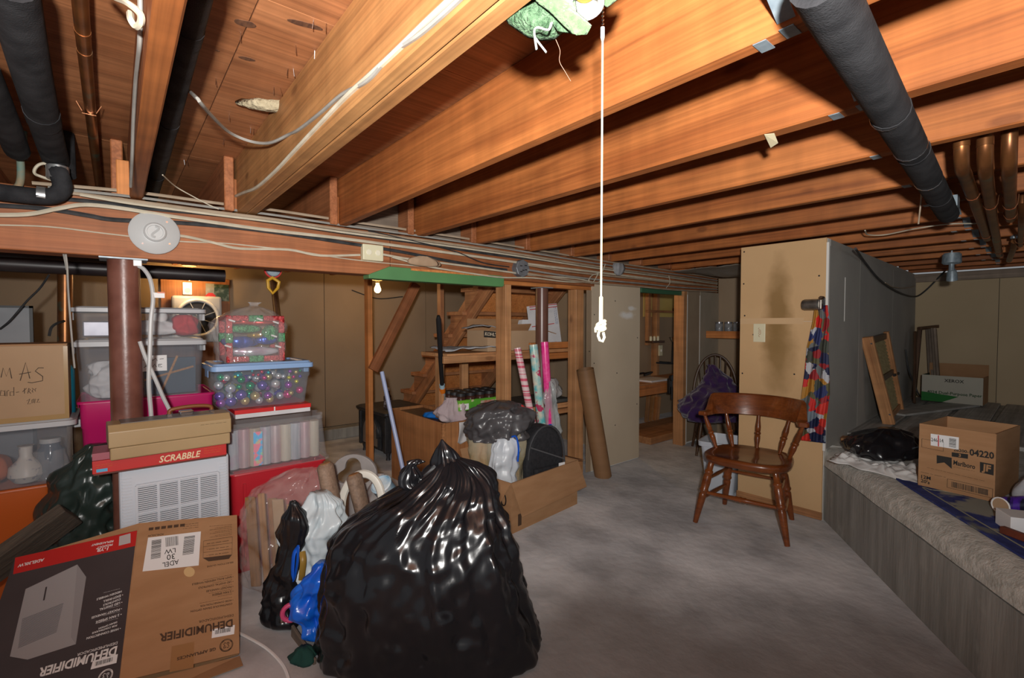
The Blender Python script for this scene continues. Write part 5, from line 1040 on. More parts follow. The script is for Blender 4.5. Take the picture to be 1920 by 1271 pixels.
o.location = (loc.x, loc.y, 0); o.rotation_euler = (0,0,YAW); tag(o, 'crumpled bright blue plastic bag below the pale drawstring bag', 'bag')
o = B().tube([V((.03*cos(q), 0, .03*sin(q))) for q in [i*pi/10 for i in range(20)]], .009, 8, closed=True).build('pink_ring', mat('pink_rubber', (.55,.06,.16), r=.4), None, smooth=True)
o.location = at(546,1148,d=1.80); o.rotation_euler = (0,0,YAW+.4); tag(o, 'pink rubber ring tucked beside the blue bag', 'ring')
o = sack('green_cloth', [(0,0,0,.04,.03,.05), (.015,0,0,.055,.04,.08), (.035,0,0,.045,.03,.1), (.05,0,0,.02,.02,.1)], mat('dark_teal_cloth', (.008,.05,.04), r=.9), None, n=40, rows=16, seed=61, nz=.03)
loc = FW*1.70 + RT*((560-960)/897*1.70); o.location = (loc.x, loc.y, 0); o.rotation_euler = (0,0,YAW); tag(o, 'dark green cloth on the floor under the blue bag', 'cloth')
o = plank('short_board', at(548,1195,d=1.88), at(590,1262,d=1.72), .012, .11, OLDW, None, up=(0,0,1)); tag(o, 'short dark board leaning under the blue bag', 'board')
# wooden stakes, rims and tins behind the big bag
def stake(label, p0, p1, r_, m, d):
    a, b_ = at(*p0, d=d), at(*p1, d=d); dr = (b_-a).normalized(); n_ = a + dr*(a.z/-dr.z)
    t = thing('wood_stake', label, 'stake', (n_.x, n_.y, 0), 0, 'wooden stakes behind the black bag')
    B().tube([n_ + V((0,0,.0)), a.lerp(n_, .1), a - dr*.0, a - dr*.012], [r_*.9, r_, r_, r_*.72], 14, ell=.75).build('shaft', m, t, smooth=True, world=True, angle=35)
    B().tube([a - dr*.0115, a - dr*.014], [r_*.70, r_*.6], 14, ell=.75).build('cut_end', LIT, t, world=True)
    return t
stake('tall weathered wooden stake rising left of the white oval rim', (610,874), (632,985), .044, DRIFT, 2.13)
stake('short weathered wooden stake standing inside the white oval rim', (664,894), (682,965), .042, DRIFT, 2.12)
o = B().prism([(.07*cos(q)*(1 if cos(q) < 0 else .8), .13*sin(q)) for q in [i*pi/14 for i in range(28)]], -.012, .012, frame((0,0,0), RT*.97+V((0,0,-.25)), V((0,0,.95))+RT*.25)).build('round_board', DARKW if False else mat('brown_board', (.20,.13,.09), (.27,.18,.13), sc=5, st=(1,1,4), r=.7), None, bevel=.004)
o.location = at(612,955,d=2.22); tag(o, 'rounded brown board tilted behind the tall wooden stake', 'board')
o = B().tube([(RT*(.092*cos(q)) + V((0,0,1))*(.135*sin(q)*(1 if sin(q) > 0 else 1.6)) + FW*(.03*sin(q))) for q in [i*pi/24 for i in range(48)]], .019, 8, closed=True, ell=.7).build('oval_rim', mat('cream_plastic', (.66,.64,.57), r=.4), None, smooth=True)
o.location = at(678,946,d=2.20); o.rotation_euler = (0,R(6),0); tag(o, 'white plastic oval rim standing behind the black bag', 'rim')
b = B(); n = 60; outer = []; inner = []
for i in range(n):
    q = 2*pi*i/n; outer.append((.118*cos(q), .105*sin(q))); k = .058*(1+.30*cos(3*(q-pi/2))); inner.append((k*1.25*cos(q)-.005, k*sin(q)*1.05+.006))
vs = [V((x, z_, y)) for z_ in (-.012, .012) for L_ in (outer, inner) for x, y in L_]; fs = []
for i in range(n):
    j = (i+1) % n; fs += [(i, j, n+j, n+i), (2*n+i, 3*n+i, 3*n+j, 2*n+j), (i, 2*n+i, 2*n+j, j), (n+i, n+j, 3*n+j, 3*n+i)]
t = thing('tool_handle_ring', 'grey plastic ring with a three-lobed cutout behind the stakes', 'ring', at(665,888,d=2.50), YAW)
b.add(vs, fs).build('ring_plate', mat('dusty_grey', (.27,.25,.24), (.34,.31,.30), sc=9, r=.6), t, bevel=.004)
B().lathe([(.03,-.0), (.035,-.25), (.04,-.42)], 12, Matrix.Translation((.0,0,-.08))).build('shaft', MATS['dusty_grey'], t, smooth=True)
p_ = at(720,915,d=2.30)
t = thing('paint_tin', 'round tin with a blue picture label behind the black bag', 'tin', (p_.x, p_.y, p_.z), 0, None, (R(35), R(20), 0))
B().lathe([(.05,-.12), (.05,.03), (.052,.034), (.046,.038), (.044,.030), (.002,.030)], 24).build('can', mat('tin_blue', (.20,.42,.60), (.62,.70,.74), sc=14, r=.35, c3=(.5,.08,.05), sc3=18, lo3=.62, hi3=.66), t, smooth=True, angle=35)
o = sack('grey_lump', [(0,0,0,.08,.07,.03), (.05,0,0,.10,.09,.04), (.25,0,0,.10,.09,.04), (.38,0,0,.07,.06,.04), (.43,0,0,.02,.02,.05), (.46,.0,0,.012,.012,0)], MATS['dusty_grey'], None, n=40, rows=30, seed=71, nz=.02)
loc = FW*2.42 + RT*((712-960)/897*2.42); o.location = (loc.x, loc.y, 0); tag(o, 'grey lumpy sack behind the blue labelled tin', 'sack')
cable('white_cable', [at(446,1186,z=.006), at(470,1198,z=.006), at(500,1216,z=.006), at(525,1240,z=.006), at(538,1262,z=.006), at(548,1300,z=.006), at(560,1340,z=.006)], .0055, PORC, 'white power cable curving across the concrete beside the carton', 'cable')
# ================================================================ CENTRE: open carton, desk, stove, shelves, stairs, workshop
# ---------------------------------------------------------------- stairs climbing toward the beam, seen from below
t = thing('staircase', 'open timber staircase climbing behind the shelves', 'staircase', (-4.9, 2.4, 0))
sl = Matrix.Identity(4); SA = V((-4.97, 0, -.02)); SB = V((-2.86, 0, 1.80)); RUN, RISE = .235, .203
for y in (2.42, 3.25): plank('stringer', (SA.x, y, SA.z+.10), (SB.x, y, SB.z+.10), .04, .20, STAIR, t, up=(0,0,1))
for k in range(8):
    x = -4.93 + RUN*k; z = RISE*(k+1)
    plank('tread', (x+.10, 2.36, z+.10), (x+.10, 3.30, z+.10), .27, .034, STAIR, t)
    B().box(-.0, .018, -.42, .42, -RISE+.017, -.017).build('riser', RISER, t).matrix_basis = t.matrix_basis.inverted() @ Matrix.Translation((x, 2.835, z+.10))
    B().prism([(x-.005, z-RISE+.117), (x+RUN*.9, z+.083), (x-.005, z+.083)], 2.385, 2.40, Matrix(((1,0,0,0), (0,0,1,0), (0,1,0,0), (0,0,0,1)))).build('notch_block', STAIR, t, world=True)
plank('newel', (-3.86, 2.34, .0), (-3.86, 2.34, 1.72), .04, .06, STAIR, t, up=(1,0,0))
# ---------------------------------------------------------------- shelves between stair and partition
t = thing('storage_shelf', 'rough two-tier timber shelf built between the posts under the beam', 'shelf', (-2.9, 2.3, 0))
plank('upper_shelf', (-2.90, 1.70, 1.01), (-2.90, 2.90, 1.01), .36, .026, STUD, t)
plank('shelf_rail', (-2.71, 1.66, .985), (-2.71, 2.56, .985), .022, .05, STUD, t)
plank('shelf_rail', (-2.708, 2.42, 1.055), (-2.708, 2.97, 1.055), .022, .05, RISER, t)
plank('shelf_rail', (-2.715, 2.55, .97), (-2.715, 2.93, .97), .022, .05, RISER, t)
plank('lower_shelf', (-2.90, 1.98, .60), (-2.90, 2.90, .60), .36, .026, mat('dark_shelf', (.05,.055,.05), (.08,.08,.075), sc=6, r=.6), t)
plank('shelf_rail', (-2.715, 2.35, .565), (-2.715, 2.95, .565), .022, .04, STUD, t); plank('shelf_rail', (-2.712, 2.56, .52), (-2.712, 2.93, .52), .022, .04, STUD, t)
plank('upright', (-2.92, 1.76, .56), (-2.92, 1.76, .997), .04, .06, STUD, t, up=(1,0,0)); plank('upright', (-3.06, 2.06, .0), (-3.06, 2.06, .997), .06, .04, STUD, t, up=(1,0,0)); plank('upright', (-3.06, 2.86, 0), (-3.06, 2.86, .997), .04, .06, STUD, t, up=(1,0,0))
# on the upper shelf
zs = 1.0235
t = thing('cardboard_box', 'open brown shipping carton on the upper shelf behind the pale post', 'box', (-2.90, 2.36, zs), R(90))
cbox('carton', .58, .26, .15, CARDP, t)
B().add([V((-.29,-.13,.15)), V((.1,-.13,.15)), V((.08,-.19,.20)), V((-.27,-.17,.19))], [(0,1,2,3)]).build('front_flap', CARD, t, solid=.004)
B().add([V((-.29,.13,.15)), V((.29,.13,.15)), V((.27,.16,.24)), V((-.27,.16,.24))], [(0,1,2,3)]).build('back_flap', CARD, t, solid=.004)
B().add([V((.29,-.13,.15)), V((.29,.13,.15)), V((.42,.12,.12)), V((.42,-.12,.12))], [(0,1,2,3)]).build('end_flap', CARD, t, solid=.004)
Fx = Face((-2.77, 0, 0), (1,0,0))
Fx.patch('black_label', [(907,620), (934,622), (934,634), (907,632)], INK, t, lift=.001); Fx.text('KOHL\'S', (909,626), (932,628), mat('pale_ink', (.5,.42,.32), r=.7), t, bold=.03, lift=.002)
o = B().grid(lambda u, v: V((-.12+.24*u, -.06+.12*v, .02*sin(u*3)+.012*noise.noise(V((u*4, v*4, 1))))), 14, 8).build('newspaper', mat('newsprint', (.30,.31,.33), (.42,.43,.45), sc=30, r=.8), None, smooth=True, solid=.003)
o.location = (-2.80, 2.02, zs+.17); o.rotation_euler = (0,0,R(70)); tag(o, 'grey newspaper lying over the edge of the shipping carton', 'newspaper')
o = B().grid(lambda u, v: V((-.2+.4*u, -.13+.26*v, .012+.02*sin(u*2+v)+.014*noise.noise(V((u*5, v*5, 4))))), 20, 12).build('newspaper', MATS['newsprint'], None, smooth=True, solid=.006)
o.location = (-2.86, 1.92, zs+.003); o.rotation_euler = (0,0,R(84)); tag(o, 'grey newspapers spread flat at the end of the upper shelf', 'newspaper')
t = thing('mailing_box', 'flat white mailing box with red stripes leaning behind the brown post', 'box', (-2.80, 2.70, zs), 0)
Mb = frame((-2.77, 2.52, zs+.01), (-.05,.98,.10), (-.08,-.10,1))
B().box(0, .33, 0, .33, -.02, .0, Mb).build('carton', PAPER, t, world=True)
for z in (.012, .165, .30, .32): B().box(.01, .27 if z < .3 else .33, z, z+.006, 0, .0008, Mb).build('red_stripe', RED, t, world=True)
for k, (x0, x1, z_) in enumerate(((.18,.27,.275), (.19,.27,.268), (.2,.27,.225), (.2,.27,.19), (.19,.26,.183))): fine(Mb @ V((x0,z_,.0006)), Mb @ V((x1,z_,.0006)), Mb.col[2].xyz, .005, INK if k < 2 else GREYI, t, seed=k)
for k in range(6): fine(Mb @ V((.19,.045+.016*k,.0006)), Mb @ V((.25,.045+.016*k,.0006)), Mb.col[2].xyz, .004, GREYI, t, seed=k+9)
for k in range(2): fine(Mb @ V((.29+.018*k,.16,.0006)), Mb @ V((.29+.018*k,.30,.0006)), Mb.col[2].xyz, .006, mat('navy_ink', (.06,.09,.2)), t, seed=k+19)
t = thing('mailing_box', 'second white mailing carton half hidden by the brown post', 'box', (-2.84, 2.45, zs), 0)
Mb = frame((-2.815, 2.38, zs+.01), (0,1,0), (-.10,.35,.93)); B().box(0, .14, 0, .24, -.05, 0, Mb).build('carton', PAPER, t, world=True)
B().box(.02, .11, .03, .035, 0, .001, Mb).build('blue_line', mat('navy_ink', (.06,.09,.2)), t, world=True); B().box(.02, .10, .05, .054, 0, .001, Mb).build('blue_line', MATS['navy_ink'], t, world=True)
# on the lower shelf
zl = .614
t = thing('jar_pack', 'green carton tray of shrink-wrapped jars on the lower shelf', 'food pack', (-2.90, 2.035, zl), R(-3))
B().box(-.12, .13, -.20, .20, 0, .075).build('tray', mat('green_print', (.06,.30,.03), (.16,.46,.04), sc=6, r=.4, c3=(.7,.6,.4), sc3=16, lo3=.6, hi3=.66), t, bevel=.004)
for i in range(3):
    for j in range(5):
        jj = B().lathe([(.036,.0), (.036,.075), (.03,.085), (.034,.087), (.034,.105), (.03,.107)], 14, Matrix.Translation((-.08+i*.085, -.16+j*.08, .012))).build('jar', mat('dark_jar', (.05,.02,.015), r=.2), t, smooth=True)
        B().lathe([(.0345,.100), (.0345,.120), (.030,.122)], 14, Matrix.Translation((-.08+i*.085, -.16+j*.08, 0))).build('lid', DARKM, jj, smooth=True)
B().box(.1305, .132, -.02, .10, .01, .06).build('fruit_print', mat('fruit_print', (.45,.4,.3), (.4,.05,.04), sc=30, r=.4), t)
B().box(.1305, .132, -.19, -.12, .008, .05).build('label', LABEL, t)
loose('clear_bag', 'small clear bag of odds and ends on the lower shelf', 'bag', (-2.84, 2.76, zl), [(0,0,0,.06,.05,.05), (.03,0,0,.10,.07,.06), (.10,0,0,.09,.065,.08), (.16,0,0,.05,.04,.1)], mat('hazy_bag', (.42,.40,.40), (.55,.53,.52), sc=12, r=.2, alpha=.7, bump=.8, bs=18), 81, n=60, rr=30)
# ---------------------------------------------------------------- wooden desk with a sunken top
dx0, dx1, dy0, dy1, dz = -3.52, -2.74, 1.675, 1.97, .555
t = thing('desk_cabinet', 'brown wood veneer cabinet with a sunken top beside the stove', 'cabinet', ((dx0+dx1)/2, (dy0+dy1)/2, 0))
plank('side_panel', ((dx0+dx1)/2, dy0+.009, 0), ((dx0+dx1)/2, dy0+.009, dz), .78, .018, DESK, t, up=(0,1,0)); plank('side_panel', ((dx0+dx1)/2, dy1-.009, 0), ((dx0+dx1)/2, dy1-.009, dz), .78, .018, DESK, t, up=(0,1,0))
plank('end_panel', (dx1-.009, (dy0+dy1)/2, 0), (dx1-.009, (dy0+dy1)/2, dz), .26, .018, DESK, t, up=(1,0,0)); plank('end_panel', (dx0+.009, (dy0+dy1)/2, 0), (dx0+.009, (dy0+dy1)/2, dz), .26, .018, DESK, t, up=(1,0,0))
plank('sunken_top', (dx0+.02, (dy0+dy1)/2, dz-.028), (dx1-.02, (dy0+dy1)/2, dz-.028), .255, .016, DARKW, t)
B().box(dx1-.02, dx1+.006, dy0-.006, dy0+.02, 0, dz+.004).build('corner_trim', DESK, t, world=True, bevel=.003)
zd = dz-.019
loose('blue_cloth', 'bright blue cloth lying on the sunken cabinet top', 'cloth', (-3.02, 1.80, zd), [(0,0,0,.05,.03,.05), (.015,0,0,.11,.055,.08), (.035,0,0,.09,.045,.1), (.05,0,0,.03,.02,.1)], mat('blue_cloth', (.0,.14,.52), r=.6), 83)
loose('pink_rag', 'pale pink crumpled rag heaped on the cabinet corner', 'cloth', (-2.85, 1.815, zd), [(0,0,0,.07,.05,.06), (.03,0,0,.11,.07,.1), (.08,-.01,0,.10,.06,.1), (.14,0,0,.07,.04,.12), (.17,0,0,.03,.02,.12)], mat('pink_rag', (.42,.33,.35), (.50,.41,.42), sc=9, r=.9), 84, n=64, nz=.045, rr=34)
def hang(u, v): return V((.004+.010*sin(v*5+u*3)+.02*(1-u)*(1-v), -.06+.12*v*(1-.35*u), -.16*u*(1-.3*abs(v-.4)))) 
o = B().grid(hang, 14, 12).build('white_rag', mat('white_rag', (.52,.50,.50), (.60,.58,.58), sc=8, r=.9), None, smooth=True, solid=.003); o.location = (dx1+.012, 1.84, dz+.002); tag(o, 'white rag hanging over the cabinet end', 'cloth')
t = thing('bubble_wand', 'long black tube with orange collar and clear orange bottle base', 'wand', at(832,782,z=zd))
p0 = at(832,782,z=zd+.001); p1 = p0 + (at(822,592,d=2.99)-p0); dv = p1-p0; L_ = dv.length
def wp_(k): return p0 + dv*k
B().tube([wp_(0), wp_(.06)], .022, 12).build('orange_base', mat('orange_clear', (.55,.10,.01), r=.2), t, smooth=True, world=True)
B().tube([wp_(.06), wp_(.26), wp_(.30)], [.021,.021,.014], 12).build('clear_bottle', mat('bottle_clear', (.5,.52,.52), r=.08, alpha=.45), t, smooth=True, world=True)
B().tube([wp_(.08), wp_(.24)], .014, 10).build('dark_content', mat('dark_content', (.08,.05,.04), r=.4), t, smooth=True, world=True)
B().tube([wp_(.28), wp_(.325)], .022, 12).build('orange_collar', mat('orange_solid', (.65,.16,.01), r=.4), t, smooth=True, world=True); B().tube([wp_(.325), wp_(.36)], .019, 12).build('blue_collar', mat('ice_plastic', (.35,.50,.58), r=.4), t, smooth=True, world=True)
B().tube([wp_(.36), wp_(.97), wp_(1.0)], [.015,.017,.010], 12).build('black_tube', BLK, t, smooth=True, world=True)
# pale blue pole leaning on the desk
P0 = at(758,892,d=2.93); P1 = at(716,697,d=3.02)
dv = P0-P1; P0 = P1 + dv*(P1.z/-dv.z)*1.0
o = B().tube([P1-P0, V((0,0,0))], .0135, 10).build('mop_pole', mat('pale_blue_metal', (.36,.42,.62), r=.35), None, smooth=True); o.location = P0; tag(o, 'pale blue metal pole leaning against the brown cabinet', 'pole')
# ---------------------------------------------------------------- cast iron stove
IRON = mat('cast_iron', (.028,.029,.032), (.05,.05,.054), sc=14, r=.5, m=.3, bump=.15, bs=60)
p = at(722,868,z=0)
t = thing('wood_stove', 'black cast-iron stove with an arched glass door', 'stove', (-4.24, 2.00, 0), R(2))
B().box(-.27, .27, -.17, .25, .07, .40).build('firebox', IRON, t, bevel=.008)
loft([rloop(0,.04,.30,.235,.03,.40), rloop(0,.04,.31,.245,.03,.415), rloop(0,.04,.31,.245,.03,.432), rloop(0,.04,.285,.22,.03,.445)], True, True).build('top_plate', IRON, t, smooth=True, angle=30)
arch = [(-.15,.10), (.15,.10), (.15,.22)] + [(.15*cos(q), .22+.13*sin(q)) for q in [i*pi/14 for i in range(1,14)]] + [(-.15,.22)]
MF = Matrix(((1,0,0,0), (0,0,-1,-.17), (0,1,0,0), (0,0,0,1)))
dr = B().prism([(x*1.22, .10+(z-.10)*1.16-.012) for x, z in arch], 0, .022, MF).build('door', IRON, t, bevel=.004)
B().prism(arch, .0225, .026, MF).build('glass', mat('sooty_glass', (.16,.13,.115), (.23,.19,.165), sc=5, r=.15), dr)
B().tube([MF @ V((x*1.08, .10+(z-.10)*1.07, .024)) for x, z in arch], .010, 8, closed=True).build('door_rim', IRON, dr, smooth=True)
B().tube([MF @ V((.19,.2,.02)), MF @ V((.19,.2,.05)), MF @ V((.19,.28,.055))], .008, 8).build('handle', IRON, dr, smooth=True)
for s_ in (-1, 1): B().box(s_*.255-.02, s_*.255+.02, -.185, -.165, .07, .39).build('corner_post', IRON, t, bevel=.005)
for x in (-.24, .24):
    for y in (-.14, .22): B().lathe([(.02,0), (.014,.03), (.025,.075)], 10, Matrix.Translation((x,y,0))).build('leg', IRON, t, smooth=True)
for k in range(4): B().box(-.14, .14, -.178, -.17, .085-.004*k*0+.0, .09).build('vent_bar', IRON, t)
t = thing('bottle', 'small dark bottle with white cap on top of the stove', 'bottle', (-4.13, 1.93, .446))
B().lathe([(.034,0), (.036,.01), (.036,.11), (.02,.14), (.018,.16)], 16).build('body', mat('dark_bottle', (.07,.05,.05), (.3,.28,.3), sc=30, r=.25, lo=.55, hi=.6), t, smooth=True)
B().lathe([(.02,.16), (.02,.185), (.015,.187)], 14).build('cap', mat('cream_cap', (.6,.52,.44), r=.5), t, smooth=True); B().box(.0, .037, -.02, .02, .03, .08).build('label', mat('blue_label', (.3,.36,.5)), t)
# ---------------------------------------------------------------- open carton with its contents
t = thing('cardboard_box', 'big open brown carton overflowing with bags and wrapping rolls', 'box', (-2.352, 2.048, 0), R(7))
W_, L_, H_ = .40, .655, .30
cbox('carton', W_, L_, H_, CARD, t, t=.005)
def quad(name, P, m=CARD): return B().add([V(p) for p in P], [(0,1,2,3)]).build(name, m, t, solid=.005)
quad('long_flap', [(W_/2+.003,-L_/2,H_), (W_/2+.003,L_/2,H_), (W_/2+.055,L_/2+.03,H_-.175), (W_/2+.06,-L_/2+.03,H_-.19)])
quad('long_flap', [(-W_/2,-L_/2,H_), (-W_/2,L_/2,H_), (-W_/2-.05,L_/2,H_+.12), (-W_/2-.05,-L_/2,H_+.12)])
quad('end_flap', [(-W_/2,-L_/2-.003,H_), (W_/2,-L_/2-.003,H_), (W_/2-.02,-L_/2-.09,H_-.12), (-W_/2+.02,-L_/2-.09,H_-.12)])
quad('end_flap', [(-W_/2,L_/2+.003,H_), (W_/2,L_/2+.003,H_), (W_/2-.03,L_/2+.12,H_-.03), (-W_/2+.03,L_/2+.12,H_-.03)])
B().box(W_/2, W_/2+.0008, -L_/2+.06, -L_/2+.09, .03, .10).build('printed_mark', INKB, t)
B().tube([V((W_/2-.06+.02*cos(q), -L_/2-.001, .19+.035*sin(q))) for q in [i*pi/8 for i in range(16)]], .004, 5, closed=True).build('hand_hole', BLK, t)
zb_ = .006
def inbox(px, d): p = FW*d + RT*((px-960)/897*d); return V((p.x, p.y, zb_))
p = V((-2.405, 1.875, zb_))
t = thing('firewood_bag', 'clear bag of firewood topped by a draped dark grey bag', 'bag', p, YAW)
for i in range(7):
    q = i*2*pi/7; plank('log', t.matrix_basis @ V((.10*cos(q), .07*sin(q), .01)), t.matrix_basis @ V((.11*cos(q), .075*sin(q), .56)), .065, .06, [LIT, STUD, DRIFT][i % 3], t, up=FW, bevel=.012)
sack('clear_film', [(0,0,0,.13,.10,.02), (.05,0,0,.165,.125,.03), (.3,0,0,.178,.13,.03), (.55,0,0,.18,.13,.03), (.60,0,0,.12,.10,.05)], mat('yellow_film', (.55,.45,.25), (.75,.68,.5), sc=8, r=.15, alpha=.42, bump=.8, bs=14), t, n=80, rows=30, seed=91, nz=.03)
GREYF = mat('dark_grey_film', (.055,.052,.055), (.095,.09,.095), sc=6, r=.3, bump=1, bs=5, bd=.03, ridge=True)
sack('draped_bag', [(.49,.0,-.005,.196,.15,.03), (.55,0,0,.205,.158,.04), (.62,0,0,.20,.155,.05), (.675,.01,0,.165,.13,.07), (.705,.02,0,.10,.08,.1), (.725,.03,0,.04,.03,.15)], GREYF, t, n=110, rows=44, seed=92, nz=.045)
p = inbox(943, 2.90)
t = thing('drawstring_bag', 'white plastic bag with blue edge standing in the open carton', 'bag', p, YAW+.25)
sack('bag_body', [(.01,0,0,.05,.03,.03), (.1,0,0,.08,.04,.04), (.3,0,0,.085,.045,.05), (.45,.01,0,.085,.04,.05), (.52,.01,0,.06,.02,.08)], mat('white_blue_film', (.52,.56,.62), (.62,.66,.70), sc=8, r=.35, bump=1, bs=5, bd=.03, ridge=True), t, n=80, rows=40, seed=93, nz=.03)
B().tube(smooth_path([(.085,-.03,.38), (.09,-.03,.46), (.075,-.03,.53), (.05,-.02,.53)], 5), .012, 8, ell=.5).build('blue_edge', mat('blue_film', (.005,.10,.62), r=.3), t, smooth=True)
p = inbox(1012, 3.13)
t = thing('backpack', 'black backpack standing in the open carton', 'backpack', p, YAW+.62)
ar = [(-.155,.02), (.155,.02), (.16,.30)] + [(.155*cos(q), .36+.20*sin(q)) for q in [i*pi/12 for i in range(0,13)]] + [(-.16,.30)]
BLKC = mat('black_cloth', (.014,.014,.017), (.024,.024,.028), sc=60, r=.85)
B().prism(ar, -.07, .07, Matrix(((1,0,0,0), (0,0,-1,0), (0,1,0,0), (0,0,0,1)))).build('main_body', BLKC, t, bevel=.03, seg=3)
B().tube([V((x*.96, -.072, z)) for x, z in ar[2:-1]], .007, 6).build('piping', mat('grey_piping', (.05,.05,.055), r=.7), t, smooth=True)
B().bar((-.14,-.078,.44), (.13,-.085,.33), .008, .022, up=(0,1,0)).build('strap', mat('strap_grey', (.09,.09,.095), r=.6), t)
B().box(-.11, .12, -.10, -.065, .05, .30).build('front_pocket', BLKC, t, bevel=.015); B().box(.08, .13, -.104, -.10, .26, .31).build('white_tag', LABEL, t)
lab = ['slim pink and white striped gift wrap roll', 'floral teal and cream gift wrap roll', 'hot pink foil gift wrap roll']
wm = [mat('pink_wrap', (.60,.10,.16), (.72,.55,.55), sc=9, st=(.2,.2,8), r=.18, lo=.45, hi=.55), mat('floral_wrap', (.62,.60,.48), (.10,.45,.48), sc=22, r=.18, c3=(.45,.05,.12), sc3=16, lo3=.58, hi3=.62), mat('hot_pink_wrap', (.72,.02,.22), (.80,.10,.32), sc=30, r=.18)]
for k, (a, b_, c_) in enumerate((((970,652), (1000,800), .025), ((1000,646), (1016,800), .030), ((1021,641), (1031,800), .027))):
    P1 = at(*a, d=3.30); P0 = at(*b_, d=3.30); dv = (P0-P1); P0 = P1 + dv*((P1.z-.02)/-dv.z)
    t = thing('wrapping_paper_roll', lab[k] + ' standing in the open carton', 'wrapping roll', P0, 0, 'gift wrap rolls in the carton')
    B().tube([P0, P1], c_, 16).build('paper', wm[k], t, smooth=True, world=True); B().tube([P1 + (P1-P0).normalized()*.001, P1 - (P1-P0).normalized()*.02], c_*.75, 12).build('core', CARDP, t, world=True)
    B().tube([P1.lerp(P0, .52), P1.lerp(P0, .60)], c_*1.05, 16).build('blue_sleeve', mat('blue_sleeve', (.01,.07,.42), (.7,.2,.4), sc=16, r=.25, lo=.62, hi=.68), t, smooth=True, world=True)
loose('clear_bag', 'crinkled clear film bunched beside the gift wrap rolls', 'plastic film', V((-2.36, 2.30, .05)), [(0,0,0,.03,.03,.1), (.2,0,0,.05,.04,.15), (.45,.01,0,.055,.04,.2), (.72,.0,0,.03,.025,.2), (.80,-.02,0,.008,.008,.1)], mat('grey_film', (.36,.40,.40), (.55,.58,.57), sc=10, r=.12, alpha=.5, bump=.9, bs=16), 95, n=60, rr=40)
t = thing('striped_ring', 'red and white candy-striped ring behind the draped grey bag', 'ring', at(967,783,d=3.13), YAW)
for i in range(20):
    a = i*pi/10; B().tube([V((.076*cos(a+k*pi/40), 0, .085*sin(a+k*pi/40))) for k in range(5)], .0125, 8).build('stripe', [RED, PORC][1 if i % 3 == 1 else 0], t, smooth=True)
# big cardboard tube leaning on the partition
P0 = V((-2.40, 2.93, 0)); P1 = at(1097,692,x=-2.505); dv = (P1-P0).normalized()
KT = mat('kraft_tube', (.235,.125,.058), (.265,.14,.066), sc=2, st=(1,1,9), r=.5)
b = B(); P0 = at(1131,893,z=0)
o = B().tube([P0, P1], .068, 28, cap=False).tube([P0, P1], .062, 28, cap=False).build('cardboard_tube', KT, None, smooth=True)
for v in o.data.vertices: v.co -= P0
o.location = P0; tag(o, 'thick brown cardboard tube leaning against the partition', 'tube')
# ---------------------------------------------------------------- workshop behind the opening
ww = struct(B().box(-3.8, -3.7, 3.62, 6.9, 0, ZP).build('wall_workshop', DRY))
struct(B().box(-5.3, -2.6, 6.8, 6.9, 0, ZP).build('wall_end', DRY)); struct(B().box(-3.7, -2.66, 3.66, 3.70, 0, 1.745).build('wall_workshop_side', DRY))
def stud(px, x=-3.66, w_=.05, m=STUD, z0=0, z1=1.74): return plank('stud', (x, at(px,700,x=x).y, z0), (x, at(px,700,x=x).y, z1), .06, w_, m, ww, up=(1,0,0))
stud(1214, w_=.05, z0=.95); stud(1228, w_=.09)
yb0, yb1 = at(1205,600,x=-3.69).y, at(1275,600,x=-3.69).y
B().box(-3.70, -3.692, yb0+.02, yb1, 1.32, 1.72).build('lamplit_sheet', mat('lamplit_yellow', (.62,.46,.14), (.56,.42,.15), sc=3, r=.8), ww)  # upper drywall with the warm lamp light put into its yellow colour
o = plank('stud_post', (-2.63, 4.39, 0), (-2.63, 4.39, 1.56), .06, .11, STUD, None, up=(1,0,0)); tag(o, 'rough timber jamb post at the workshop opening', 'post')
o = plank('header_board', (-2.625, 3.69, 1.535), (-2.625, 4.42, 1.535), .05, .05, mat('dark_green_paint', (.045,.13,.07), r=.6), None); tag(o, 'dark green header board over the workshop opening', 'board')
t = thing('rail_shelf', 'narrow wooden rail shelf on the workshop wall', 'shelf', (-3.66, yb0+.4, 1.3))
z_ = at(1238,584,x=-3.62).z; plank('rail', (-3.63, yb0+.01, z_), (-3.63, yb1, z_), .05, .03, STUD, t); plank('knob_block', (-3.60, yb1-.32, z_+.03), (-3.60, yb1-.08, z_+.03), .03, .035, DARKW, t)
z_ = at(1215,641,x=-3.6).z; plank('small_shelf', (-3.60, yb0+.01, z_), (-3.60, yb0+.28, z_), .12, .025, DARKW, t)
for k in range(3): B().lathe([(.018,0), (.018,.05), (.012,.06)], 10, Matrix.Translation((-3.60, yb0+.05+.08*k, z_+.013))).build('small_jar', IVORY, t, world=True)
t = thing('workbench', 'timber workbench inside the workshop opening', 'workbench', (-3.38, 5.0, 0))
zb1 = .545
plank('bench_top', (-3.35, 4.2, zb1), (-3.35, 6.2, zb1), .44, .03, STUD, t); plank('apron', (-3.125, 4.2, zb1-.06), (-3.125, 6.2, zb1-.06), .03, .11, RISER, t); 
for y in (4.25, 6.1): plank('leg', (-3.16, y, 0), (-3.16, y, zb1-.015), .07, .07, STUD, t, up=(1,0,0))
p_ = at(1220,712,z=zb1+.02); o = B().box(-.14, .14, -.2, .2, 0, .02).build('paper_stack', PAPER, None); o.location = (-3.28, 4.86, zb1+.0155); tag(o, 'pale papers lying on the workbench', 'papers')
o = B().tube(smooth_path([(-.1,-.2,.01), (-.05,0,.04), (-.12,.15,.02), (.02,.1,.05), (.05,-.1,.03)], 5), .012, 6).build('black_tool', BLK, None, smooth=True); o.location = (-3.42, 4.95, zb1+.04); tag(o, 'coiled black tool lead on the workbench', 'tool')
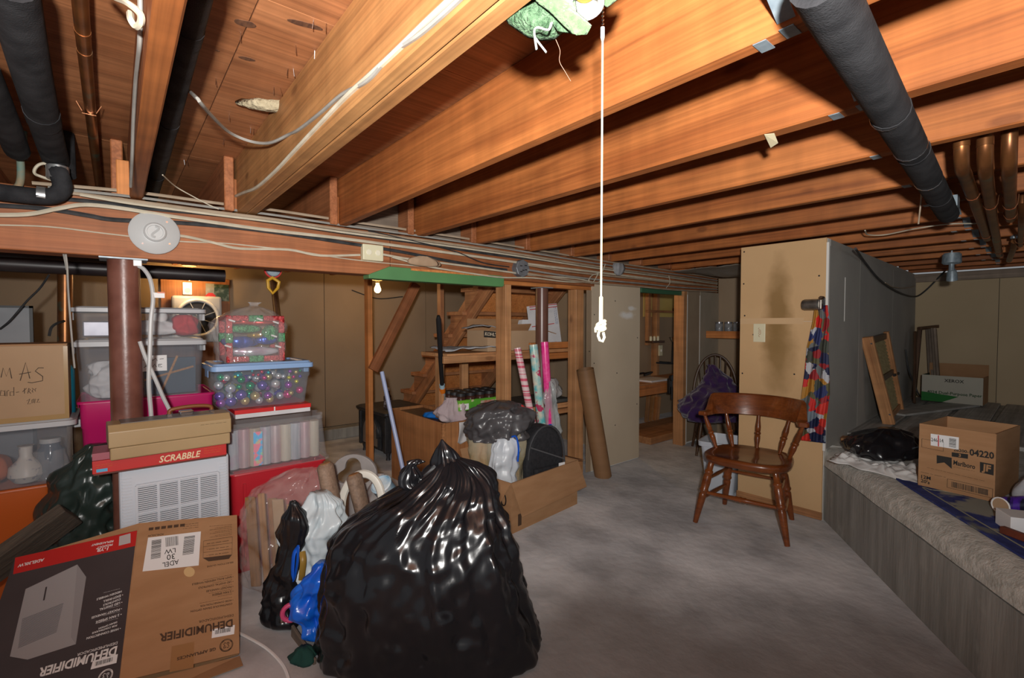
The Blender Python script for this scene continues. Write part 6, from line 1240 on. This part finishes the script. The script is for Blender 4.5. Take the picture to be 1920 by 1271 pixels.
t = thing('bench_vise', 'dark iron clamp fixed on the workbench edge', 'clamp', at(1256,722,x=-3.10))
p_ = at(1256,722,x=-3.085); B().box(p_.x-.02, p_.x+.02, p_.y-.03, p_.y+.03, p_.z-.10, p_.z+.08).build('jaw', BLK, t, world=True, bevel=.006); B().lathe([(.035,-.015), (.035,.015)], 14, frame(p_+V((.02,0,.085)), (0,1,0), (0,0,1))).build('wheel', BLK, t, world=True); B().tube([p_+V((.03,0,-.02)), p_+V((.03,0,-.16))], .012, 8).build('screw', DARKM, t, world=True)
t = thing('swing_lamp', 'metal swing-arm lamp on the workshop wall', 'lamp', at(1262,640,x=-3.5))
q = [at(a, b_, x=-3.5) for a, b_ in ((1262,636), (1260,680), (1270,700), (1263,640), (1272,668))]
B().tube([q[0], q[1]], .012, 8).build('arm', DARKM, t, smooth=True, world=True); B().tube([q[3], q[4]], .008, 8).build('arm', DARKM, t, smooth=True, world=True); B().lathe([(.02,0), (.045,.05), (.05,.06)], 14, Matrix.Translation(q[0]-V((0,0,.03)))).build('joint', CHROME, t, smooth=True, world=True)
B().bar(q[1], V((-3.698, q[1].y, q[1].z)), .02, .02).bar(at(1232,680,x=-3.55), at(1272,682,x=-3.55), .03, .02).build('bracket_bar', DARKM, t, world=True)
p_ = at(1237,657,x=-3.62); t = thing('wall_switch', 'yellowed switch box on the workshop stud', 'switch', p_); B().box(-.02, .02, -.04, .04, -.07, .07).build('box', IVORY, t, bevel=.005); B().box(.02, .03, -.008, .008, -.015, .015).build('toggle', PORC, t)
for k, (a, b_) in enumerate((((1209,828), (1216,742)), ((1216,828), (1224,742)), ((1222,826), (1231,745)), ((1228,826), (1236,744)))):
    o = plank('lumber_strip', at(*a, x=-3.42), at(*b_, x=-3.62), .05, .03, [STUD, LIT, RISER, STUD][k], None, up=(0,1,0)); tag(o, ['wide brown', 'pale', 'orange', 'narrow brown'][k] + ' lumber strip leaning under the workbench', 'lumber', 'lumber strips under the workbench')
o = plank('floor_platform', (-3.05, 4.15, .035), (-3.05, 5.35, .035), .5, .07, STUD, None); tag(o, 'low wooden platform on the workshop floor', 'platform')

bulb('warm bulb high inside the workshop above the opening', (-3.15, 4.02, 1.64), 1.6, 1.745)
# ================================================================ RIGHT: chairs, recess, curtain, ledge things
# ---------------------------------------------------------------- captain's chair
t = thing('captains_chair', 'brown turned-leg captain\'s chair standing in front of the drywall box', 'chair', (-1.315, 2.99, 0), R(10.5))
ZS = .425
def seat_loop(k, z, dz=0):
    out = []
    for i in range(40):
        a = 2*pi*i/40; c_, s_ = cos(a), sin(a); e = 2.9
        r_ = (abs(c_)**e + abs(s_)**e)**(-1/e)
        out.append(V((r_*c_*.238*k*(1-.06*s_), r_*s_*.222*k, z)))
    return out
loops = [seat_loop(.90, ZS-.052), seat_loop(.98, ZS-.045), seat_loop(1.0, ZS-.025), seat_loop(.985, ZS-.006), seat_loop(.94, ZS)]
L2 = [seat_loop(k, ZS-.016*(1-k/.9)**.7) for k in (.85, .6, .35, .12)]
for lp in L2:
    for v in lp: v.z += .004*cos(v.x*22) - .004
loft(loops + L2, True, True).build('seat', MAPLE, t, smooth=True, angle=60)
def turned(name, p, q, prof, m=MAPLE, n=14):
    p, q = V(p), V(q); pts = [p.lerp(q, k) for k, r_ in prof]; return B().tube(pts, [r_ for k, r_ in prof], n).build(name, m, t, smooth=True, angle=60)
LEG = [(0,.017), (.02,.018), (.14,.0185), (.15,.024), (.17,.0255), (.19,.024), (.20,.0205), (.24,.0245), (.34,.0255), (.44,.023), (.455,.026), (.47,.0275), (.485,.026), (.50,.022), (.515,.019), (.53,.022), (.56,.023), (.70,.020), (1,.0145)]
legs = {}
for n_, (tx, ty, fx, fy) in {'fl': (-.175,-.155,-.25,-.215), 'fr': (.175,-.155,.25,-.215), 'rl': (-.15,.14,-.20,.215), 'rr': (.15,.14,.20,.215)}.items():
    legs[n_] = (V((tx,ty,ZS-.045)), V((fx,fy,0))); turned('leg', legs[n_][0], legs[n_][1], LEG)
def on(n_, z): a, b_ = legs[n_]; return a.lerp(b_, (a.z-z)/a.z)
ST = [(0,.009), (.3,.0125), (.42,.0135), (.44,.017), (.47,.0145), (.5,.018), (.53,.0145), (.56,.017), (.58,.0135), (.7,.0125), (1,.009)]
turned('stretcher', on('fl',.19), on('fr',.19), ST); turned('stretcher', on('fl',.15), on('rl',.15), [(0,.009),(.5,.014),(1,.009)]); turned('stretcher', on('fr',.15), on('rr',.15), [(0,.009),(.5,.014),(1,.009)])
turned('stretcher', on('fl',.27), on('rl',.27), [(0,.008),(.5,.012),(1,.008)]); turned('stretcher', on('fr',.27), on('rr',.27), [(0,.008),(.5,.012),(1,.008)]); turned('stretcher', on('rl',.25), on('rr',.25), [(0,.008),(.5,.011),(1,.008)])
# the curved back rail with arms
def rail_pt(s): # s -1..1 along the horseshoe
    a = s*R(88); x = .285*sin(a); y = .25*cos(a)*(1 if abs(s) < .72 else 1) - .02
    return V((x, y, 0))
n = 48; b = B(); rows = []
for i in range(n+1):
    s = -1 + 2*i/n; p = rail_pt(s); p2 = rail_pt(min(1, s+.02)) - rail_pt(max(-1, s-.02)); tn = p2.normalized(); nr = V((tn.y, -tn.x, 0)) if False else V((-tn.y, tn.x, 0))
    c_ = max(0, min(1, (.80-abs(s))/.16)); c_ = c_*c_*(3-2*c_)
    hb_ = .628; ht = .655 + .108*c_; th = lerp(.030, .0125, c_); lean = .03*c_; wid = 1 if abs(s) < .985 else .7
    rows.append([p - nr*th*wid + V((0,0,hb_)), p + nr*th*wid + V((0,0,hb_)), p + nr*(th*wid+lean) + V((0,0,ht-.006)), p + nr*(th*.5+lean) + V((0,0,ht)), p - nr*(th*.5-lean) + V((0,0,ht)), p - nr*(th*wid-lean) + V((0,0,ht-.006))])
vs = [v for r_ in rows for v in r_]; m_ = 6
fs = [(i*m_+k, i*m_+(k+1) % m_, (i+1)*m_+(k+1) % m_, (i+1)*m_+k) for i in range(n) for k in range(m_)] + [tuple(range(m_))[::-1], tuple(n*m_+k for k in range(m_))]
b.add(vs, fs).build('back_rail', MAPLE, t, smooth=True, angle=45, bevel=.003)
SP = [(0,.010), (.10,.011), (.3,.0165), (.40,.0155), (.415,.012), (.43,.0175), (.46,.0185), (.49,.0175), (.50,.012), (.515,.0155), (.65,.0165), (.85,.011), (1,.010)]
for s in (-.90, -.46, 0, .46, .90):
    p = rail_pt(s); a = V((p.x*.74, (p.y-.02)*.62+.06 if abs(s) < .8 else .045, ZS-.008)); turned('spindle', a, V((p.x, p.y, .632)), SP, n=12)
# ---------------------------------------------------------------- spindle chair with purple blanket in the recess
t = thing('windsor_chair', 'dark spindle-back chair in the recess with a purple blanket over it', 'chair', (-2.235, 4.40, 0), R(35))
lp = [V((.22*cos(a), .20*sin(a), 0)) for a in [i*pi/14 for i in range(28)]]
loft([[v*.92 + V((0,0,.385)) for v in lp], [v + V((0,0,.40)) for v in lp], [v*.98 + V((0,0,.425)) for v in lp]], True, True).build('seat', DARKW, t, smooth=True, angle=40)
for sx_ in (-1, 1):
    for sy_ in (-1, 1): B().tube([(sx_*.14, sy_*.12, .39), (sx_*.17, sy_*.15, .22), (sx_*.185, sy_*.165, .12), (sx_*.205, sy_*.185, 0)], [.014,.02,.014,.011], 10).build('leg', DARKW, t, smooth=True)
for sx_ in (-1, 1): B().tube([(sx_*.182,-.16,.15), (sx_*.182,.16,.15)], .009, 8).build('stretcher', DARKW, t, smooth=True)
B().tube([(-.182,0,.15), (.182,0,.15)], .010, 8).build('stretcher', DARKW, t, smooth=True)
hp = [V((.205*cos(a), .16+.05*sin(a), .42+.50*sin(a)**.8 if sin(a) > 0 else .42)) for a in [i*pi/20 for i in range(21)]]
B().tube(hp, .013, 8).build('back_hoop', DARKW, t, smooth=True)
for k in range(-3, 4):
    x = k*.05; s_ = math.sqrt(max(0, 1-(x/.205)**2)); B().tube([(x*.8,.155,.42), (x, .16+.05*s_, .42+.50*s_**.8)], .007, 6).build('spindle', DARKW, t, smooth=True)
PUR = mat('purple_fleece', (.028,.008,.062), (.045,.014,.09), sc=9, r=1, bump=.5, bs=14, sheen=.4, bd=.03)
o = sack('purple_blanket', [(.33,-.05,-.03,.22,.20,.05), (.40,-.04,-.03,.27,.235,.06), (.46,-.03,-.02,.275,.235,.06), (.53,-.0,.0,.24,.205,.07), (.60,.04,.03,.19,.165,.08), (.68,.06,.06,.13,.11,.09), (.76,.05,.09,.075,.07,.1), (.83,.02,.11,.03,.03,.1)], PUR, None, n=90, rows=50, seed=101, nz=.045, ks=(5,9,14))
o.location = (-2.255, 4.36, 0); o.rotation_euler = (0,0,YAW); tag(o, 'purple fleece blanket heaped over the spindle chair', 'blanket')
p = at(1362,930,z=0)
t = thing('waste_bin', 'white plastic bin standing behind the captain\'s chair', 'bin', (-1.71, 3.47, 0), R(12))
loft([rloop(0,0,.095,.13,.03,0), rloop(0,0,.125,.165,.035,.33), rloop(0,0,.14,.18,.035,.335), rloop(0,0,.142,.182,.035,.37), rloop(0,0,.13,.17,.033,.37), rloop(0,0,.122,.162,.033,.33), rloop(0,0,.09,.125,.03,.01)], True, True).build('body', mat('bin_white', (.52,.56,.62), r=.4), t, smooth=True, angle=40)
loose('patterned_bag', 'dark patterned bag stuffed under the spindle chair', 'bag', V((-2.02, 4.66, 0)), [(0,0,0,.12,.10,.05), (.06,0,0,.15,.12,.07), (.2,0,0,.14,.11,.08), (.31,0,0,.06,.05,.1)], mat('pattern_cloth', (.02,.02,.04), (.28,.26,.27), sc=26, r=.8, lo=.5, hi=.56), 103, n=60)
# recess shelf and its jars
zr = 1.105
t = thing('recess_shelf', 'orange timber shelf across the recess', 'shelf', (-2.1, 4.95, zr))
plank('shelf_board', (-2.588, 4.96, zr+.025), (-1.552, 4.96, zr+.025), .24, .03, STUD, t); plank('front_edge', (-2.588, 4.83, zr+.008), (-1.552, 4.83, zr+.008), .022, .075, RISER, t)
for k, x in enumerate((-2.50, -2.40, -2.31)):
    o = thing('glass_jar', ['leftmost clear jar of hardware by the drywall corner', 'clear jar of screws between two other jars', 'clear jar of nails beside the small open carton'][k].replace('leftmost ', ''), 'jar', (x, 4.93, zr+.0405), 0, 'hardware jars on the recess shelf')
    B().lathe([(.038,0), (.04,.01), (.04,.075), (.034,.085)], 14).build('glass', mat('jar_glass', (.4,.42,.45), r=.08, alpha=.4), o, smooth=True); B().lathe([(.032,.004), (.034,.05)], 10).build('screws', mat('screw_mix', (.12,.12,.13), (.35,.34,.33), sc=80, r=.4, m=.6), o); B().lathe([(.037,.085), (.037,.10)], 14).build('lid', mat('jar_lid', (.3,.3,.33), r=.3, m=.7), o, smooth=True)
t = thing('cardboard_box', 'small open carton on the recess shelf', 'box', (-2.16, 4.93, zr+.0405), R(8)); cbox('carton', .16, .12, .09, CARD, t, t=.004)
loose('tool_heap', 'heap of small dark tools at the shelf end against the box wall', 'tools', V((-1.80, 4.92, zr+.0405)), [(0,0,0,.08,.06,.1), (.02,0,0,.13,.07,.2), (.05,0,0,.10,.05,.2), (.075,0,0,.03,.02,.2)], mat('dark_tools', (.04,.04,.045), (.3,.3,.32), sc=40, r=.4, lo=.5, hi=.6), 105)
# ---------------------------------------------------------------- on the drywall box: switch plate, pencil sharpener, curtain
p = at(1424,624,y=3.352)
t = thing('wall_switch', 'ivory blank cover plate with pencilled scribble on the drywall box', 'switch plate', p)
B().box(-.039, .039, -.005, 0, -.062, .062).build('plate', mat('ivory_plate', (.72,.66,.46), r=.4), t, bevel=.003)
strokes('scribble', frame((0,-.0055,0), (1,0,0), (0,0,1)), [[(.0,.035),(-.006,.028),(.004,.02),(-.004,.012),(.004,.006),(-.005,-.002),(.003,-.01),(-.004,-.02),(.004,-.028)], [(.008,.02),(.01,.0),(.007,-.012)]], .0012, mat('rust_ink', (.35,.08,.02)), t)
p = at(1524,571,y=3.29)
t = thing('pencil_sharpener', 'small metal crank sharpener screwed to the drywall corner', 'sharpener', V((p.x, 3.352, p.z)))
B().tube([V((-.055,-.06,0)), V((-.045,-.06,0)), V((.03,-.06,0)), V((.036,-.06,0))], [.030,.034,.034,.026], 20).build('barrel', mat('worn_steel', (.30,.28,.25), (.18,.16,.14), sc=25, r=.35, m=.8), t, smooth=True, angle=35)
B().box(.02, .05, -.075, 0, -.03, .03).build('bracket', MATS['worn_steel'], t, bevel=.004); ck = B().tube([V((.036,-.06,0)), V((.06,-.06,0)), V((.06,-.06,.04))], .006, 8).build('crank', DARKM, t, smooth=True); B().tube([V((.055,-.06,.04)), V((.055,-.105,.04))], .009, 8).build('crank_knob', DARKW, ck, smooth=True)
k_ = bpy.data.materials.new('patch_cloth'); k_.use_nodes = True; nt = k_.node_tree; N = nt.nodes; L = nt.links; pr = N['Principled BSDF']; pr.inputs['Roughness'].default_value = .65
tc = N.new('ShaderNodeUVMap'); vo = N.new('ShaderNodeTexVoronoi'); vo.inputs['Scale'].default_value = 1.0; vo.inputs['Randomness'].default_value = 1
ns = N.new('ShaderNodeTexNoise'); ns.inputs['Scale'].default_value = 1.6; mxv = N.new('ShaderNodeMix'); mxv.data_type = 'VECTOR'; mxv.inputs[0].default_value = .4
L.new(tc.outputs[0], ns.inputs['Vector']); L.new(tc.outputs[0], mxv.inputs[4]); L.new(ns.outputs['Color'], mxv.inputs[5]); L.new(mxv.outputs[1], vo.inputs['Vector'])
sp = N.new('ShaderNodeSeparateColor'); L.new(vo.outputs['Color'], sp.inputs[0]); rp = N.new('ShaderNodeValToRGB'); rp.color_ramp.interpolation = 'CONSTANT'
pal = [(.008,.012,.05), (.55,.015,.012), (.02,.03,.12), (.10,.09,.04), (.40,.18,.02), (.16,.20,.24), (.30,.015,.02), (.015,.02,.07), (.45,.45,.48), (.05,.055,.04), (.62,.03,.02), (.13,.14,.14)]
el = rp.color_ramp.elements; el[0].color = (*pal[0], 1); el[1].position = 1/len(pal); el[1].color = (*pal[1], 1)
for i in range(2, len(pal)): e_ = el.new(i/len(pal)); e_.color = (*pal[i], 1)
L.new(sp.outputs[0], rp.inputs[0]); L.new(rp.outputs[0], pr.inputs['Base Color'])
edges = [(0,1528,1552,575), (.12,1524,1556,605), (.3,1513,1553,655), (.5,1509,1555,700), (.62,1504,1556,735), (.72,1500,1552,765), (.85,1500,1548,795), (1,1498,1548,828)]
def cur(u, v):
    i = max(j for j in range(len(edges)-1) if edges[j][0] <= v+1e-9); a, c_ = edges[i], edges[i+1]; f_ = (v-a[0])/(c_[0]-a[0])
    x0 = lerp(a[1], c_[1], f_); x1 = lerp(a[2], c_[2], f_); py = lerp(a[3], c_[3], f_) + 6*u*v - 3
    dep = .018 + .020*(.5+.5*sin(u*15 + 2.5*v + sin(v*4))) + .010*(.5+.5*sin(u*31+v*7)) + .012*v
    p = at(lerp(x0, x1, u), py, y=3.349-dep); return p
b = B().grid(cur, 60, 70); o = b.build('patterned_curtain', k_, None, smooth=True, solid=.0025, angle=180)
uv = o.data.uv_layers.new(name='UVMap'); nu = 60
for pl_ in o.data.polygons:
    for li in pl_.loop_indices:
        vi = o.data.loops[li].vertex_index; uv.data[li].uv = ((vi % nu)/59*5, (vi//nu)/69*26)
tag(o, 'colourful patchwork-print curtain hanging on the drywall box corner', 'curtain')
# ---------------------------------------------------------------- crawl space ledge
zt = .4508
pk = [((-.98,3.86), (-1.10,6.30), .20), ((-.77,3.95), (-.86,6.35), .19), ((-.55,4.3), (-.62,6.4), .22), ((-.31,4.2), (-.36,6.4), .22), ((-.06,4.1), (-.1,6.4), .22), ((.2,4.1), (.2,6.4), .22)]
pn = ['weathered grey plank along the foot of the box wall', 'weathered grey plank beside the leaning shutter', 'dusty grey plank under the paper carton', 'dusty plank right of the paper carton', 'dusty plank further along the crawl space floor', 'dusty plank at the crawl space edge']
GP = wood('grey_plank', (.40,.39,.37), (.54,.53,.50), (.27,.26,.24), knots=.2)
for k, (a, c_, w_) in enumerate(pk):
    o = plank('floor_plank', (*a, zt+.014), (*c_, zt+.014), w_, .026, GP, None); tag(o, pn[k], 'plank', 'planks on the crawl space floor')
o = plank('short_plank', (-1.04,3.70,zt+.012), (-.80,3.80,zt+.012), .10, .022, STUD, None); tag(o, 'short brown board end beside the curtain corner', 'board')
o = plank('floor_plank', (-1.02,4.9,zt+.038), (-.70,6.0,zt+.038), .20, .018, GP, None); tag(o, 'loose grey plank lying across the other planks', 'plank', 'planks on the crawl space floor')
# leaning shutter
zpl = zt+.028
b1 = V((-.93, 4.42, zpl)); t1 = at(1625,632,x=-1.035); wv = V((-.06,.80,.0)); upv = t1-b1
t = thing('wood_shutter', 'small two-panel wooden shutter leaning on the grey box wall', 'shutter', b1)
plank('stile', b1, t1, .03, .075, STUD, t, up=(1,0,0)); b2 = b1 + wv*.93 + V((-.03,0,.0)); t2 = t1 + wv*.9 + V((.0,0,.03)); plank('stile', b2, t2, .03, .06, STUD, t, up=(1,0,0))
for k in (.06, .50, .95): plank('rail', b1.lerp(t1, k), b2.lerp(t2, k), .025, .05, DARKW if k > .1 else STUD, t)
pm = mat('shutter_panel', (.48,.40,.20), (.36,.29,.14), sc=14, st=(1,1,3), r=.8)
for (ka, kb) in ((.10, .46), (.54, .91)):
    P = [b1.lerp(t1, ka).lerp(b2.lerp(t2, ka), .12), b1.lerp(t1, ka).lerp(b2.lerp(t2, ka), .9), b1.lerp(t1, kb).lerp(b2.lerp(t2, kb), .9), b1.lerp(t1, kb).lerp(b2.lerp(t2, kb), .12)]
    for s_ in range(9):
        a = P[0].lerp(P[3], s_/9); c_ = P[1].lerp(P[2], s_/9); d_ = P[1].lerp(P[2], (s_+.92)/9); e_ = P[0].lerp(P[3], (s_+.92)/9); B().add([a+V((.006,0,0)), c_+V((.006,0,0)), d_-V((.004,0,0)), e_-V((.004,0,0))], [(0,1,2,3)]).build('slat', pm, t, world=True, solid=.004)
for q in (b1.lerp(t1, .93), b1.lerp(t1, .12)): B().sphere(q+V((.022,-.01,0)), .009, 10, 6).build('bolt', CHROME, t, world=True)
q = b2.lerp(t2, .48); B().bar(q+V((.02,-.05,-.01)), q+V((.03,.06,.0)), .012, .02).build('latch', DARKM, t, world=True)
# folded slatted ladder in the corner
t = thing('folded_rack', 'dark folded slatted rack leaning in the far corner', 'rack', (-1.005, 6.0, zt))
for k in range(4):
    plank('slat', (-.99+.03*k, 6.25-.06*k, .60), (-1.055+.03*k, 6.40-.06*k, 1.18), .02, .05, OLDW, t, up=(0,1,0))
plank('crossbar', (-1.075, 6.16, 1.18), (-.98, 6.44, 1.20), .03, .03, DARKW, t); plank('leg', (-1.085, 6.05, zt+.03), (-1.075, 6.2, 1.18), .03, .04, DARKW, t, up=(0,1,0)); plank('leg', (-1.025, 5.75, zt+.03), (-1.075, 6.0, 1.15), .02, .03, DARKW, t, up=(0,1,0)); plank('lower_bar', (-.99, 6.25, .60), (-.90, 6.07, .60), .03, .03, DARKW, t); plank('lower_leg', (-.99, 6.25, .60), (-.99, 6.3, zt+.03), .03, .03, DARKW, t)
cable('power_cable', [at(1698,655,x=-1.10), at(1703,690,x=-1.08), at(1712,715,x=-1.06), at(1722,738,x=-1.02), at(1728,745,z=.50)], .007, CABB, 'black cord trailing down the corner beside the rack', 'cord')
# paper carton
t = thing('cardboard_box', 'open white and green paper carton on the crawl space planks', 'box', (-.79, 6.06, zt+.0475), R(-1))
w_, d_, h_ = .42, .30, .245
WC = mat('white_carton', (.40,.38,.32), (.45,.43,.36), sc=4, r=.8)
for nm, a in (('front', (-w_/2,w_/2,-d_/2,-d_/2+.004)), ('back', (-w_/2,w_/2,d_/2-.004,d_/2))): B().box(*a, 0, h_ if nm == 'front' else h_+.10).build('side_panel', WC if nm == 'front' else CARDI, t)
for a in ((-w_/2,-w_/2+.004,-d_/2+.004,d_/2-.004), (w_/2-.004,w_/2,-d_/2+.004,d_/2-.004)): B().box(*a, 0, h_).build('side_panel', CARDI if a[0] > 0 else mat('carton_green_side', (.05,.09,.05), r=.8), t)
B().box(-w_/2+.004, w_/2-.004, -d_/2+.004, d_/2-.004, 0, .004).build('bottom_panel', CARDI, t)
GRN = mat('green_ink', (.01,.14,.02), r=.7)
y_ = -d_/2-.0006
B().add([V((-w_/2-.001,y_,.0)), V((-.06,y_,.0)), V((.05,y_,.06)), V((-w_/2-.001,y_,.085))], [(0,1,2,3)]).build('green_print', GRN, t)
M_ = t.matrix_basis
fit_text('XEROX', M_ @ V((-.05,-d_/2,.20)), M_ @ V((.085,-d_/2,.20)), (0,-1,0), INK, t, bold=.02); fit_text('4024 Dual-Purpose Paper', M_ @ V((-.17,-d_/2,.085)), M_ @ V((.205,-d_/2,.085)), (0,-1,0), mat('dark_green_ink', (.01,.06,.015)), t, bold=.02, lift=.0012)
# black bag on white cloth
p = at(1650,880,z=zt)
def cl(u, v):
    x = -.92 + .42*u; y = 2.98 + .30*v + .10*(1-u) - .04*u; f_ = noise.noise(V((u*5, v*6, 3))); g = abs(noise.noise(V((u*9, v*11, 7)))); e_ = min(u, 1-u, v, 1-v)
    return V((x + .03*f_, y + .03*noise.noise(V((u*6, v*6, 9))), zt + .004 + min(1, e_*7)*(.018 + .035*g + .02*max(0, f_)) ))
o = B().grid(cl, 60, 50).build('white_sheet', mat('white_sheet', (.66,.65,.63), (.76,.75,.73), sc=6, r=.8), None, smooth=True, solid=.004, angle=180); tag(o, 'crumpled white sheet spread on the concrete ledge', 'sheet')
p = at(1668,832,z=zt+.03)
o = sack('garbage_bag', [(0,0,0,.14,.11,.02), (.02,0,0,.165,.125,.03), (.07,.0,0,.16,.12,.04), (.12,.02,0,.12,.09,.05), (.15,.03,0,.05,.04,.08)], BLKF, None, n=90, rows=36, seed=111, nz=.03)
o.location = (-.71, 3.22, zt+.05); o.rotation_euler = (0,0,YAW); tag(o, 'low black garbage bag resting on the crumpled white sheet', 'bag')
# cigarette carton case
c0 = V((-.497, 2.905, zt)); c1 = V((-.238, 2.868, zt)); w_ = (c1-c0).length; h_ = .292; ang = math.atan2((c1-c0).y, (c1-c0).x); d_ = .34
t = thing('cardboard_box', 'open brown cigarette carton with printed front on the ledge', 'box', (c0.x, c0.y, zt+.012), ang)
fm = B().box(0, w_, 0, .004, 0, h_).build('side_panel', CARD, t)
for a in ((0,w_,d_-.004,d_), (0,.004,.004,d_-.004), (w_-.004,w_,.004,d_-.004)): B().box(*a, 0, h_).build('side_panel', CARD, t)
B().box(.004, w_-.004, .004, d_-.004, 0, .004).build('bottom_panel', CARDI, t)
Fm = Face((c0.x, c0.y, zt), (sin(ang), -cos(ang), 0))
def cm(x, y): return (1700+x/3.973, 760+y/3.973)
Fm.patch('shipping_label', [cm(180,210), cm(390,238), cm(388,330), cm(180,297)], LABEL, fm, lift=.0012)
Fm.text('246-14', cm(184,255), cm(275,265), INK, fm, lift=.0018, ys=1.5); Fm.patch('red_line', [cm(234,222), cm(242,223), cm(242,305), cm(234,303)], RED, fm, lift=.0022); barcode(Fm, cm(318,242), cm(316,308), cm(370,250), INK, fm, n=14, lift=.0018, seed=11)
Fm.text('04220', cm(468,350), cm(652,378), INK, fm, bold=.03, ys=1.25); Fm.text('28200-', cm(350,330), cm(462,348), INK, fm, bold=.02)
Fm.patch('code_block', [cm(336,348), cm(458,364), cm(456,398), cm(336,380)], INK, fm); Fm.text('3', cm(388,372), cm(405,375), CARD, fm, lift=.0014, bold=.03)
Fm.patch('emblem', [cm(224,370), cm(336,390), cm(336,472), cm(280,425), cm(224,432)], INK, fm); Fm.text('Marlboro', cm(348,425), cm(510,460), INK, fm, bold=.02, ys=1.5); fine(Fm(*cm(350,458)), Fm(*cm(505,490)), Fm.n, .004, INKB, fm, seed=1)
Fm.patch('letter_block', [cm(546,420), cm(650,440), cm(648,522), cm(546,498)], INK, fm); Fm.text('JF', cm(566,462), cm(632,476), CARD, fm, lift=.0014, bold=.04, ys=1.2)
fine(Fm(*cm(106,494)), Fm(*cm(290,535)), Fm.n, .007, INKB, fm, seed=2); fine(Fm(*cm(152,462)), Fm(*cm(588,565)), Fm.n, .005, INKB, fm, seed=3)
Fm.text('12M', cm(106,530), cm(176,545), INK, fm, bold=.02); Fm.text('20\'s', cm(106,560), cm(172,578), INK, fm, bold=.02)
def outline(F, pts, m, parent, w_=.003):
    b = B()
    for i in range(len(pts)): b.bar(F(*pts[i]) + F.n*.0006, F(*pts[(i+1) % len(pts)]) + F.n*.0006, .0006, w_, up=F.n)
    return b.build('printed_frame', m, parent, world=True)
outline(Fm, [cm(304,546), cm(642,622), cm(638,690), cm(302,610)], INK, fm, .004); barcode(Fm, cm(336,566), cm(610,628), cm(335,608), INK, fm, n=26, lift=.0008, seed=13)
outline(Fm, [cm(114,248), cm(276,275), cm(274,342), cm(113,310)], INK, fm, .003)
# patterned rug, roll, tissue box, stick, bags
def inl(s_, o_): return L0 + LD*s_ - LN*o_
rp_ = [(.68,.13), (.72,.10), (1.65,.085), (1.85,.10), (2.0,.2), (2.0,.75), (1.85,.85), (1.0,.62), (.72,.24)]
t = thing('patterned_rug', 'blue floral oval rug lying along the ledge under the cigarette carton', 'rug', inl(1.3,.3)+V((0,0,zt)))
RUGB = mat('rug_blue', (.018,.028,.15), (.04,.055,.22), sc=40, r=1, c3=(.16,.17,.16), sc3=9, lo3=.62, hi3=.7)
RUGP = mat('rug_floral', (.018,.03,.17), (.04,.06,.24), sc=30, r=1, c3=(.30,.31,.27), sc3=7, lo3=.50, hi3=.56)
P = smooth_path([inl(*q) for q in rp_] + [inl(*rp_[0])], 6)[:-1]
B().prism([(p.x, p.y) for p in P], zt+.0005, zt+.009).build('border', RUGB, t, world=True, bevel=.003)
cc = sum((V(p) for p in P), V())/len(P)
B().prism([tuple((cc + (p-cc)*.80)[:2]) for p in P], zt+.009, zt+.0105).build('field', RUGP, t, world=True)
B().tube([V((*(cc + (p-cc)*.81)[:2], zt+.0105)) for p in P], .0022, 5, closed=True).build('trim_line', mat('rug_line', (.30,.28,.20), r=1), t, world=True)
a = at(1876,948,z=zt+.045); c_ = a + V((.10,.16,0)).normalized()*.34
t = thing('wrapping_paper_roll', 'purple plaid gift wrap roll lying on the blue rug', 'wrapping roll', a)
B().tube([a, c_], .033, 20).build('paper', mat('purple_plaid', (.10,.03,.42), (.02,.02,.05), sc=7, st=(6,1,1), r=.25, lo=.48, hi=.55), t, smooth=True, world=True); B().tube([a - (c_-a).normalized()*.0012, a + (c_-a).normalized()*.01], .030, 18).build('core', CARDP, t, world=True)
B().tube([a + V((0,0,0)) + (V((.085,-.05,0)).normalized()*cos(q) + V((0,0,1))*sin(q))*.031 for q in [i*pi/10 for i in range(20)]], .003, 5, closed=True).build('paper_edge', PORC, t, world=True)
p = at(1880,985,z=zt+.012)
t = thing('tissue_box', 'white paper box with a coloured drop print on the blue rug', 'box', (p.x+.09, p.y+.02, zt+.0105), R(28))
B().box(-.10, .10, -.05, .05, 0, .06).build('carton', LABEL, t, bevel=.002)
q = [(-.045+.014*cos(a_)*(.6+.4*sin(a_/2)), .028+.014*sin(a_)) for a_ in [i*pi/8 for i in range(16)]]
B().prism(q, .0505, .0512, Matrix(((1,0,0,0), (0,0,-1,0), (0,1,0,0), (0,0,0,1)))).build('drop_print', mat('teal_brown', (.05,.14,.15), r=.5), t)
B().box(-.02, .10, -.0512, -.0504, .035, .06).build('blue_print', mat('violet_print', (.06,.06,.25), r=.5), t)
o = plank('paint_stick', at(1878,992,z=zt+.025), at(1940,1015,z=zt+.025), .022, .026, mat('red_brown', (.22,.05,.02), (.12,.03,.015), sc=12, r=.6), None); tag(o, 'red-brown stick lying on the blue rug', 'stick')
loose('plastic_bag', 'clear white plastic bag beside the cigarette carton', 'bag', V((-.105, 2.965, zt+.012)), [(0,0,0,.05,.05,.05), (.03,0,0,.075,.07,.08), (.09,.01,0,.07,.06,.1), (.16,.03,0,.04,.04,.15), (.20,.05,0,.012,.012,.2)], mat('milky_film', (.50,.52,.56), (.62,.64,.68), sc=9, r=.25, alpha=.75, bump=.8, bs=14), 121, n=60, rr=34)
o = B().box(-.09, .09, -.02, .02, 0, .24).build('black_case', BLK, None, bevel=.008); o.location = (-.02, 3.10, zt+.005); o.rotation_euler = (0,0,R(60)); tag(o, 'glossy black case standing beside the cigarette carton', 'case')
